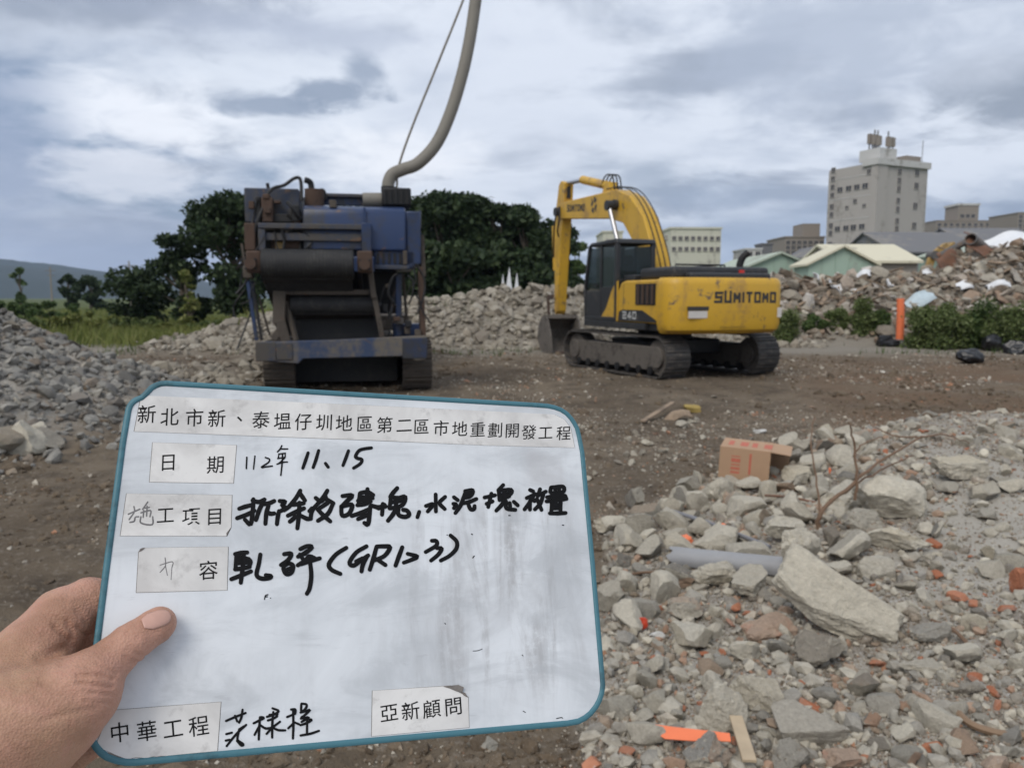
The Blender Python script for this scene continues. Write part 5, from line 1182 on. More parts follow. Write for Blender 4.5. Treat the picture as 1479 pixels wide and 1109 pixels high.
cbox(527, 531, 300, 362, .02, .06, 'tank_seam', M['blue'], .004); cbox(479, 489, 289, 300, .10, .3, 'tank_cap', M['mud'], .01); cbox(446, 452, 350, 358, .03, .07, 'tank_badge', M['blue_dusty'], .004)
cbox(470, 556, 283, 297, .9, 1.0, 'rear_frame', M['blue'], .012); cbox(468, 556, 280, 285, .8, 1.1, 'top_rail', M['blue_dusty'], .01)
MB().cyl(cpt(524, 289, .8), cpt(552, 289, .8), .12, n=20).build('air_filter', M['hosegrey'], CR, smooth=40)
sp_ = cbox(588, 609, 305, 382, .12, 2.1, 'side_panel', M['blue'], .02, yref=.1); cbox(606, 610, 304, 330, .6, 1.4, 'side_hatch', M['blue_dusty'], .008, yref=.6)
cbox(541, 600, 362, 388, .12, 1.7, 'lower_tank', M['blue'], .02); cbox(541, 592, 383, 389, .06, .14, 'lower_tank_lip', M['blue_dusty'], .01); cbox(583, 589, 362, 382, .05, .14, 'lower_tank_rib', M['mud'], .008)
for k in range(5): cbox(545+8*k, 549+8*k, 366, 381, .09, .13, 'vent_slot', M['black'], .003)
cbox(376, 530, 323, 331, -.06, .05, 'upper_beam', M['blue_dusty'], .012); cbox(376, 386, 331, 362, -.05, .05, 'frame_post', M['blue_dusty'], .01); cbox(524, 538, 322, 366, -.07, .05, 'frame_post', M['blue'], .01)
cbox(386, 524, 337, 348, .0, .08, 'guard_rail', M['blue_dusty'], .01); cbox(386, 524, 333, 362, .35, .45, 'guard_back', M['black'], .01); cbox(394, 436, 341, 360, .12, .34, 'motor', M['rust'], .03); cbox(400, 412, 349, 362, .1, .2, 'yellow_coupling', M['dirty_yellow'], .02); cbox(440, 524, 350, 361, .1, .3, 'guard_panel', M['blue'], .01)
cbox(356, 372, 322, 362, .0, .3, 'side_bracket', M['rust'], .02); cbox(352, 366, 384, 402, .0, .2, 'side_bracket', M['mud'], .02)
# suction hose going up out of the picture, with its stay cable
hb = cbox(554, 596, 271, 297, .5, 1.2, 'hose_box', M['black'], .03)
for k in range(5): cbox(557+8*k, 560+8*k, 273, 295, .47, .52, 'box_fin', M['black'], .003)
hose = [(561, 274, .8), (561, 264, .8), (567, 252, .8), (582, 245, .8), (604, 236, .8), (630, 208, .85), (650, 165, .9), (667, 110, .95), (678, 60, 1.0), (685, 15, 1.05), (689, -20, 1.1), (690, -70, 1.2), (684, -110, 1.4), (670, -130, 1.8)]
MB().tube(catmull([cpt(*p) for p in hose], 8), .105, 16).build('suction_hose', M['hosegrey'], CR, smooth=60)
MB().cyl(cpt(561, 278, .8), cpt(561, 270, .8), .125, n=18).build('hose_collar', M['black'], CR, smooth=40)
MB().tube(catmull([cpt(573, 272, .8), cpt(576, 240, .8), cpt(596, 182, .85), cpt(630, 98, .92), cpt(672, -8, 1.02), cpt(686, -60, 1.15)], 6), .020, 7).build('stay_cable', M['hosegrey'], CR, smooth=40)
# mast that holds the hose, behind the hopper and above the picture
rc = random.Random(3)
for k in range(22):                                            # hoses, cables and small fittings crowding the front
    a0 = (rc.uniform(360, 436), rc.uniform(285, 360), rc.uniform(-.05, .1)) if k < 10 else (rc.uniform(540, 606), rc.uniform(365, 470), rc.uniform(.0, .3)) if k < 17 else (rc.uniform(352, 380), rc.uniform(330, 420), rc.uniform(-.05, .1))
    p = [a0]; 
    for q in range(3): p.append((p[-1][0]+rc.uniform(-14, 14), p[-1][1]+rc.uniform(5, 26), max(-.12, a0[2]+rc.uniform(-.05, .05))))
    MB().tube(catmull([cpt(*q) for q in p], 4), rc.uniform(.010, .022), 6).build('hydraulic_hose', M['black'], CR, smooth=40)
for k in range(26):
    px, py = (rc.uniform(362, 430), rc.uniform(282, 356)) if k < 9 else (rc.uniform(542, 604), rc.uniform(392, 486)) if k < 18 else (rc.uniform(390, 540), rc.uniform(333, 358)); w_, h_ = rc.uniform(4, 12), rc.uniform(4, 14); y_ = rc.uniform(.02, .2)
    cbox(px, px+w_, py, py+h_, y_, y_+rc.uniform(.05, .2), 'fitting', rc.choice([M['rust'], M['black'], M['mud'], M['blue_dusty']]), .008)
tag(CR, 'blue tracked mobile crusher with belt drum and rising grey hose', 'crusher')

# ------------------------------------------------------------------ excavator
YEL = (.60, .35, .028)
M['yellow'] = weathered('yellow_paint', YEL, (.40, .235, .055), .45, 1.8, .42, fine=10, streak=True, bmp=.04, rust=(.17, .115, .065), rust_amt=.45)
M['charcoal'] = weathered('charcoal_paint', (.022, .023, .025), (.06, .055, .05), .35, 3, .5, fine=12)
M['track'] = weathered('track_steel', (.045, .042, .040), (.11, .095, .08), .55, 4, .7, fine=16)
M['trackmud'] = weathered('muddy_track_frame', (.12, .105, .09), (.06, .052, .045), .5, 3, .85, fine=14)
M['chrome'] = plain('chrome_rod', (.42, .42, .43), .32, 1.0, var=.05, bmp=0)
M['glass'] = glass_mat('cab_glass', (.04, .05, .05), .06, .5)
M['letter'] = plain('dark_lettering', (.035, .033, .03), .5, var=.2)
M['sticker'] = plain('white_sticker', (.60, .57, .53), .5, var=.15); M['redmark'] = plain('red_marker', (.5, .03, .02), .4)
EX = empty('excavator', (3.40, 17.15, terrain1(3.40, 17.15)), R(19)); EX.scale = (.955,)*3          # local +y is the way the cab faces
for sx in (-1, 1): crawler(EX, 'crawler_track', sx*1.20, -2.12, 2.12, .86, .60, 46, (M['track'], M['trackmud'], M['black']), .05, R(6))
MB().box((-.95, -.85, .45), (.95, .85, .78)).build('car_body', M['charcoal'], EX, bevel=.04); MB().cyl((0, 0, .78), (0, 0, 1.02), .62, n=32).build('slew_ring', M['black'], EX, smooth=40)
UP = EX
def ub(lo, hi, name, mat, bevel=.03, seg=3): return MB().box(lo, hi).build(name, mat, UP, bevel=bevel, seg=seg)
ub((-1.30, -2.1, 1.02), (1.30, 1.45, 1.17), 'deck', M['charcoal'], .02)
# counterweight with rounded rear corners, slightly tapered at the bottom
prof = [(-1.38, -2.05), (-1.38, -2.20)]
for a in np.linspace(15, 90, 6): prof.append((-1.38+.36*(1-math.cos(R(a))), -2.20-.36*math.sin(R(a))))
for x_ in (-.6, -.2, .2, .6): prof.append((x_, -2.56-.10*(1-(x_/1.02)**2)))
for a in np.linspace(90, 15, 6): prof.append((1.38-.36*(1-math.cos(R(a))), -2.20-.36*math.sin(R(a))))
prof += [(1.38, -2.20), (1.38, -2.05)]
lev = [(.98, .94, .14), (1.06, .985, .03), (1.18, 1.0, 0), (1.96, 1.0, 0), (2.05, .992, .02), (2.10, .965, .06)]
vs = []; n = len(prof)
for z_, k, iny in lev: vs += [(x_*k, y_+(iny if y_ < -2.1 else 0), z_) for x_, y_ in prof]
fs = [(j*n+i, j*n+(i+1) % n, (j+1)*n+(i+1) % n, (j+1)*n+i) for j in range(len(lev)-1) for i in range(n)]+[tuple(range(n))[::-1], tuple(range((len(lev)-1)*n, len(lev)*n))]
CW = MB().add(vs, fs).build('counterweight', M['yellow'], UP, smooth=35)
MB().prism([(-.30, -2.664), (.30, -2.664), (.30, -2.652), (-.30, -2.652)], 1.12, 1.125, 'z').build('seam', M['letter'], CW)
# side body left (engine bay) and right
for sx in (-1, 1):
    x0, x1 = (-1.36, -.55) if sx < 0 else (.55, 1.36)
    MB().prism([(-2.04, 1.17), (.10, 1.17), (.10, 1.35), (-.12, 1.62), (-.28, 1.88), (-.42, 2.03), (-.60, 2.07), (-2.04, 2.07)], x0, x1, 'x').build('side_body', M['yellow'], UP, bevel=.04, seg=3)
ub((-.55, -2.03, 1.17), (.55, .1, 1.9), 'engine_frame', M['black'], .02)
ub((-1.15, -2.25, 2.07), (1.15, -.85, 2.33), 'engine_hood', M['charcoal'], .08); ub((-.9, -2.5, 2.05), (1.0, -2.25, 2.20), 'hood_step', M['charcoal'], .05)
hd = ub((-1.25, -.80, 2.05), (-.60, -.30, 2.20), 'hood_vent', M['charcoal'], .03)
ub((.62, -.55, 1.17), (1.36, 1.15, 1.95), 'tool_box', M['yellow'], .05)
# louvre on the left side
lv = ub((-1.372, -1.95, 1.55), (-1.352, -1.10, 1.99), 'louvre', M['black'], .004)
for k in range(4): MB().box((-1.392, -1.88+.20*k, 1.57), (-1.366, -1.80+.20*k, 1.97)).build('louvre_slat', M['rust'], lv)
dc = MB().prism([(-2.0, 1.20), (-.3, 1.20), (-.35, 1.40), (-.5, 1.44), (-1.4, 1.44), (-2.0, 1.24)], -1.372, -1.360, 'x').build('side_decal', M['charcoal'], UP)
MB().box((-1.362, -.55, 1.2), (-1.358, -.535, 2.0)).build('panel_gap', M['letter'], UP)
# exhaust, rails, mirror
ep = MB().tube(catmull([(.80, -1.7, 2.30), (.80, -1.7, 2.42), (.84, -1.74, 2.56), (.93, -1.80, 2.66)], 4), .075, 12).build('exhaust_pipe', M['black'], UP, smooth=50)
for pts in ([(1.2, -.4, 1.9), (1.2, -.4, 2.45), (1.2, .9, 2.45), (1.2, .9, 1.9)], [(-.35, -1.0, 2.3), (-.35, -1.0, 2.42), (.9, -1.0, 2.42), (.9, -1.0, 2.3)]):
    MB().tube(pts, .02, 8).build('handrail', M['black'], UP)
MB().cyl((.35, -2.4, 2.08), (.35, -2.4, 2.26), .06, n=12).build('beacon_lamp', M['redmark'], UP)
# cab
x0, x1, y0, y1, zb, zt = -1.38, -.42, -.22, 1.52, 1.17, 2.96
cabm = MB()
def cbar(a, b_, w=.085, nm=''): cabm.bar(a, b_, w, w)
for xs_ in (x0+.04, x1-.04):
    cbar((xs_, y0+.04, zb), (xs_, y0+.04, zt-.05), .10); cbar((xs_, .62, zb), (xs_, .62, zt-.05), .07); cbar((xs_, y1-.07, zb), (xs_, y1-.02, zb+.75)); cbar((xs_, y1-.02, zb+.75), (xs_, y1-.26, zt-.06)); cbar((xs_, y0, zb+.05), (xs_, y1-.06, zb+.05), .1, 'cab_sill')
CB = cabm.build('cab', M['charcoal'], UP, bevel=.012)
for xs_ in (x0+.04, x1-.04):
    MB().box((xs_-.025, y0+.09, zb+.1), (xs_+.025, .585, zb+.78)).build('lower_panel', M['charcoal'], CB, bevel=.008); MB().box((xs_-.025, .655, zb+.1), (xs_+.025, y1-.1, zb+.70)).build('door_panel', M['charcoal'], CB, bevel=.008)
    MB().box((xs_-.006, y0+.09, zb+.78), (xs_+.006, .585, zt-.1)).build('window_pane', M['glass'], CB); MB().prism([(.655, zb+.72), (y1-.08, zb+.76), (y1-.29, zt-.1), (.655, zt-.1)], xs_-.006, xs_+.006, 'x').build('window_pane', M['glass'], CB)
MB().box((x0-.03, .70, zb+.80), (x0-.005, .86, zb+.86)).build('door_handle', M['black'], CB)
MB().box((x0+.08, y0+.0, zb), (x1-.08, y0+.05, zb+.95)).build('rear_panel', M['charcoal'], CB, bevel=.008); MB().box((x0+.09, y0+.02, zb+.96), (x1-.09, y0+.03, zt-.12)).build('rear_window', M['glass'], CB)
MB().add([(x0+.09, y1-.06, zb+.1), (x1-.09, y1-.06, zb+.1), (x1-.09, y1-.02, zb+.75), (x0+.09, y1-.02, zb+.75), (x1-.09, y1-.26, zt-.08), (x0+.09, y1-.26, zt-.08)], [(0, 1, 2, 3), (3, 2, 4, 5)]).build('windscreen', M['glass'], CB)
MB().prism([(y0-.04, zt-.06), (y1-.20, zt-.06), (y1-.42, zt+.03), (y0+.02, zt+.05)], x0-.02, x1+.02, 'x').build('cab_roof', M['charcoal'], CB, bevel=.03)
st_ = MB().box((-1.15, .15, 1.4), (-.65, .60, 1.72)).box((-1.13, .12, 1.72), (-.67, .26, 2.45)).build('seat', M['black'], CB, bevel=.05)
MB().box((-1.05, .15, 2.45), (-.75, .25, 2.66)).build('headrest', M['black'], CB, bevel=.04)
for xs_ in (-1.2, -.6): MB().box((xs_-.06, .5, 1.5), (xs_+.06, .85, 1.85)).build('console', M['black'], CB, bevel=.03)
# yellow skirt under the cab side
MB().prism([(-.30, 1.18), (.66, 1.18), (.30, 1.45), (.02, 1.85), (-.18, 2.05), (-.30, 2.08)], -1.378, -1.362, 'x').build('skirt_panel', M['yellow'], UP)
ub((-1.40, -1.58, 1.03), (-1.31, 1.46, 1.165), 'side_step', M['charcoal'], .01)
# boom: side profile in (y, z), 0.46 m wide, near the middle of the machine
xb = .05
BZ = lambda z: z if z < 1.35 else 1.35+(z-1.35)*.86
boom = [(.05, 1.35), (.45, 1.35), (.95, 2.6), (1.35, 3.35), (1.9, 3.93), (2.7, 4.15), (6.15, 4.52), (6.35, 4.72), (6.25, 4.98), (5.9, 5.05), (3.2, 4.98), (2.3, 4.95), (1.55, 4.65), (.85, 4.0), (.3, 2.9), (-.05, 1.8)]
boom = [(y_, BZ(z_)) for y_, z_ in boom]
BM = MB().prism(boom, xb-.21, xb+.21, 'x').build('boom', M['yellow'], UP, bevel=.02)
for y_, z_ in ((6.18, 4.76), (.12, 1.5), (2.25, 4.5)): MB().cyl((xb-.32, y_, BZ(z_)), (xb+.32, y_, BZ(z_)), .13, n=20).build('pivot_pin', M['charcoal'], BM, smooth=40)
for k in range(3):
    xk = xb-.14+.13*k; MB().tube(catmull([(xk, .0, 2.167), (xk, .25, 2.769+.02*k), (xk, .82, 3.681), (xk, 1.5, 4.265), (xk, 2.2, 4.506), (xk, 3.0, 4.549)], 5), .014, 7).build('hydraulic_line', M['black'], BM, smooth=40)
for k in range(3): MB().tube(catmull([(xb-.1+.1*k, 2.6, 4.489), (xb-.1+.1*k, 2.75, 4.850), (xb-.1+.1*k, 3.15, 4.919), (xb-.1+.1*k, 3.45, 4.661)], 5), .02, 7).build('hydraulic_hose', M['black'], BM, smooth=40)
for sx in (-1, 1):
    xc_ = xb+sx*.42; bc = MB().cyl((xc_, .75, 1.250), (xc_, 1.55, 2.726), .105, n=18).build('boom_cylinder', M['yellow'], UP, smooth=40)
    MB().cyl((xc_, 1.5, 2.640), (xc_, 2.25, 4.016), .06, n=16).build('cylinder_rod', M['chrome'], bc, smooth=40); MB().cyl((xc_-.09, 2.25, 4.033), (xc_+.09, 2.25, 4.033), .13, n=18).build('cylinder_eye', M['charcoal'], bc, smooth=40)
# arm, its cylinder on top of the boom
arm = [(5.85, 5.72), (6.10, 5.82), (6.28, 5.70), (6.50, 4.9), (6.55, 4.4), (6.58, 1.35), (6.48, 1.18), (6.36, 1.30), (6.06, 3.9), (5.95, 4.6)]
arm = [(y_, BZ(z_)) for y_, z_ in arm]
AR = MB().prism(arm, xb-.155, xb+.155, 'x').build('arm', M['yellow'], UP, bevel=.02)
MB().box((xb-.06, 5.86, 4.661), (xb+.06, 5.93, 5.125)).build('arm_slot', M['black'], AR)
ac = MB().cyl((xb, 3.0, 4.627), (xb, 4.85, 5.057), .115, n=18).build('arm_cylinder', M['yellow'], UP, smooth=40); MB().cyl((xb, 4.8, 5.044), (xb, 5.98, 5.108), .06, n=16).build('cylinder_rod', M['chrome'], ac, smooth=40)
MB().prism([(y_, BZ(z_)) for y_, z_ in [(2.75, 4.9), (3.3, 4.95), (3.12, 5.28), (2.9, 5.28)]], xb-.14, xb+.14, 'x').build('cylinder_bracket', M['yellow'], BM, bevel=.01)
kc = MB().cyl((xb, 6.95, 3.930), (xb, 6.82, 2.554), .095, n=16).build('bucket_cylinder', M['yellow'], UP, smooth=40); MB().cyl((xb, 6.83, 2.597), (xb, 6.78, 1.694), .05, n=14).build('cylinder_rod', M['chrome'], kc, smooth=40)
for pts in ([(xb-.24, 6.0, 4.403), (xb-.34, 5.75, 4.059), (xb-.36, 5.85, 3.715), (xb-.22, 6.1, 3.543)], [(xb-.24, 6.15, 4.403), (xb-.40, 6.0, 3.887), (xb-.3, 6.3, 3.285), (xb-.22, 6.5, 2.941)]):
    MB().tube(catmull(pts, 6), .026, 7).build('hydraulic_hose', M['black'], AR, smooth=40)
for a, b_ in (((6.40, 1.75), (6.85, 1.7)), ((6.85, 1.72), (6.75, 1.0))):
    for sx in (-1, 1): MB().bar((xb+sx*.26, a[0], a[1]), (xb+sx*.26, b_[0], b_[1]), .05, .13).build('bucket_link', M['rust'], AR, bevel=.008)
# bucket, open towards the machine, resting on the ground
bk = [(6.35, 1.28), (6.75, 1.18), (7.05, .85), (7.10, .45), (6.85, .12), (6.40, .0), (5.75, -.02)]
vs = []; inner = [(6.32, 1.16), (6.66, 1.08), (6.95, .80), (6.99, .48), (6.78, .20), (6.40, .08), (5.75, .02)]
w = .48
bk = [(6.45+(y_-6.45)*.88, z_*.92) for y_, z_ in bk]; inner = [(6.45+(y_-6.45)*.88, z_*.92) for y_, z_ in inner]
mb = MB(); n = len(bk)
vs = [(xb-w, y_, z_) for y_, z_ in bk]+[(xb+w, y_, z_) for y_, z_ in bk]+[(xb-w, y_, z_) for y_, z_ in inner]+[(xb+w, y_, z_) for y_, z_ in inner]
fs = [(k, k+1, n+k+1, n+k) for k in range(n-1)]+[(2*n+k, 3*n+k, 3*n+k+1, 2*n+k+1) for k in range(n-1)]+[(0, n, 3*n, 2*n), (n-1, 2*n+n-1, 3*n+n-1, 2*n-1)]+[(k, 2*n+k, 2*n+k+1, k+1) for k in range(n-1)]+[(n+k, n+k+1, 3*n+k+1, 3*n+k) for k in range(n-1)]
BK = mb.add(vs, fs).build('bucket', M['trackmud'], UP)
for sx in (-1, 1):
    MB().prism(bk+[(5.95, .55), (6.2, 1.0)], xb+sx*w-.03+sx*.032, xb+sx*w+.03+sx*.032, 'x').build('bucket_side', M['trackmud'], BK)
for k in range(5):
    xk = xb-w+.1+(2*w-.2)*k/4; MB().prism([(5.80, -.03), (5.80, .10), (5.45, .03), (5.45, .0)], xk-.06, xk+.06, 'x').build('bucket_tooth', M['rust'], BK)
# lettering
GLY = {'S': [[(1, .98), (.1, .98), (.1, .55), (.9, .55), (.9, .1), (0, .1)]], 'U': [[(.1, 1.08), (.1, .1), (.9, .1), (.9, 1.08)]], 'M': [[(.1, 0), (.1, 1.0)], [(.1, .98), (.5, .35), (.9, .98)], [(.9, 1.0), (.9, 0)]], 'I': [[(.12, 0), (.12, 1.08)]], 'T': [[(0, .98), (1, .98)], [(.5, .98), (.5, 0)]], 'O': [[(.1, .1), (.1, .98), (.9, .98), (.9, .1), (.1, .1)]],
       '2': [[(0, .98), (.9, .98), (.9, .55), (.1, .55), (.1, .1), (1, .1)]], '4': [[(.7, 0), (.7, 1.0), (.05, .35), (1, .35)]], '0': [[(.1, .1), (.1, .98), (.9, .98), (.9, .1), (.1, .1)]]}
def block_text(txt, W_, H_, th, aspect=.78, gap=.30):
    """bold block capitals as flat bars: returns verts (u, v, lift) and faces centred on the origin"""
    adv = []; x_ = 0
    for ch in txt: w_ = .24 if ch == 'I' else 1.0; adv.append(x_); x_ += w_*aspect+gap
    tot = x_-gap; vs, fs = [], []; k = 0; sx, sz = W_/tot, H_/1.08
    for ch, a0 in zip(txt, adv):
        for pl in GLY[ch]:
            for p, q in zip(pl[:-1], pl[1:]):
                p0 = Vector(((a0+p[0]*aspect-tot/2)*sx, (p[1]-.54)*sz)); q0 = Vector(((a0+q[0]*aspect-tot/2)*sx, (q[1]-.54)*sz)); e = (q0-p0).normalized(); n_ = Vector((-e.y, e.x))*th/2; ext = e*th*.5 if (len(pl) > 2 and abs(e.x*e.y) < .01) else e*0
                b0 = len(vs); vs += [(*(p0-ext+n_), k*2e-4), (*(p0-ext-n_), k*2e-4), (*(q0+ext-n_), k*2e-4), (*(q0+ext+n_), k*2e-4)]; fs.append((b0, b0+1, b0+2, b0+3)); k = (k+1) % 5
    return vs, fs
def letters(txt, W_, H_, th, loc, rot, mat, par):
    vs, fs = block_text(txt, W_, H_, th); me = bpy.data.meshes.new('lettering'); me.from_pydata(vs, [], fs); o = link('lettering', me, par, mat); o.location = loc; o.rotation_euler = rot; return o
_half = [p for p in prof if p[1] < -2.06]; _half.sort()
def cw_y(x_): return float(np.interp(x_, [p[0] for p in _half], [p[1] for p in _half]))
vs, fs = block_text('SUMITOMO', 1.50, .215, .052); me = bpy.data.meshes.new('lettering')
me.from_pydata([(u+.33, cw_y(u+.33)-.006-l_, 1.71+v_) for u, v_, l_ in vs], [], fs)
link('lettering', me, CW, M['letter'])
letters('SUMITOMO', 1.25, .19, .042, (xb-.2165, 4.85, 4.26), (R(90), R(5), R(-90)), M['letter'], BM)
letters('240', .62, .16, .035, (-1.376, -.85, 1.325), (R(90), 0, R(-90)), plain('white_lettering', (.5, .5, .48), .5), dc)
MB().prism([(-1.0, 1.30), (-.58, 1.30), (-.58, 1.44), (-1.0, 1.44)], -2.63, -2.60, 'y').build('sticker', M['sticker'], CW)
MB().prism([(-1.02, 1.45), (-.55, 1.45), (-.55, 1.53), (-1.02, 1.53)], -2.632, -2.60, 'y').build('sticker', M['letter'], CW)
o = MB().box((1.06, -2.60, 1.30), (1.26, -2.585, 1.50)).build('sticker', M['sticker'], CW); 
o.location = (0, .07, 0); o.rotation_euler = (0, 0, 0)
# boom mark: three dark petals round a centre
for k in range(4):
    a = k*math.pi/2+.5; MB().prism([(3.62+.20*math.cos(a+q)*s_, 4.20+.24*math.sin(a+q)*s_) for q, s_ in ((-.6, .4), (-.5, 1.0), (.5, 1.0), (.6, .4))], xb-.216, xb-.2115, 'x').build('boom_emblem', M['letter'], BM)
tag(EX, 'yellow crawler excavator seen from behind with its bucket on the ground', 'excavator')
# ------------------------------------------------------------------ the site board
QUAD = [(185, 547), (837.5, 585.8), (879, 1042), (110, 1113.4)]
DEP = [0.974245, 1.184707, 1.025755, 0.815293]; DB = 0.605
CORN = [Vector((0, 0, CAM_H))+ray(*q)*d*DB for q, d in zip(QUAD, DEP)]
cen = sum(CORN, Vector())/4
ex = (CORN[1]-CORN[0]+CORN[2]-CORN[3]).normalized(); ez = ex.cross((CORN[0]-CORN[3]+CORN[1]-CORN[2])).normalized(); ey = ez.cross(ex)
BMAT = Matrix(((ex.x, ey.x, ez.x, cen.x), (ex.y, ey.y, ez.y, cen.y), (ex.z, ey.z, ez.z, cen.z), (0, 0, 0, 1)))
BINV = BMAT.inverted(); ROTI = BINV.to_3x3(); EYE = BINV @ Vector((0, 0, CAM_H))
def bl(px, py, w=0.0):
    """board coordinates of the point seen at a pixel, w metres in front of the board"""
    d = ROTI @ ray(px, py); t_ = (w-EYE.z)/d.z; return EYE+d*t_
def board_mat():
    m, t, b = new_mat('board_laminate'); v = coords(t); sp_ = t.nodes.new('ShaderNodeSeparateXYZ'); t.links.new(v, sp_.inputs[0])
    st1 = nz(t, coords(t, (48, 7, 1)), 1.0, 6, .65, .6); st2 = nz(t, coords(t, (10, 26, 1)), 1.0, 6, .65, .8); fin = nz(t, v, 130, 5, .7); bg_ = nz(t, v, 9, 5, .6, .8)
    def win(o, a0, a1, a2, a3): return math_(t, 'MULTIPLY', sstep(t, o, a0, a1), sstep(t, o, a3, a2))
    reg = math_(t, 'MULTIPLY', win(sp_.outputs[0], .0, .08, .15, .185), win(sp_.outputs[1], -.13, -.08, .03, .07))
    reg2 = math_(t, 'MULTIPLY', win(sp_.outputs[0], .125, .14, .165, .172), win(sp_.outputs[1], .055, .06, .085, .095))
    k1 = math_(t, 'MULTIPLY', math_(t, 'MULTIPLY', sstep(t, st1, .44, .72), sstep(t, fin, .15, .60)), math_(t, 'ADD', math_(t, 'MULTIPLY', reg, .48), .12))
    k2 = math_(t, 'MULTIPLY', sstep(t, st2, .43, .66), .55); k3 = math_(t, 'MULTIPLY', math_(t, 'MULTIPLY', reg2, sstep(t, bg_, .3, .55)), .35)
    c = mixc(t, sstep(t, bg_, .35, .7), (.70, .725, .75), (.585, .61, .635))
    c = mixc(t, math_(t, 'MULTIPLY', math_(t, 'MULTIPLY', reg, sstep(t, bg_, .38, .60)), .30), c, (.36, .355, .36)); c = mixc(t, k1, c, (.24, .225, .22)); c = mixc(t, k2, c, (.42, .44, .46)); c = mixc(t, k3, c, (.38, .36, .36))
    sc_ = nz(t, coords(t, (30, 240, 1)), 1.0, 3, .6, 1.2); c = mixc(t, math_(t, 'MULTIPLY', sstep(t, sc_, .66, .74), .25), c, (.35, .36, .38))
    t.links.new(c, b.inputs['Base Color']); t.links.new(math_(t, 'MULTIPLY_ADD', bg_, .3, .38), b.inputs['Roughness']); b.inputs['Specular IOR Level'].default_value = .25
    bump(t, b, nz(t, v, 35, 4, .5), .05, .002); return m
M['board'] = board_mat()
def paper_mat(name, seed):
    m, t, b = new_mat(name); mp = coords(t); n0 = t.nodes.new('ShaderNodeVectorMath'); n0.operation = 'ADD'; n0.inputs[1].default_value = (seed, seed*.7, 0); t.links.new(mp, n0.inputs[0]); v = n0.outputs[0]
    n1 = nz(t, v, 16, 6, .6, .8); n2 = nz(t, v, 60, 5, .65)
    c = mixc(t, sstep(t, n1, .33, .66), (.72, .705, .68), (.56, .545, .525)); c = mixc(t, math_(t, 'MULTIPLY', sstep(t, n2, .53, .70), .5), c, (.38, .365, .35))
    t.links.new(c, b.inputs['Base Color']); b.inputs['Roughness'].default_value = .55; bump(t, b, n1, .06, .002); return m
def ink_mat(name, c, rough, hi):
    m, t, b = new_mat(name); n1 = nz(t, coords(t), 220, 4, .6); t.links.new(mixc(t, n1, c, hi), b.inputs['Base Color']); b.inputs['Roughness'].default_value = rough; b.inputs['Specular IOR Level'].default_value = .12; return m
M['marker'] = ink_mat('marker_ink', (.003, .003, .0035), .6, (.012, .012, .013)); M['print'] = ink_mat('printed_ink', (.006, .006, .006), .6, (.018, .017, .017)); M['worn'] = ink_mat('worn_ink', (.05, .048, .05), .7, (.30, .29, .29)); M['grime'] = ink_mat('edge_grime', (.13, .115, .105), .8, (.25, .23, .21))
M['teal'] = weathered('teal_trim', (.052, .165, .205), (.03, .095, .12), .4, 12, .45, fine=150, bmp=.08)
OUT = [(181, 592), (183.5, 585), (188, 579), (194, 574.5), (202, 571.5), (206.5, 567.5), (211, 562.5), (216, 557.5), (223, 553.5), (231, 550.8), (240, 550), (530, 567.5), (770, 581.6), (791, 583.2), (801, 585.4), (811, 589), (820, 595), (827, 602.5), (832, 610), (836, 617.5), (839.2, 630), (843.8, 653.6), (858.8, 812), (873, 978), (873.8, 990), (872.2, 1002), (868.5, 1013), (863, 1023), (855, 1033), (846.5, 1040), (836, 1045.3), (820, 1048.2), (480, 1079), (215, 1103.4), (195, 1105.4), (180, 1105.2), (166, 1102.5), (151, 1097), (142, 1090.5), (135, 1082.5), (127, 1070), (121, 1050), (122, 1030), (147.5, 830.6), (173, 638.5)]
o2 = [bl(*p) for p in OUT]
def inset(pts, d):
    n = len(pts); res = []
    for i in range(n):
        e = (pts[(i+1) % n]-pts[i-1]).normalized(); nn = Vector((-e.y, e.x, 0)); res.append(pts[i]-nn*(-d) if False else pts[i]+nn*d)
    return res
area = sum(o2[i-1].x*o2[i].y-o2[i].x*o2[i-1].y for i in range(len(o2)))
sg = 1 if area > 0 else -1
TH = .0038
inn = inset(o2, sg*.0015)
BD = MB().prism([(p.x, p.y) for p in inn], -TH, 0, 'z').build('site_board', M['board']); BD.matrix_world = BMAT
tag(BD, 'white site record board with teal rim held up in front', 'board')
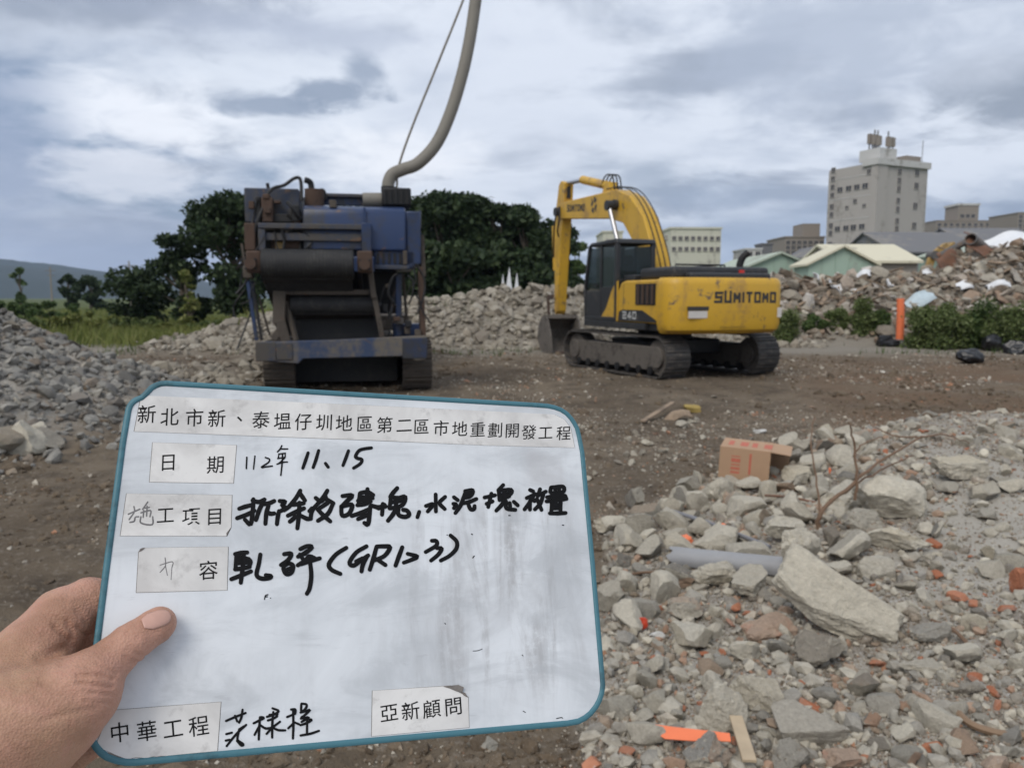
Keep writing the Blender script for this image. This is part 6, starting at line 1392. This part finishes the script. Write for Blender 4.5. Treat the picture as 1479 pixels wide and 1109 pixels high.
# rim: a swept flat profile all round
ring = inset(o2, sg*.0021); n = len(ring); K = 10; vs = []
for i in range(n):
    e = (ring[(i+1) % n]-ring[i-1]).normalized(); nn = Vector((-e.y, e.x, 0))*sg
    for k in range(K):
        a = 2*math.pi*k/K; ca, sa = math.cos(a), math.sin(a); q = lambda c: math.copysign(abs(c)**.6, c)
        vs.append(ring[i]+nn*(.0024*q(ca))+Vector((0, 0, -TH/2+.0034*q(sa))))
fs = [(i*K+k, i*K+(k+1) % K, ((i+1) % n)*K+(k+1) % K, ((i+1) % n)*K+k) for i in range(n) for k in range(K)]
MB().add(vs, fs).build('rim', M['teal'], BD, smooth=45)
LAB = {'title_label': [(203, 577), (211, 571.5), (400, 579.5), (530, 585.5), (700, 593.5), (800, 598.5), (815, 606), (824, 618), (830, 646.5), (700, 643), (530, 635.5), (194, 623)],
       'date_label': [(220.6, 639), (341.5, 643), (337, 697.7), (216, 696)],
       'item_label': [(183, 712.7), (335, 715), (333.5, 761.4), (327.3, 774), (174, 773.6)],
       'content_label': [(206, 791.2), (329.4, 789.4), (327.8, 851.9), (197, 855.3), (200.5, 797)],
       'contractor_label': [(160, 1025.5), (319, 1013.3), (313.8, 1083.7), (243, 1090.5), (233, 1093), (222, 1091.5), (212, 1094), (196, 1093), (184, 1096), (174, 1093.5), (160, 1086), (150, 1082), (140, 1072)],
       'consultant_label': [(538, 997), (650, 990), (664, 1000), (676, 1006), (677.4, 1049.8), (536.8, 1062.6)]}
LO = {}
for k, (nm, poly) in enumerate(LAB.items()):
    pts = [bl(*p, .0) for p in poly]
    LO[nm] = MB().prism([(p.x, p.y) for p in pts], .00012, .00030, 'z').build('paper_label', paper_mat('paper_label', k*1.3), BD)
    c_ = sum(pts, Vector())/len(pts); g_ = [c_+(p-c_)*1.0+(p-c_).normalized()*.00045 for p in pts]
    MB().prism([(p.x, p.y) for p in g_], .00004, .00010, 'z').build('label_edge', M['grime'], LO[nm])
# peeled corners and torn paper: curled flaps
def flap(poly, mat, par, w0=.0005, name='peeled_corner'):
    pts = [bl(px, py, w0+w) for px, py, w in poly]; n_ = len(pts); q = [p-Vector((0, 0, .00015)) for p in pts]
    return MB().add(pts+q, [tuple(range(n_)), tuple(range(n_, 2*n_))[::-1]]+[(k, n_+k, n_+(k+1) % n_, (k+1) % n_) for k in range(n_)]).build(name, mat, par)
flap([(640, 991, 0), (662, 988.5, .0012), (670, 992, .0016), (668, 999, .0012), (660, 998, .0004), (650, 994, 0)], M['grime'], LO['consultant_label']); flap([(664, 998, .0), (672, 1000, .001), (676, 1007, .0006), (670, 1004, .0)], M['grime'], LO['consultant_label'])
flap([(201, 797, 0), (202, 792.5, .0006), (210, 790.5, .0006), (205, 795, 0)], M['grime'], LO['content_label']); flap([(327.3, 774, 0), (333.5, 761.4, 0), (330, 766, .0003), (327, 769.5, .0003)], M['grime'], LO['item_label'])
flap([(147, 1084, 0), (160, 1090, .0003), (174, 1097, .0003), (196, 1096.5, .0003), (222, 1094.5, .0003), (246, 1091, 0), (232, 1091, .0003), (212, 1095, .0002), (185, 1096.5, .0002), (160, 1087, .0002)], M['grime'], BD, .0004, 'torn_edge')
# writing: every stroke is a ribbon of ink lying on the surface
class Ink:
    def __init__(s): s.v = []; s.f = []; s.k = 0
    def stroke(s, pts, w, lift):
        lift = lift+s.k*2e-6; s.k += 1
        P = [Vector((p[0], p[1], 0)) for p in pts]
        if len(P) > 2: P = catmull(P, 4)
        n_ = len(P); b0 = len(s.v); L_, R_ = [], []
        for i in range(n_):
            e = P[min(i+1, n_-1)]-P[max(i-1, 0)]
            if e.length < 1e-6: e = Vector((1, 0, 0))
            e.normalize(); nn = Vector((-e.y, e.x, 0)); u = i/max(1, n_-1); ww = w/2*(1.04-.12*abs(2*u-1))
            L_.append(P[i]+nn*ww); R_.append(P[i]-nn*ww)
        e0 = (P[0]-P[1]).normalized(); e1 = (P[-1]-P[-2]).normalized(); loop = list(L_)
        def capd(c, e, r_): nn = Vector((-e.y, e.x, 0)); return [c+(e*math.sin(a)+nn*math.cos(a))*r_ for a in np.linspace(math.pi*.83, math.pi*.17, 4)]
        vsx = L_+R_; s.v += [bl(p.x, p.y, lift) for p in vsx]
        s.f += [(b0+i, b0+n_+i, b0+n_+i+1, b0+i+1) for i in range(n_-1)]
        for c, e, la, ra, rv in ((P[0], e0, b0, b0+n_, 1), (P[-1], e1, b0+n_-1, b0+2*n_-1, -1)):
            cp = capd(c, e, w/2*.92); b1 = len(s.v); s.v += [bl(p.x, p.y, lift) for p in cp]
            nn = Vector((-e.y, e.x, 0))
            # capd runs from the -nn side to the +nn side; match the ribbon's two corners
            st_, en_ = (la, ra) if rv == 1 else (ra, la)
            s.f.append((st_,)+tuple(range(b1, b1+4))+(en_,))
        return s
    def build(s, name, mat, par): 
        me = bpy.data.meshes.new(name); me.from_pydata([tuple(p) for p in s.v], [], s.f)
        bm = bmesh.new(); bm.from_mesh(me)
        for f in bm.faces:
            f.normal_update()
            if f.normal.z < 0: f.normal_flip()
        bm.to_mesh(me); bm.free(); return link(name, me, par, mat)
def write(par, mat, name, ox, oy, sc, w, strokes, lift=.00035):
    ink = Ink()
    for st in strokes:
        if isinstance(st[0], (int, float)): ww, st = st[0], st[1]
        else: ww = w
        ink.stroke([(ox+a/sc, oy+b_/sc) for a, b_ in st], ww/sc, lift)
    return ink.build(name, mat, par)
write(BD, M['marker'], 'handwriting', 330, 690, 5.478, 36, [
 [(85, 243), (130, 228), (190, 212)], [(197, 168), (193, 250), (175, 365), (130, 330)], [(68, 318), (150, 288), (205, 258)], [(190, 178), (240, 190), (285, 170)], [(283, 172), (245, 250), (218, 332)], [(275, 208), (320, 200), (362, 182)], [(318, 215), (300, 275), (292, 362)], [(300, 262), (330, 282), (362, 280)],
 [(405, 182), (448, 188), (425, 215), (452, 238), (410, 262)], [(400, 262), (390, 310), (383, 365)],
 [(568, 100), (530, 165), (480, 225), (440, 255)], [(560, 112), (585, 150), (605, 178)], [(510, 212), (560, 205), (595, 200)], [(470, 298), (540, 265), (598, 240)], [(562, 195), (556, 300), (545, 398)], [(530, 305), (505, 330), (485, 345)], [(575, 300), (620, 322), (652, 322)],
 [(782, 100), (745, 160), (690, 222)], [(690, 158), (730, 185), (770, 150)], [(695, 215), (660, 262), (650, 318)], [(660, 240), (640, 262)], [(770, 165), (790, 190), (720, 240)], [(825, 208), (785, 285), (708, 338)], [(705, 248), (755, 300), (805, 343)], [(780, 170), (830, 200)],
 [(902, 143), (980, 138), (930, 190), (892, 228)], [(892, 225), (900, 298), (955, 280), (980, 215), (940, 215), (895, 228)],
 [(1100, 88), (1095, 150), (1088, 205)], [(1045, 118), (1100, 112), (1145, 135)], [(1040, 122), (1030, 195)], [(1025, 180), (1090, 165), (1138, 148)], [(1020, 215), (1080, 205), (1125, 185)], [(975, 300), (1050, 275), (1115, 245)], [(1025, 325), (1070, 305), (1118, 285)], [(1122, 225), (1115, 300), (1103, 368), (1075, 355)], [(1130, 218), (1190, 232), (1235, 212)], [(1045, 150), (1140, 160)],
 [(1222, 205), (1215, 290)], [(1185, 240), (1245, 225)], [(1335, 80), (1300, 120), (1280, 150)], [(1285, 152), (1275, 240)], [(1285, 152), (1345, 158), (1398, 150), (1375, 215), (1285, 240)], [(1335, 155), (1322, 235)], [(1280, 195), (1370, 180)], [(1330, 235), (1300, 290), (1262, 338)], [(1345, 235), (1345, 290), (1395, 308), (1430, 290), (1412, 258), (1382, 252)],
 [(24, (20, 0))] if False else [(52, 602), (100, 592), (148, 588)], [(62, 620), (55, 720)], [(66, 628), (120, 632), (172, 655), (165, 700)], [(62, 675), (170, 668)], [(52, 722), (110, 715), (168, 702)], [(22, 800), (100, 770), (178, 738)], [(122, 592), (112, 710), (97, 828)], [(60, 640), (120, 650), (160, 640)],
 [(252, 605), (240, 680), (222, 765), (262, 795), (325, 790), (335, 775), (295, 768)],
 [(440, 602), (495, 598), (475, 645), (415, 688)], [(470, 672), (510, 690), (500, 745), (455, 758), (435, 705), (478, 672)], [(440, 735), (500, 710)],
 [(568, 562), (620, 540), (660, 548), (605, 600)], [(550, 622), (595, 600), (620, 580)], [(565, 605), (598, 655)], [(548, 690), (610, 650), (640, 620), (680, 632)], [(572, 682), (650, 655), (722, 635)], [(645, 660), (655, 770), (642, 870), (620, 915)],
 [(932, 552), (850, 605), (795, 680), (815, 725), (885, 758)],
 [(1092, 540), (1010, 590), (958, 668), (990, 692), (1050, 650), (1105, 612)], [(1100, 615), (1065, 680), (1052, 738)], [(1010, 660), (1060, 635)],
 [(1172, 542), (1148, 630), (1118, 725)], [(1172, 542), (1230, 540), (1278, 548), (1235, 615), (1155, 650)], [(1185, 650), (1242, 688)],
 [(1375, 548), (1348, 620), (1322, 692)]])
write(BD, M['marker'], 'handwriting', 580, 690, 5.688, 35, [
 [(50, 622), (130, 645), (80, 672), (18, 695)], [(248, 515), (285, 518), (285, 555), (198, 608)], [(288, 575), (330, 580), (300, 630), (242, 678)], [(402, 472), (452, 520), (450, 580), (395, 638), (322, 678)], [(145, 278), (130, 322)],
 [(280, 135), (282, 275)], [(200, 230), (262, 215), (215, 275)], [(358, 155), (312, 205), (355, 255)],
 [(430, 158), (462, 182)], [(425, 212), (448, 218), (430, 248)], [(442, 288), (485, 225), (525, 115)], [(522, 108), (585, 102), (565, 150), (505, 165)], [(505, 208), (560, 195), (615, 172)], [(545, 205), (565, 255), (595, 255), (600, 230)], [(520, 135), (575, 128)],
 [(738, 128), (712, 238)], [(682, 160), (768, 142)], [(698, 212), (748, 192)], [(835, 58), (795, 100)], [(795, 105), (900, 98), (885, 140), (802, 168)], [(798, 105), (805, 182)], [(845, 110), (838, 170)], [(805, 182), (885, 150)], [(850, 180), (815, 230), (778, 268)], [(858, 190), (862, 248), (935, 262)], [(888, 205), (892, 235)], [(922, 195), (955, 225)], [(800, 140), (880, 130)],
 [(1055, 98), (1082, 110)], [(1028, 165), (1100, 132)], [(1085, 145), (1050, 205), (1010, 258)], [(1055, 190), (1055, 260)], [(1080, 172), (1092, 190)], [(1138, 92), (1118, 150)], [(1130, 140), (1185, 112)], [(1165, 135), (1140, 210), (1095, 258)], [(1112, 172), (1150, 262)],
 [(1228, 78), (1328, 72), (1322, 118), (1228, 122), (1228, 78)], [(1262, 76), (1262, 118)], [(1295, 74), (1295, 118)], [(1195, 158), (1270, 150), (1345, 146)], [(1190, 192), (1270, 185), (1352, 172)], [(1345, 148), (1355, 172)], [(1235, 195), (1230, 278)], [(1308, 188), (1305, 280)], [(1238, 222), (1305, 218)], [(1238, 250), (1305, 248)], [(1262, 150), (1265, 200)], [(1218, 290), (1285, 290), (1348, 287)]])
write(BD, M['marker'], 'handwriting', 330, 630, 6.723, 34, [
 [17, [(178, 203), (173, 312)]], [14, [(257, 190), (249, 260), (243, 318)]], [16, [(358, 205), (398, 222), (385, 255), (318, 300), (370, 295), (425, 288)]],
 [15, [(518, 90), (500, 125), (475, 150)]], [15, [(500, 122), (575, 122)]], [15, [(488, 172), (552, 163)]], [14, [(490, 175), (482, 212)]], [15, [(478, 215), (550, 203)]], [15, [(470, 270), (530, 252), (572, 248)]], [16, [(525, 168), (520, 270), (508, 378)]], [13, [(550, 168), (545, 210), (480, 268)]],
 [(773, 160), (748, 235), (722, 308)], [(875, 138), (850, 225), (822, 302)], [(942, 262), (968, 298)], [(1165, 140), (1138, 215), (1112, 282)], [(1388, 112), (1325, 120), (1268, 138), (1235, 190), (1250, 212), (1295, 225), (1280, 265), (1215, 308)]])
write(BD, M['marker'], 'handwriting', 300, 1000, 7.395, 27, [
 [(195, 300), (300, 255), (405, 215)], [(292, 245), (315, 305)], [(372, 180), (360, 260), (335, 318)], [(198, 440), (258, 425)], [(192, 510), (235, 500)], [(202, 568), (305, 440), (410, 342)], [(335, 395), (318, 480), (325, 510), (380, 548), (358, 562), (312, 512)], [(335, 390), (385, 358)],
 [(490, 325), (550, 295), (600, 268), (570, 258)], [(558, 260), (550, 380), (545, 498)], [(550, 355), (500, 448)], [(562, 345), (620, 380), (690, 370)], [(692, 165), (758, 195), (700, 235), (632, 256)], [(660, 235), (745, 228)], [(642, 295), (700, 275), (742, 250)], [(700, 205), (690, 330), (688, 478)], [(772, 308), (690, 372), (628, 438)], [(695, 372), (755, 398), (828, 400)],
 [(890, 178), (935, 178), (935, 222)], [(848, 258), (935, 222)], [(912, 190), (915, 340), (910, 488)], [(905, 335), (860, 378)], [(918, 312), (975, 335)], [(1002, 115), (1055, 125), (1045, 168), (1000, 198), (1000, 120)], [(992, 210), (1050, 195), (1092, 182), (1040, 235), (1000, 262)], [(995, 275), (1080, 262), (1002, 310)], [(990, 345), (1050, 325), (1110, 290), (1080, 282)], [(1062, 290), (1060, 430)], [(992, 455), (1100, 435), (1188, 405)]])
write(BD, M['marker'], 'ink_speck', 330, 690, 5.478, 9, [[(285, 960), (292, 930), (312, 922)], [(290, 940), (308, 938)], [7, [(330, 948), (334, 950)]]])
write(BD, M['marker'], 'ink_speck', 580, 690, 5.688, 9, [[(585, 655), (598, 640)], [(575, 460), (582, 464)], [(880, 308), (892, 308)], [(1322, 386), (1332, 388)], [7, [(372, 468), (378, 468)]]])
write(BD, M['marker'], 'ink_speck', 480, 809, 3.521, 4, [[(970, 765), (982, 772)], [(965, 480), (970, 485)], [3, [(715, 460), (740, 458), (762, 450)]], [(1140, 803), (1165, 798), (1172, 802)], [3, [(600, 440), (620, 300), (632, 120)]] if False else [(572, 318), (576, 324)]])
# worn printed characters on two labels
write(LO['item_label'], M['worn'], 'worn_print', 150, 690, 6.16, 15, [[(268, 255), (275, 290)], [(218, 322), (320, 278)], [(268, 310), (225, 370)], [(232, 395), (270, 385), (280, 350), (310, 345)], [(390, 215), (345, 280)], [(350, 270), (405, 262)], [(330, 310), (415, 290), (410, 345)], [(355, 290), (350, 350)], [(385, 250), (380, 340)], [(330, 345), (330, 400), (430, 415), (435, 345)]])
write(LO['content_label'], M['worn'], 'worn_print', 150, 690, 6.16, 9, [[(545, 710), (548, 780), (500, 840)], [(500, 775), (610, 745), (605, 800)], [(548, 780), (565, 865)], [7, [(605, 800), (598, 905)]]])
def shear_char(ch, px, py, s, tilt, par, mat=None, thin=.004):
    me = text_mesh(ch, 1.0, thin, 'printed_text'); vv = np.array([tuple(v.co) for v in me.vertices])
    if not len(vv): return
    c0 = (vv[:, :2].max(0)+vv[:, :2].min(0))/2; vv[:, :2] -= c0
    vv[:, 1] += vv[:, 0]*.09                                  # brush script rises to the right
    ct, st_ = math.cos(R(tilt)), math.sin(R(tilt))
    for v_, (a, b_, _) in zip(me.vertices, vv):
        x_, y_ = a*s, -b_*s; v_.co = bl(px+x_*ct-y_*st_, py+x_*st_+y_*ct, .00042)
    me.materials.clear(); o_ = link('printed_text', me, par, mat or M['print'])
    if me.polygons and me.polygons[0].normal.z < 0: me.flip_normals()
TX = [212, 245, 281, 313, 346, 377, 408, 438, 468, 497, 527, 555.5, 584, 609, 637, 664, 690, 715, 740, 764, 788, 814]
TY = [598, 602, 603, 604, 605, 606, 608, 609, 610, 611, 612, 613.5, 614.5, 616, 618, 619, 620, 621, 622, 624, 625, 625.5]
for k, ch in enumerate(TITLE): shear_char(ch, TX[k], TY[k], 28-.30*k, 2.6, LO['title_label'])
for ch, x_, y_ in (('日', 243, 668), ('期', 311, 671)): shear_char(ch, x_, y_, 27, 2, LO['date_label'])
for ch, x_, y_ in (('工', 239, 744), ('項', 276, 746), ('目', 310, 746)): shear_char(ch, x_, y_, 27, 1.5, LO['item_label'])
shear_char('容', 301, 823, 29, 0, LO['content_label'])
for ch, x_, y_ in (('中', 173, 1057), ('華', 212, 1055), ('工', 250, 1052), ('程', 287, 1048)): shear_char(ch, x_, y_, 31, -4, LO['contractor_label'])
for ch, x_, y_ in (('亞', 562, 1029), ('新', 593, 1026), ('顧', 623.5, 1023), ('問', 655, 1020)): shear_char(ch, x_, y_, 28, -4, LO['consultant_label'])

# ------------------------------------------------------------------ the hand that holds the board
PXM = 2110.0
def hp(px, py, w): p = bl(px, py, w); return np.array((p.x, p.y, p.z))
CAPS = []      # chain, blend radius
def chain(pts, k): CAPS.append(([(hp(a, b_, w), r_/PXM) for a, b_, w, r_ in pts], k))
chain([(-230, 1290, .05, 92), (-90, 1140, .030, 92), (5, 1062, .018, 86), (52, 1025, .014, 66)], .016)          # wrist and back of the hand
chain([(5, 1075, .022, 74), (82, 1028, .024, 62), (118, 1003, .026, 49)], .014)                               # ball of the thumb
chain([(112, 1000, .026, 46), (137, 972, .0225, 34), (163, 950, .019, 28.5), (188, 929, .0165, 27), (205, 917, .0140, 24.5), (226, 903, .0115, 24.5), (231, 899, .0110, 22)], .007)   # thumb
chain([(-20, 1020, -.002, 62), (42, 950, -.010, 52), (92, 892, -.017, 44), (128, 868, -.0195, 34), (180, 862, -.0135, 20), (300, 872, -.0130, 18)], .012)      # index finger
chain([(30, 1010, -.012, 55), (95, 940, -.034, 30), (150, 920, -.030, 22), (210, 925, -.0145, 19), (300, 935, -.0135, 18)], .010)
chain([(30, 1060, -.012, 55), (100, 1005, -.040, 28), (160, 985, -.030, 21), (210, 990, -.0145, 18), (285, 1000, -.0130, 17)], .010)
chain([(20, 1120, -.004, 60), (95, 1090, -.034, 30), (150, 1062, -.026, 20), (205, 1060, -.0140, 16), (255, 1066, -.0125, 15)], .010)
def sdf(P):
    d = None
    for pts, k in CAPS:
        dc_ = None
        for (a, ra), (b_, rb) in zip(pts[:-1], pts[1:]):
            ab = b_-a; t_ = np.clip(((P-a)@ab)/(ab@ab), 0, 1); q = np.linalg.norm(P-a-t_[..., None]*ab, axis=-1)-(ra+(rb-ra)*t_)
            dc_ = q if dc_ is None else np.minimum(dc_, q) - np.maximum(.003-np.abs(dc_-q), 0)**2/(4*.003)
        d = dc_ if d is None else np.minimum(d, dc_)-np.maximum(k-np.abs(d-dc_), 0)**2/(4*k)
    return d
def proj(P):
    """picture position of points given in board coordinates"""
    W_ = P@np.array(BMAT.to_3x3()).T+np.array(cen)-np.array((0, 0, CAM_H)); C_ = W_@np.array(CM)
    return CX+C_[..., 0]/-C_[..., 2]*FPX, CY-C_[..., 1]/-C_[..., 2]*FPX
CREASE = [([(112, 975), (135, 973), (150, 975), (164, 980)], 3.0, .0013), ([(112, 985), (140, 989), (163, 991)], 3.0, .0014), ([(118, 998), (142, 1000), (165, 1004)], 2.6, .0009), ([(140, 958), (158, 966), (170, 972)], 2.5, .0008),
          ([(183, 911), (190, 917), (201, 921)], 2.4, .0009), ([(181, 917), (190, 922), (200, 926)], 2.2, .0006), ([(78, 903), (90, 915), (103, 926)], 3.5, .0016), ([(96, 896), (104, 908), (106, 922)], 3.2, .0013), ([(112, 905), (122, 914), (130, 918)], 3, .001),
          ([(55, 948), (80, 938), (105, 932)], 6, .0016), ([(205, 958), (192, 955), (180, 948)], 2.5, .0006), ([(60, 1040), (100, 1030), (140, 1022)], 4, .0007), ([(88, 960), (110, 958), (132, 962)], 4, .0006), ([(122, 1012), (145, 1014), (160, 1016)], 2.4, .0007), ([(60, 985), (90, 992), (112, 1006)], 5, .0008), ([(196, 941), (204, 946), (212, 948)], 2.2, .0006), ([(30, 960), (60, 955), (80, 945)], 6, .0008), ([(110, 880), (120, 890), (126, 902)], 3.5, .0009), ([(66, 890), (84, 896), (98, 906)], 4, .0008), ([(20, 990), (50, 1000), (70, 1020)], 5, .0005)]
def crease(px, py):
    s = np.zeros(px.shape)
    for pts, w_, dp in CREASE:
        best = np.full(px.shape, 1e9)
        for (ax, ay), (bx, by) in zip(pts[:-1], pts[1:]):
            t_ = np.clip(((px-ax)*(bx-ax)+(py-ay)*(by-ay))/((bx-ax)**2+(by-ay)**2), 0, 1); best = np.minimum(best, (px-ax-t_*(bx-ax))**2+(py-ay-t_*(by-ay))**2)
        s += 1.5*dp*np.exp(-best/(w_*w_))
    return s
allp = np.array([p for c_, _ in CAPS for p, _ in c_]); allr = np.array([r_ for c_, _ in CAPS for _, r_ in c_])
lo = (allp-allr[:, None]).min(0)-.006; hi = (allp+allr[:, None]).max(0)+.006; hs = .0015
g = [np.arange(a, b_, hs) for a, b_ in zip(lo, hi)]; G = np.stack(np.meshgrid(*g, indexing='ij'), -1).astype(np.float32)
F = sdf(G)
# surface nets
S_ = F < 0; nx, ny, nz_ = F.shape
cs = np.zeros((nx-1, ny-1, nz_-1), np.int8)
for dx in (0, 1):
    for dy_ in (0, 1):
        for dz_ in (0, 1): cs += S_[dx:nx-1+dx, dy_:ny-1+dy_, dz_:nz_-1+dz_]
act = (cs > 0) & (cs < 8); ci = np.argwhere(act); vid = -np.ones(act.shape, np.int64); vid[act] = np.arange(len(ci))
acc = np.zeros((len(ci), 3)); cnt = np.zeros(len(ci))
crn = [(a, b_, c_) for a in (0, 1) for b_ in (0, 1) for c_ in (0, 1)]
for p in crn:
    for ax in range(3):
        if p[ax]: continue
        q = list(p); q[ax] = 1
        f0 = F[tuple((ci+np.array(p)).T)]; f1 = F[tuple((ci+np.array(q)).T)]; m_ = (f0 < 0) != (f1 < 0)
        t_ = np.where(m_, f0/(f0-f1+1e-12), 0); pos = np.array(p)[None]+t_[:, None]*np.eye(3)[ax][None]
        acc += pos*m_[:, None]; cnt += m_
HV = lo+(ci+acc/cnt[:, None])*hs; HF = []
for ax in range(3):
    sl0 = [slice(None)]*3; sl1 = [slice(None)]*3; sl0[ax] = slice(0, -1); sl1[ax] = slice(1, None)
    ch_ = np.argwhere(S_[tuple(sl0)] != S_[tuple(sl1)]); b1, b2 = [k for k in range(3) if k != ax]
    ok = (ch_[:, b1] > 0) & (ch_[:, b2] > 0) & (ch_[:, b1] < F.shape[b1]-1) & (ch_[:, b2] < F.shape[b2]-1); ch_ = ch_[ok]
    def vi(o1, o2): q = ch_.copy(); q[:, b1] += o1; q[:, b2] += o2; return vid[tuple(q.T)]
    quad = np.stack([vi(-1, -1), vi(0, -1), vi(0, 0), vi(-1, 0)], -1); inside = S_[tuple(ch_.T)]; flip = inside if ax != 1 else ~inside
    quad[~flip] = quad[~flip][:, ::-1]; HF.append(quad)
HF = np.concatenate(HF); HF = HF[(HF >= 0).all(1)]
def sgrad(P, e=.0008): return np.stack([sdf(P+np.eye(3)[k]*e)-sdf(P-np.eye(3)[k]*e) for k in range(3)], -1)/(2*e)
gr = sgrad(HV); HV = HV - gr*sdf(HV)[:, None]*.9; gr /= np.linalg.norm(gr, axis=1, keepdims=True)+1e-9
hx, hy = proj(HV); HV = HV - gr*(crease(hx, hy)*(HV[:, 2] > -.02))[:, None]
rel = np.array([mnoise.noise(Vector(p*180))*.00022+mnoise.noise(Vector((p[0]*420, p[1]*420, p[2]*420)))*.00012 for p in HV]); HV = HV+gr*rel[:, None]
# where the thumb presses on the board the skin flattens against it
inb = (hx > 150) & (HV[:, 2] < .0006) & (HV[:, 2] > -.0019) & (hy < 1000); HV[inb, 2] = .0006
def skin_mat():
    m, t, b = new_mat('skin'); v = coords(t)
    n1 = nz(t, v, 22, 5, .6, .3); n2 = nz(t, v, 120, 4, .6); vo = t.nodes.new('ShaderNodeTexVoronoi'); vo.inputs['Scale'].default_value = 620; t.links.new(v, vo.inputs['Vector'])
    wr = nz(t, coords(t, (260, 900, 500)), 1.0, 3, .6, .5)
    n0_ = nz(t, v, 9, 4, .6, .5); c = mixc(t, sstep(t, n0_, .36, .62), (.50, .27, .195), (.43, .255, .16)); c = mixc(t, math_(t, 'MULTIPLY', sstep(t, n1, .40, .66), .7), c, (.29, .15, .092)); c = mixc(t, math_(t, 'MULTIPLY', sstep(t, n2, .5, .7), .35), c, (.47, .235, .17))
    t.links.new(c, b.inputs['Base Color']); b.inputs['Roughness'].default_value = .52; b.inputs['Specular IOR Level'].default_value = .35
    b.inputs['Subsurface Weight'].default_value = .12; b.inputs['Subsurface Radius'].default_value = (.9, .35, .2); b.inputs['Subsurface Scale'].default_value = .004
    h = math_(t, 'ADD', math_(t, 'MULTIPLY', vo.outputs['Distance'], .5), math_(t, 'ADD', math_(t, 'MULTIPLY', wr, .5), math_(t, 'MULTIPLY', n2, .5))); bump(t, b, h, .55, .0018); return m
M['skin'] = skin_mat(); M['nail'] = plain('finger_nail', (.52, .305, .24), .36, var=.12, scale=90, bmp=0)
me = np_mesh('hand', HV, HF, M['skin'], smooth=True)
bm = bmesh.new(); bm.from_mesh(me); bmesh.ops.recalc_face_normals(bm, faces=bm.faces); bm.to_mesh(me); bm.free(); me.shade_smooth()
HD = link('person', me); HD.matrix_world = BMAT; tag(HD, 'bare left hand and wrist gripping the board by its left edge', 'person')
smo = HD.modifiers.new('smooth', 'SMOOTH'); smo.factor = .3; smo.iterations = 1
# thumb nail: a curved plate laid on the thumb tip
NU, NV = 18, 14; n0 = np.array((206., 899.)); n1 = np.array((246., 886.)); ax_ = (n1-n0); Ln = np.linalg.norm(ax_); ax_ /= Ln; pr_ = np.array((-ax_[1], ax_[0]))
pts = []
for i in range(NU+1):
    u = i/NU; hw = 11.5*min(1, (max(0, 1-(max(0, (u-.55)/.45))**2.6))**.5)*(min(1, .55+1.6*u))
    for j in range(NV+1):
        v_ = 2*j/NV-1; q = n0+ax_*Ln*u+pr_*(v_*hw)+np.array((0, 2.0))
        pts.append(q)
dirs = np.array([ROTI @ ray(*q) for q in pts]); NP = np.array(EYE)[None]+dirs*.40
for _ in range(60): NP = NP+dirs*(sdf(NP)*.8)[:, None]
gn = sgrad(NP); gn /= np.linalg.norm(gn, axis=1, keepdims=True)
ok = np.abs(sdf(NP)) < .0006
ii = np.arange((NU+1)*(NV+1)).reshape(NU+1, NV+1); qs = np.stack([ii[:-1, :-1], ii[1:, :-1], ii[1:, 1:], ii[:-1, 1:]], -1).reshape(-1, 4); qs = qs[ok[qs].all(1)]
edge = np.minimum(1, np.minimum(np.tile(np.arange(NV+1), NU+1), np.tile(NV-np.arange(NV+1), NU+1))/2.0)
NP = NP+gn*(.0001+.00045*edge)[:, None]
nm_ = np_mesh('thumb_nail', NP, qs, M['nail'], smooth=True); no = link('thumb_nail', nm_, HD); so = no.modifiers.new('solid', 'SOLIDIFY'); so.thickness = .0004; so.offset = -1

# ------------------------------------------------------------------ the air
hz = MB().box((-4200, -4200, -6), (4200, 4200, 260)).build('haze', None) if HAZE else None
if hz:
    m = bpy.data.materials.new('haze'); m.use_nodes = True; t = m.node_tree; t.nodes.clear()
    pv = t.nodes.new('ShaderNodeVolumePrincipled'); pv.inputs['Color'].default_value = (.60, .75, 1.0, 1); pv.inputs['Density'].default_value = HAZE
    ou = t.nodes.new('ShaderNodeOutputMaterial'); t.links.new(pv.outputs[0], ou.inputs['Volume']); hz.data.materials.append(m); tag(hz, 'pale even haze lying over the whole site', 'haze', kind='stuff')
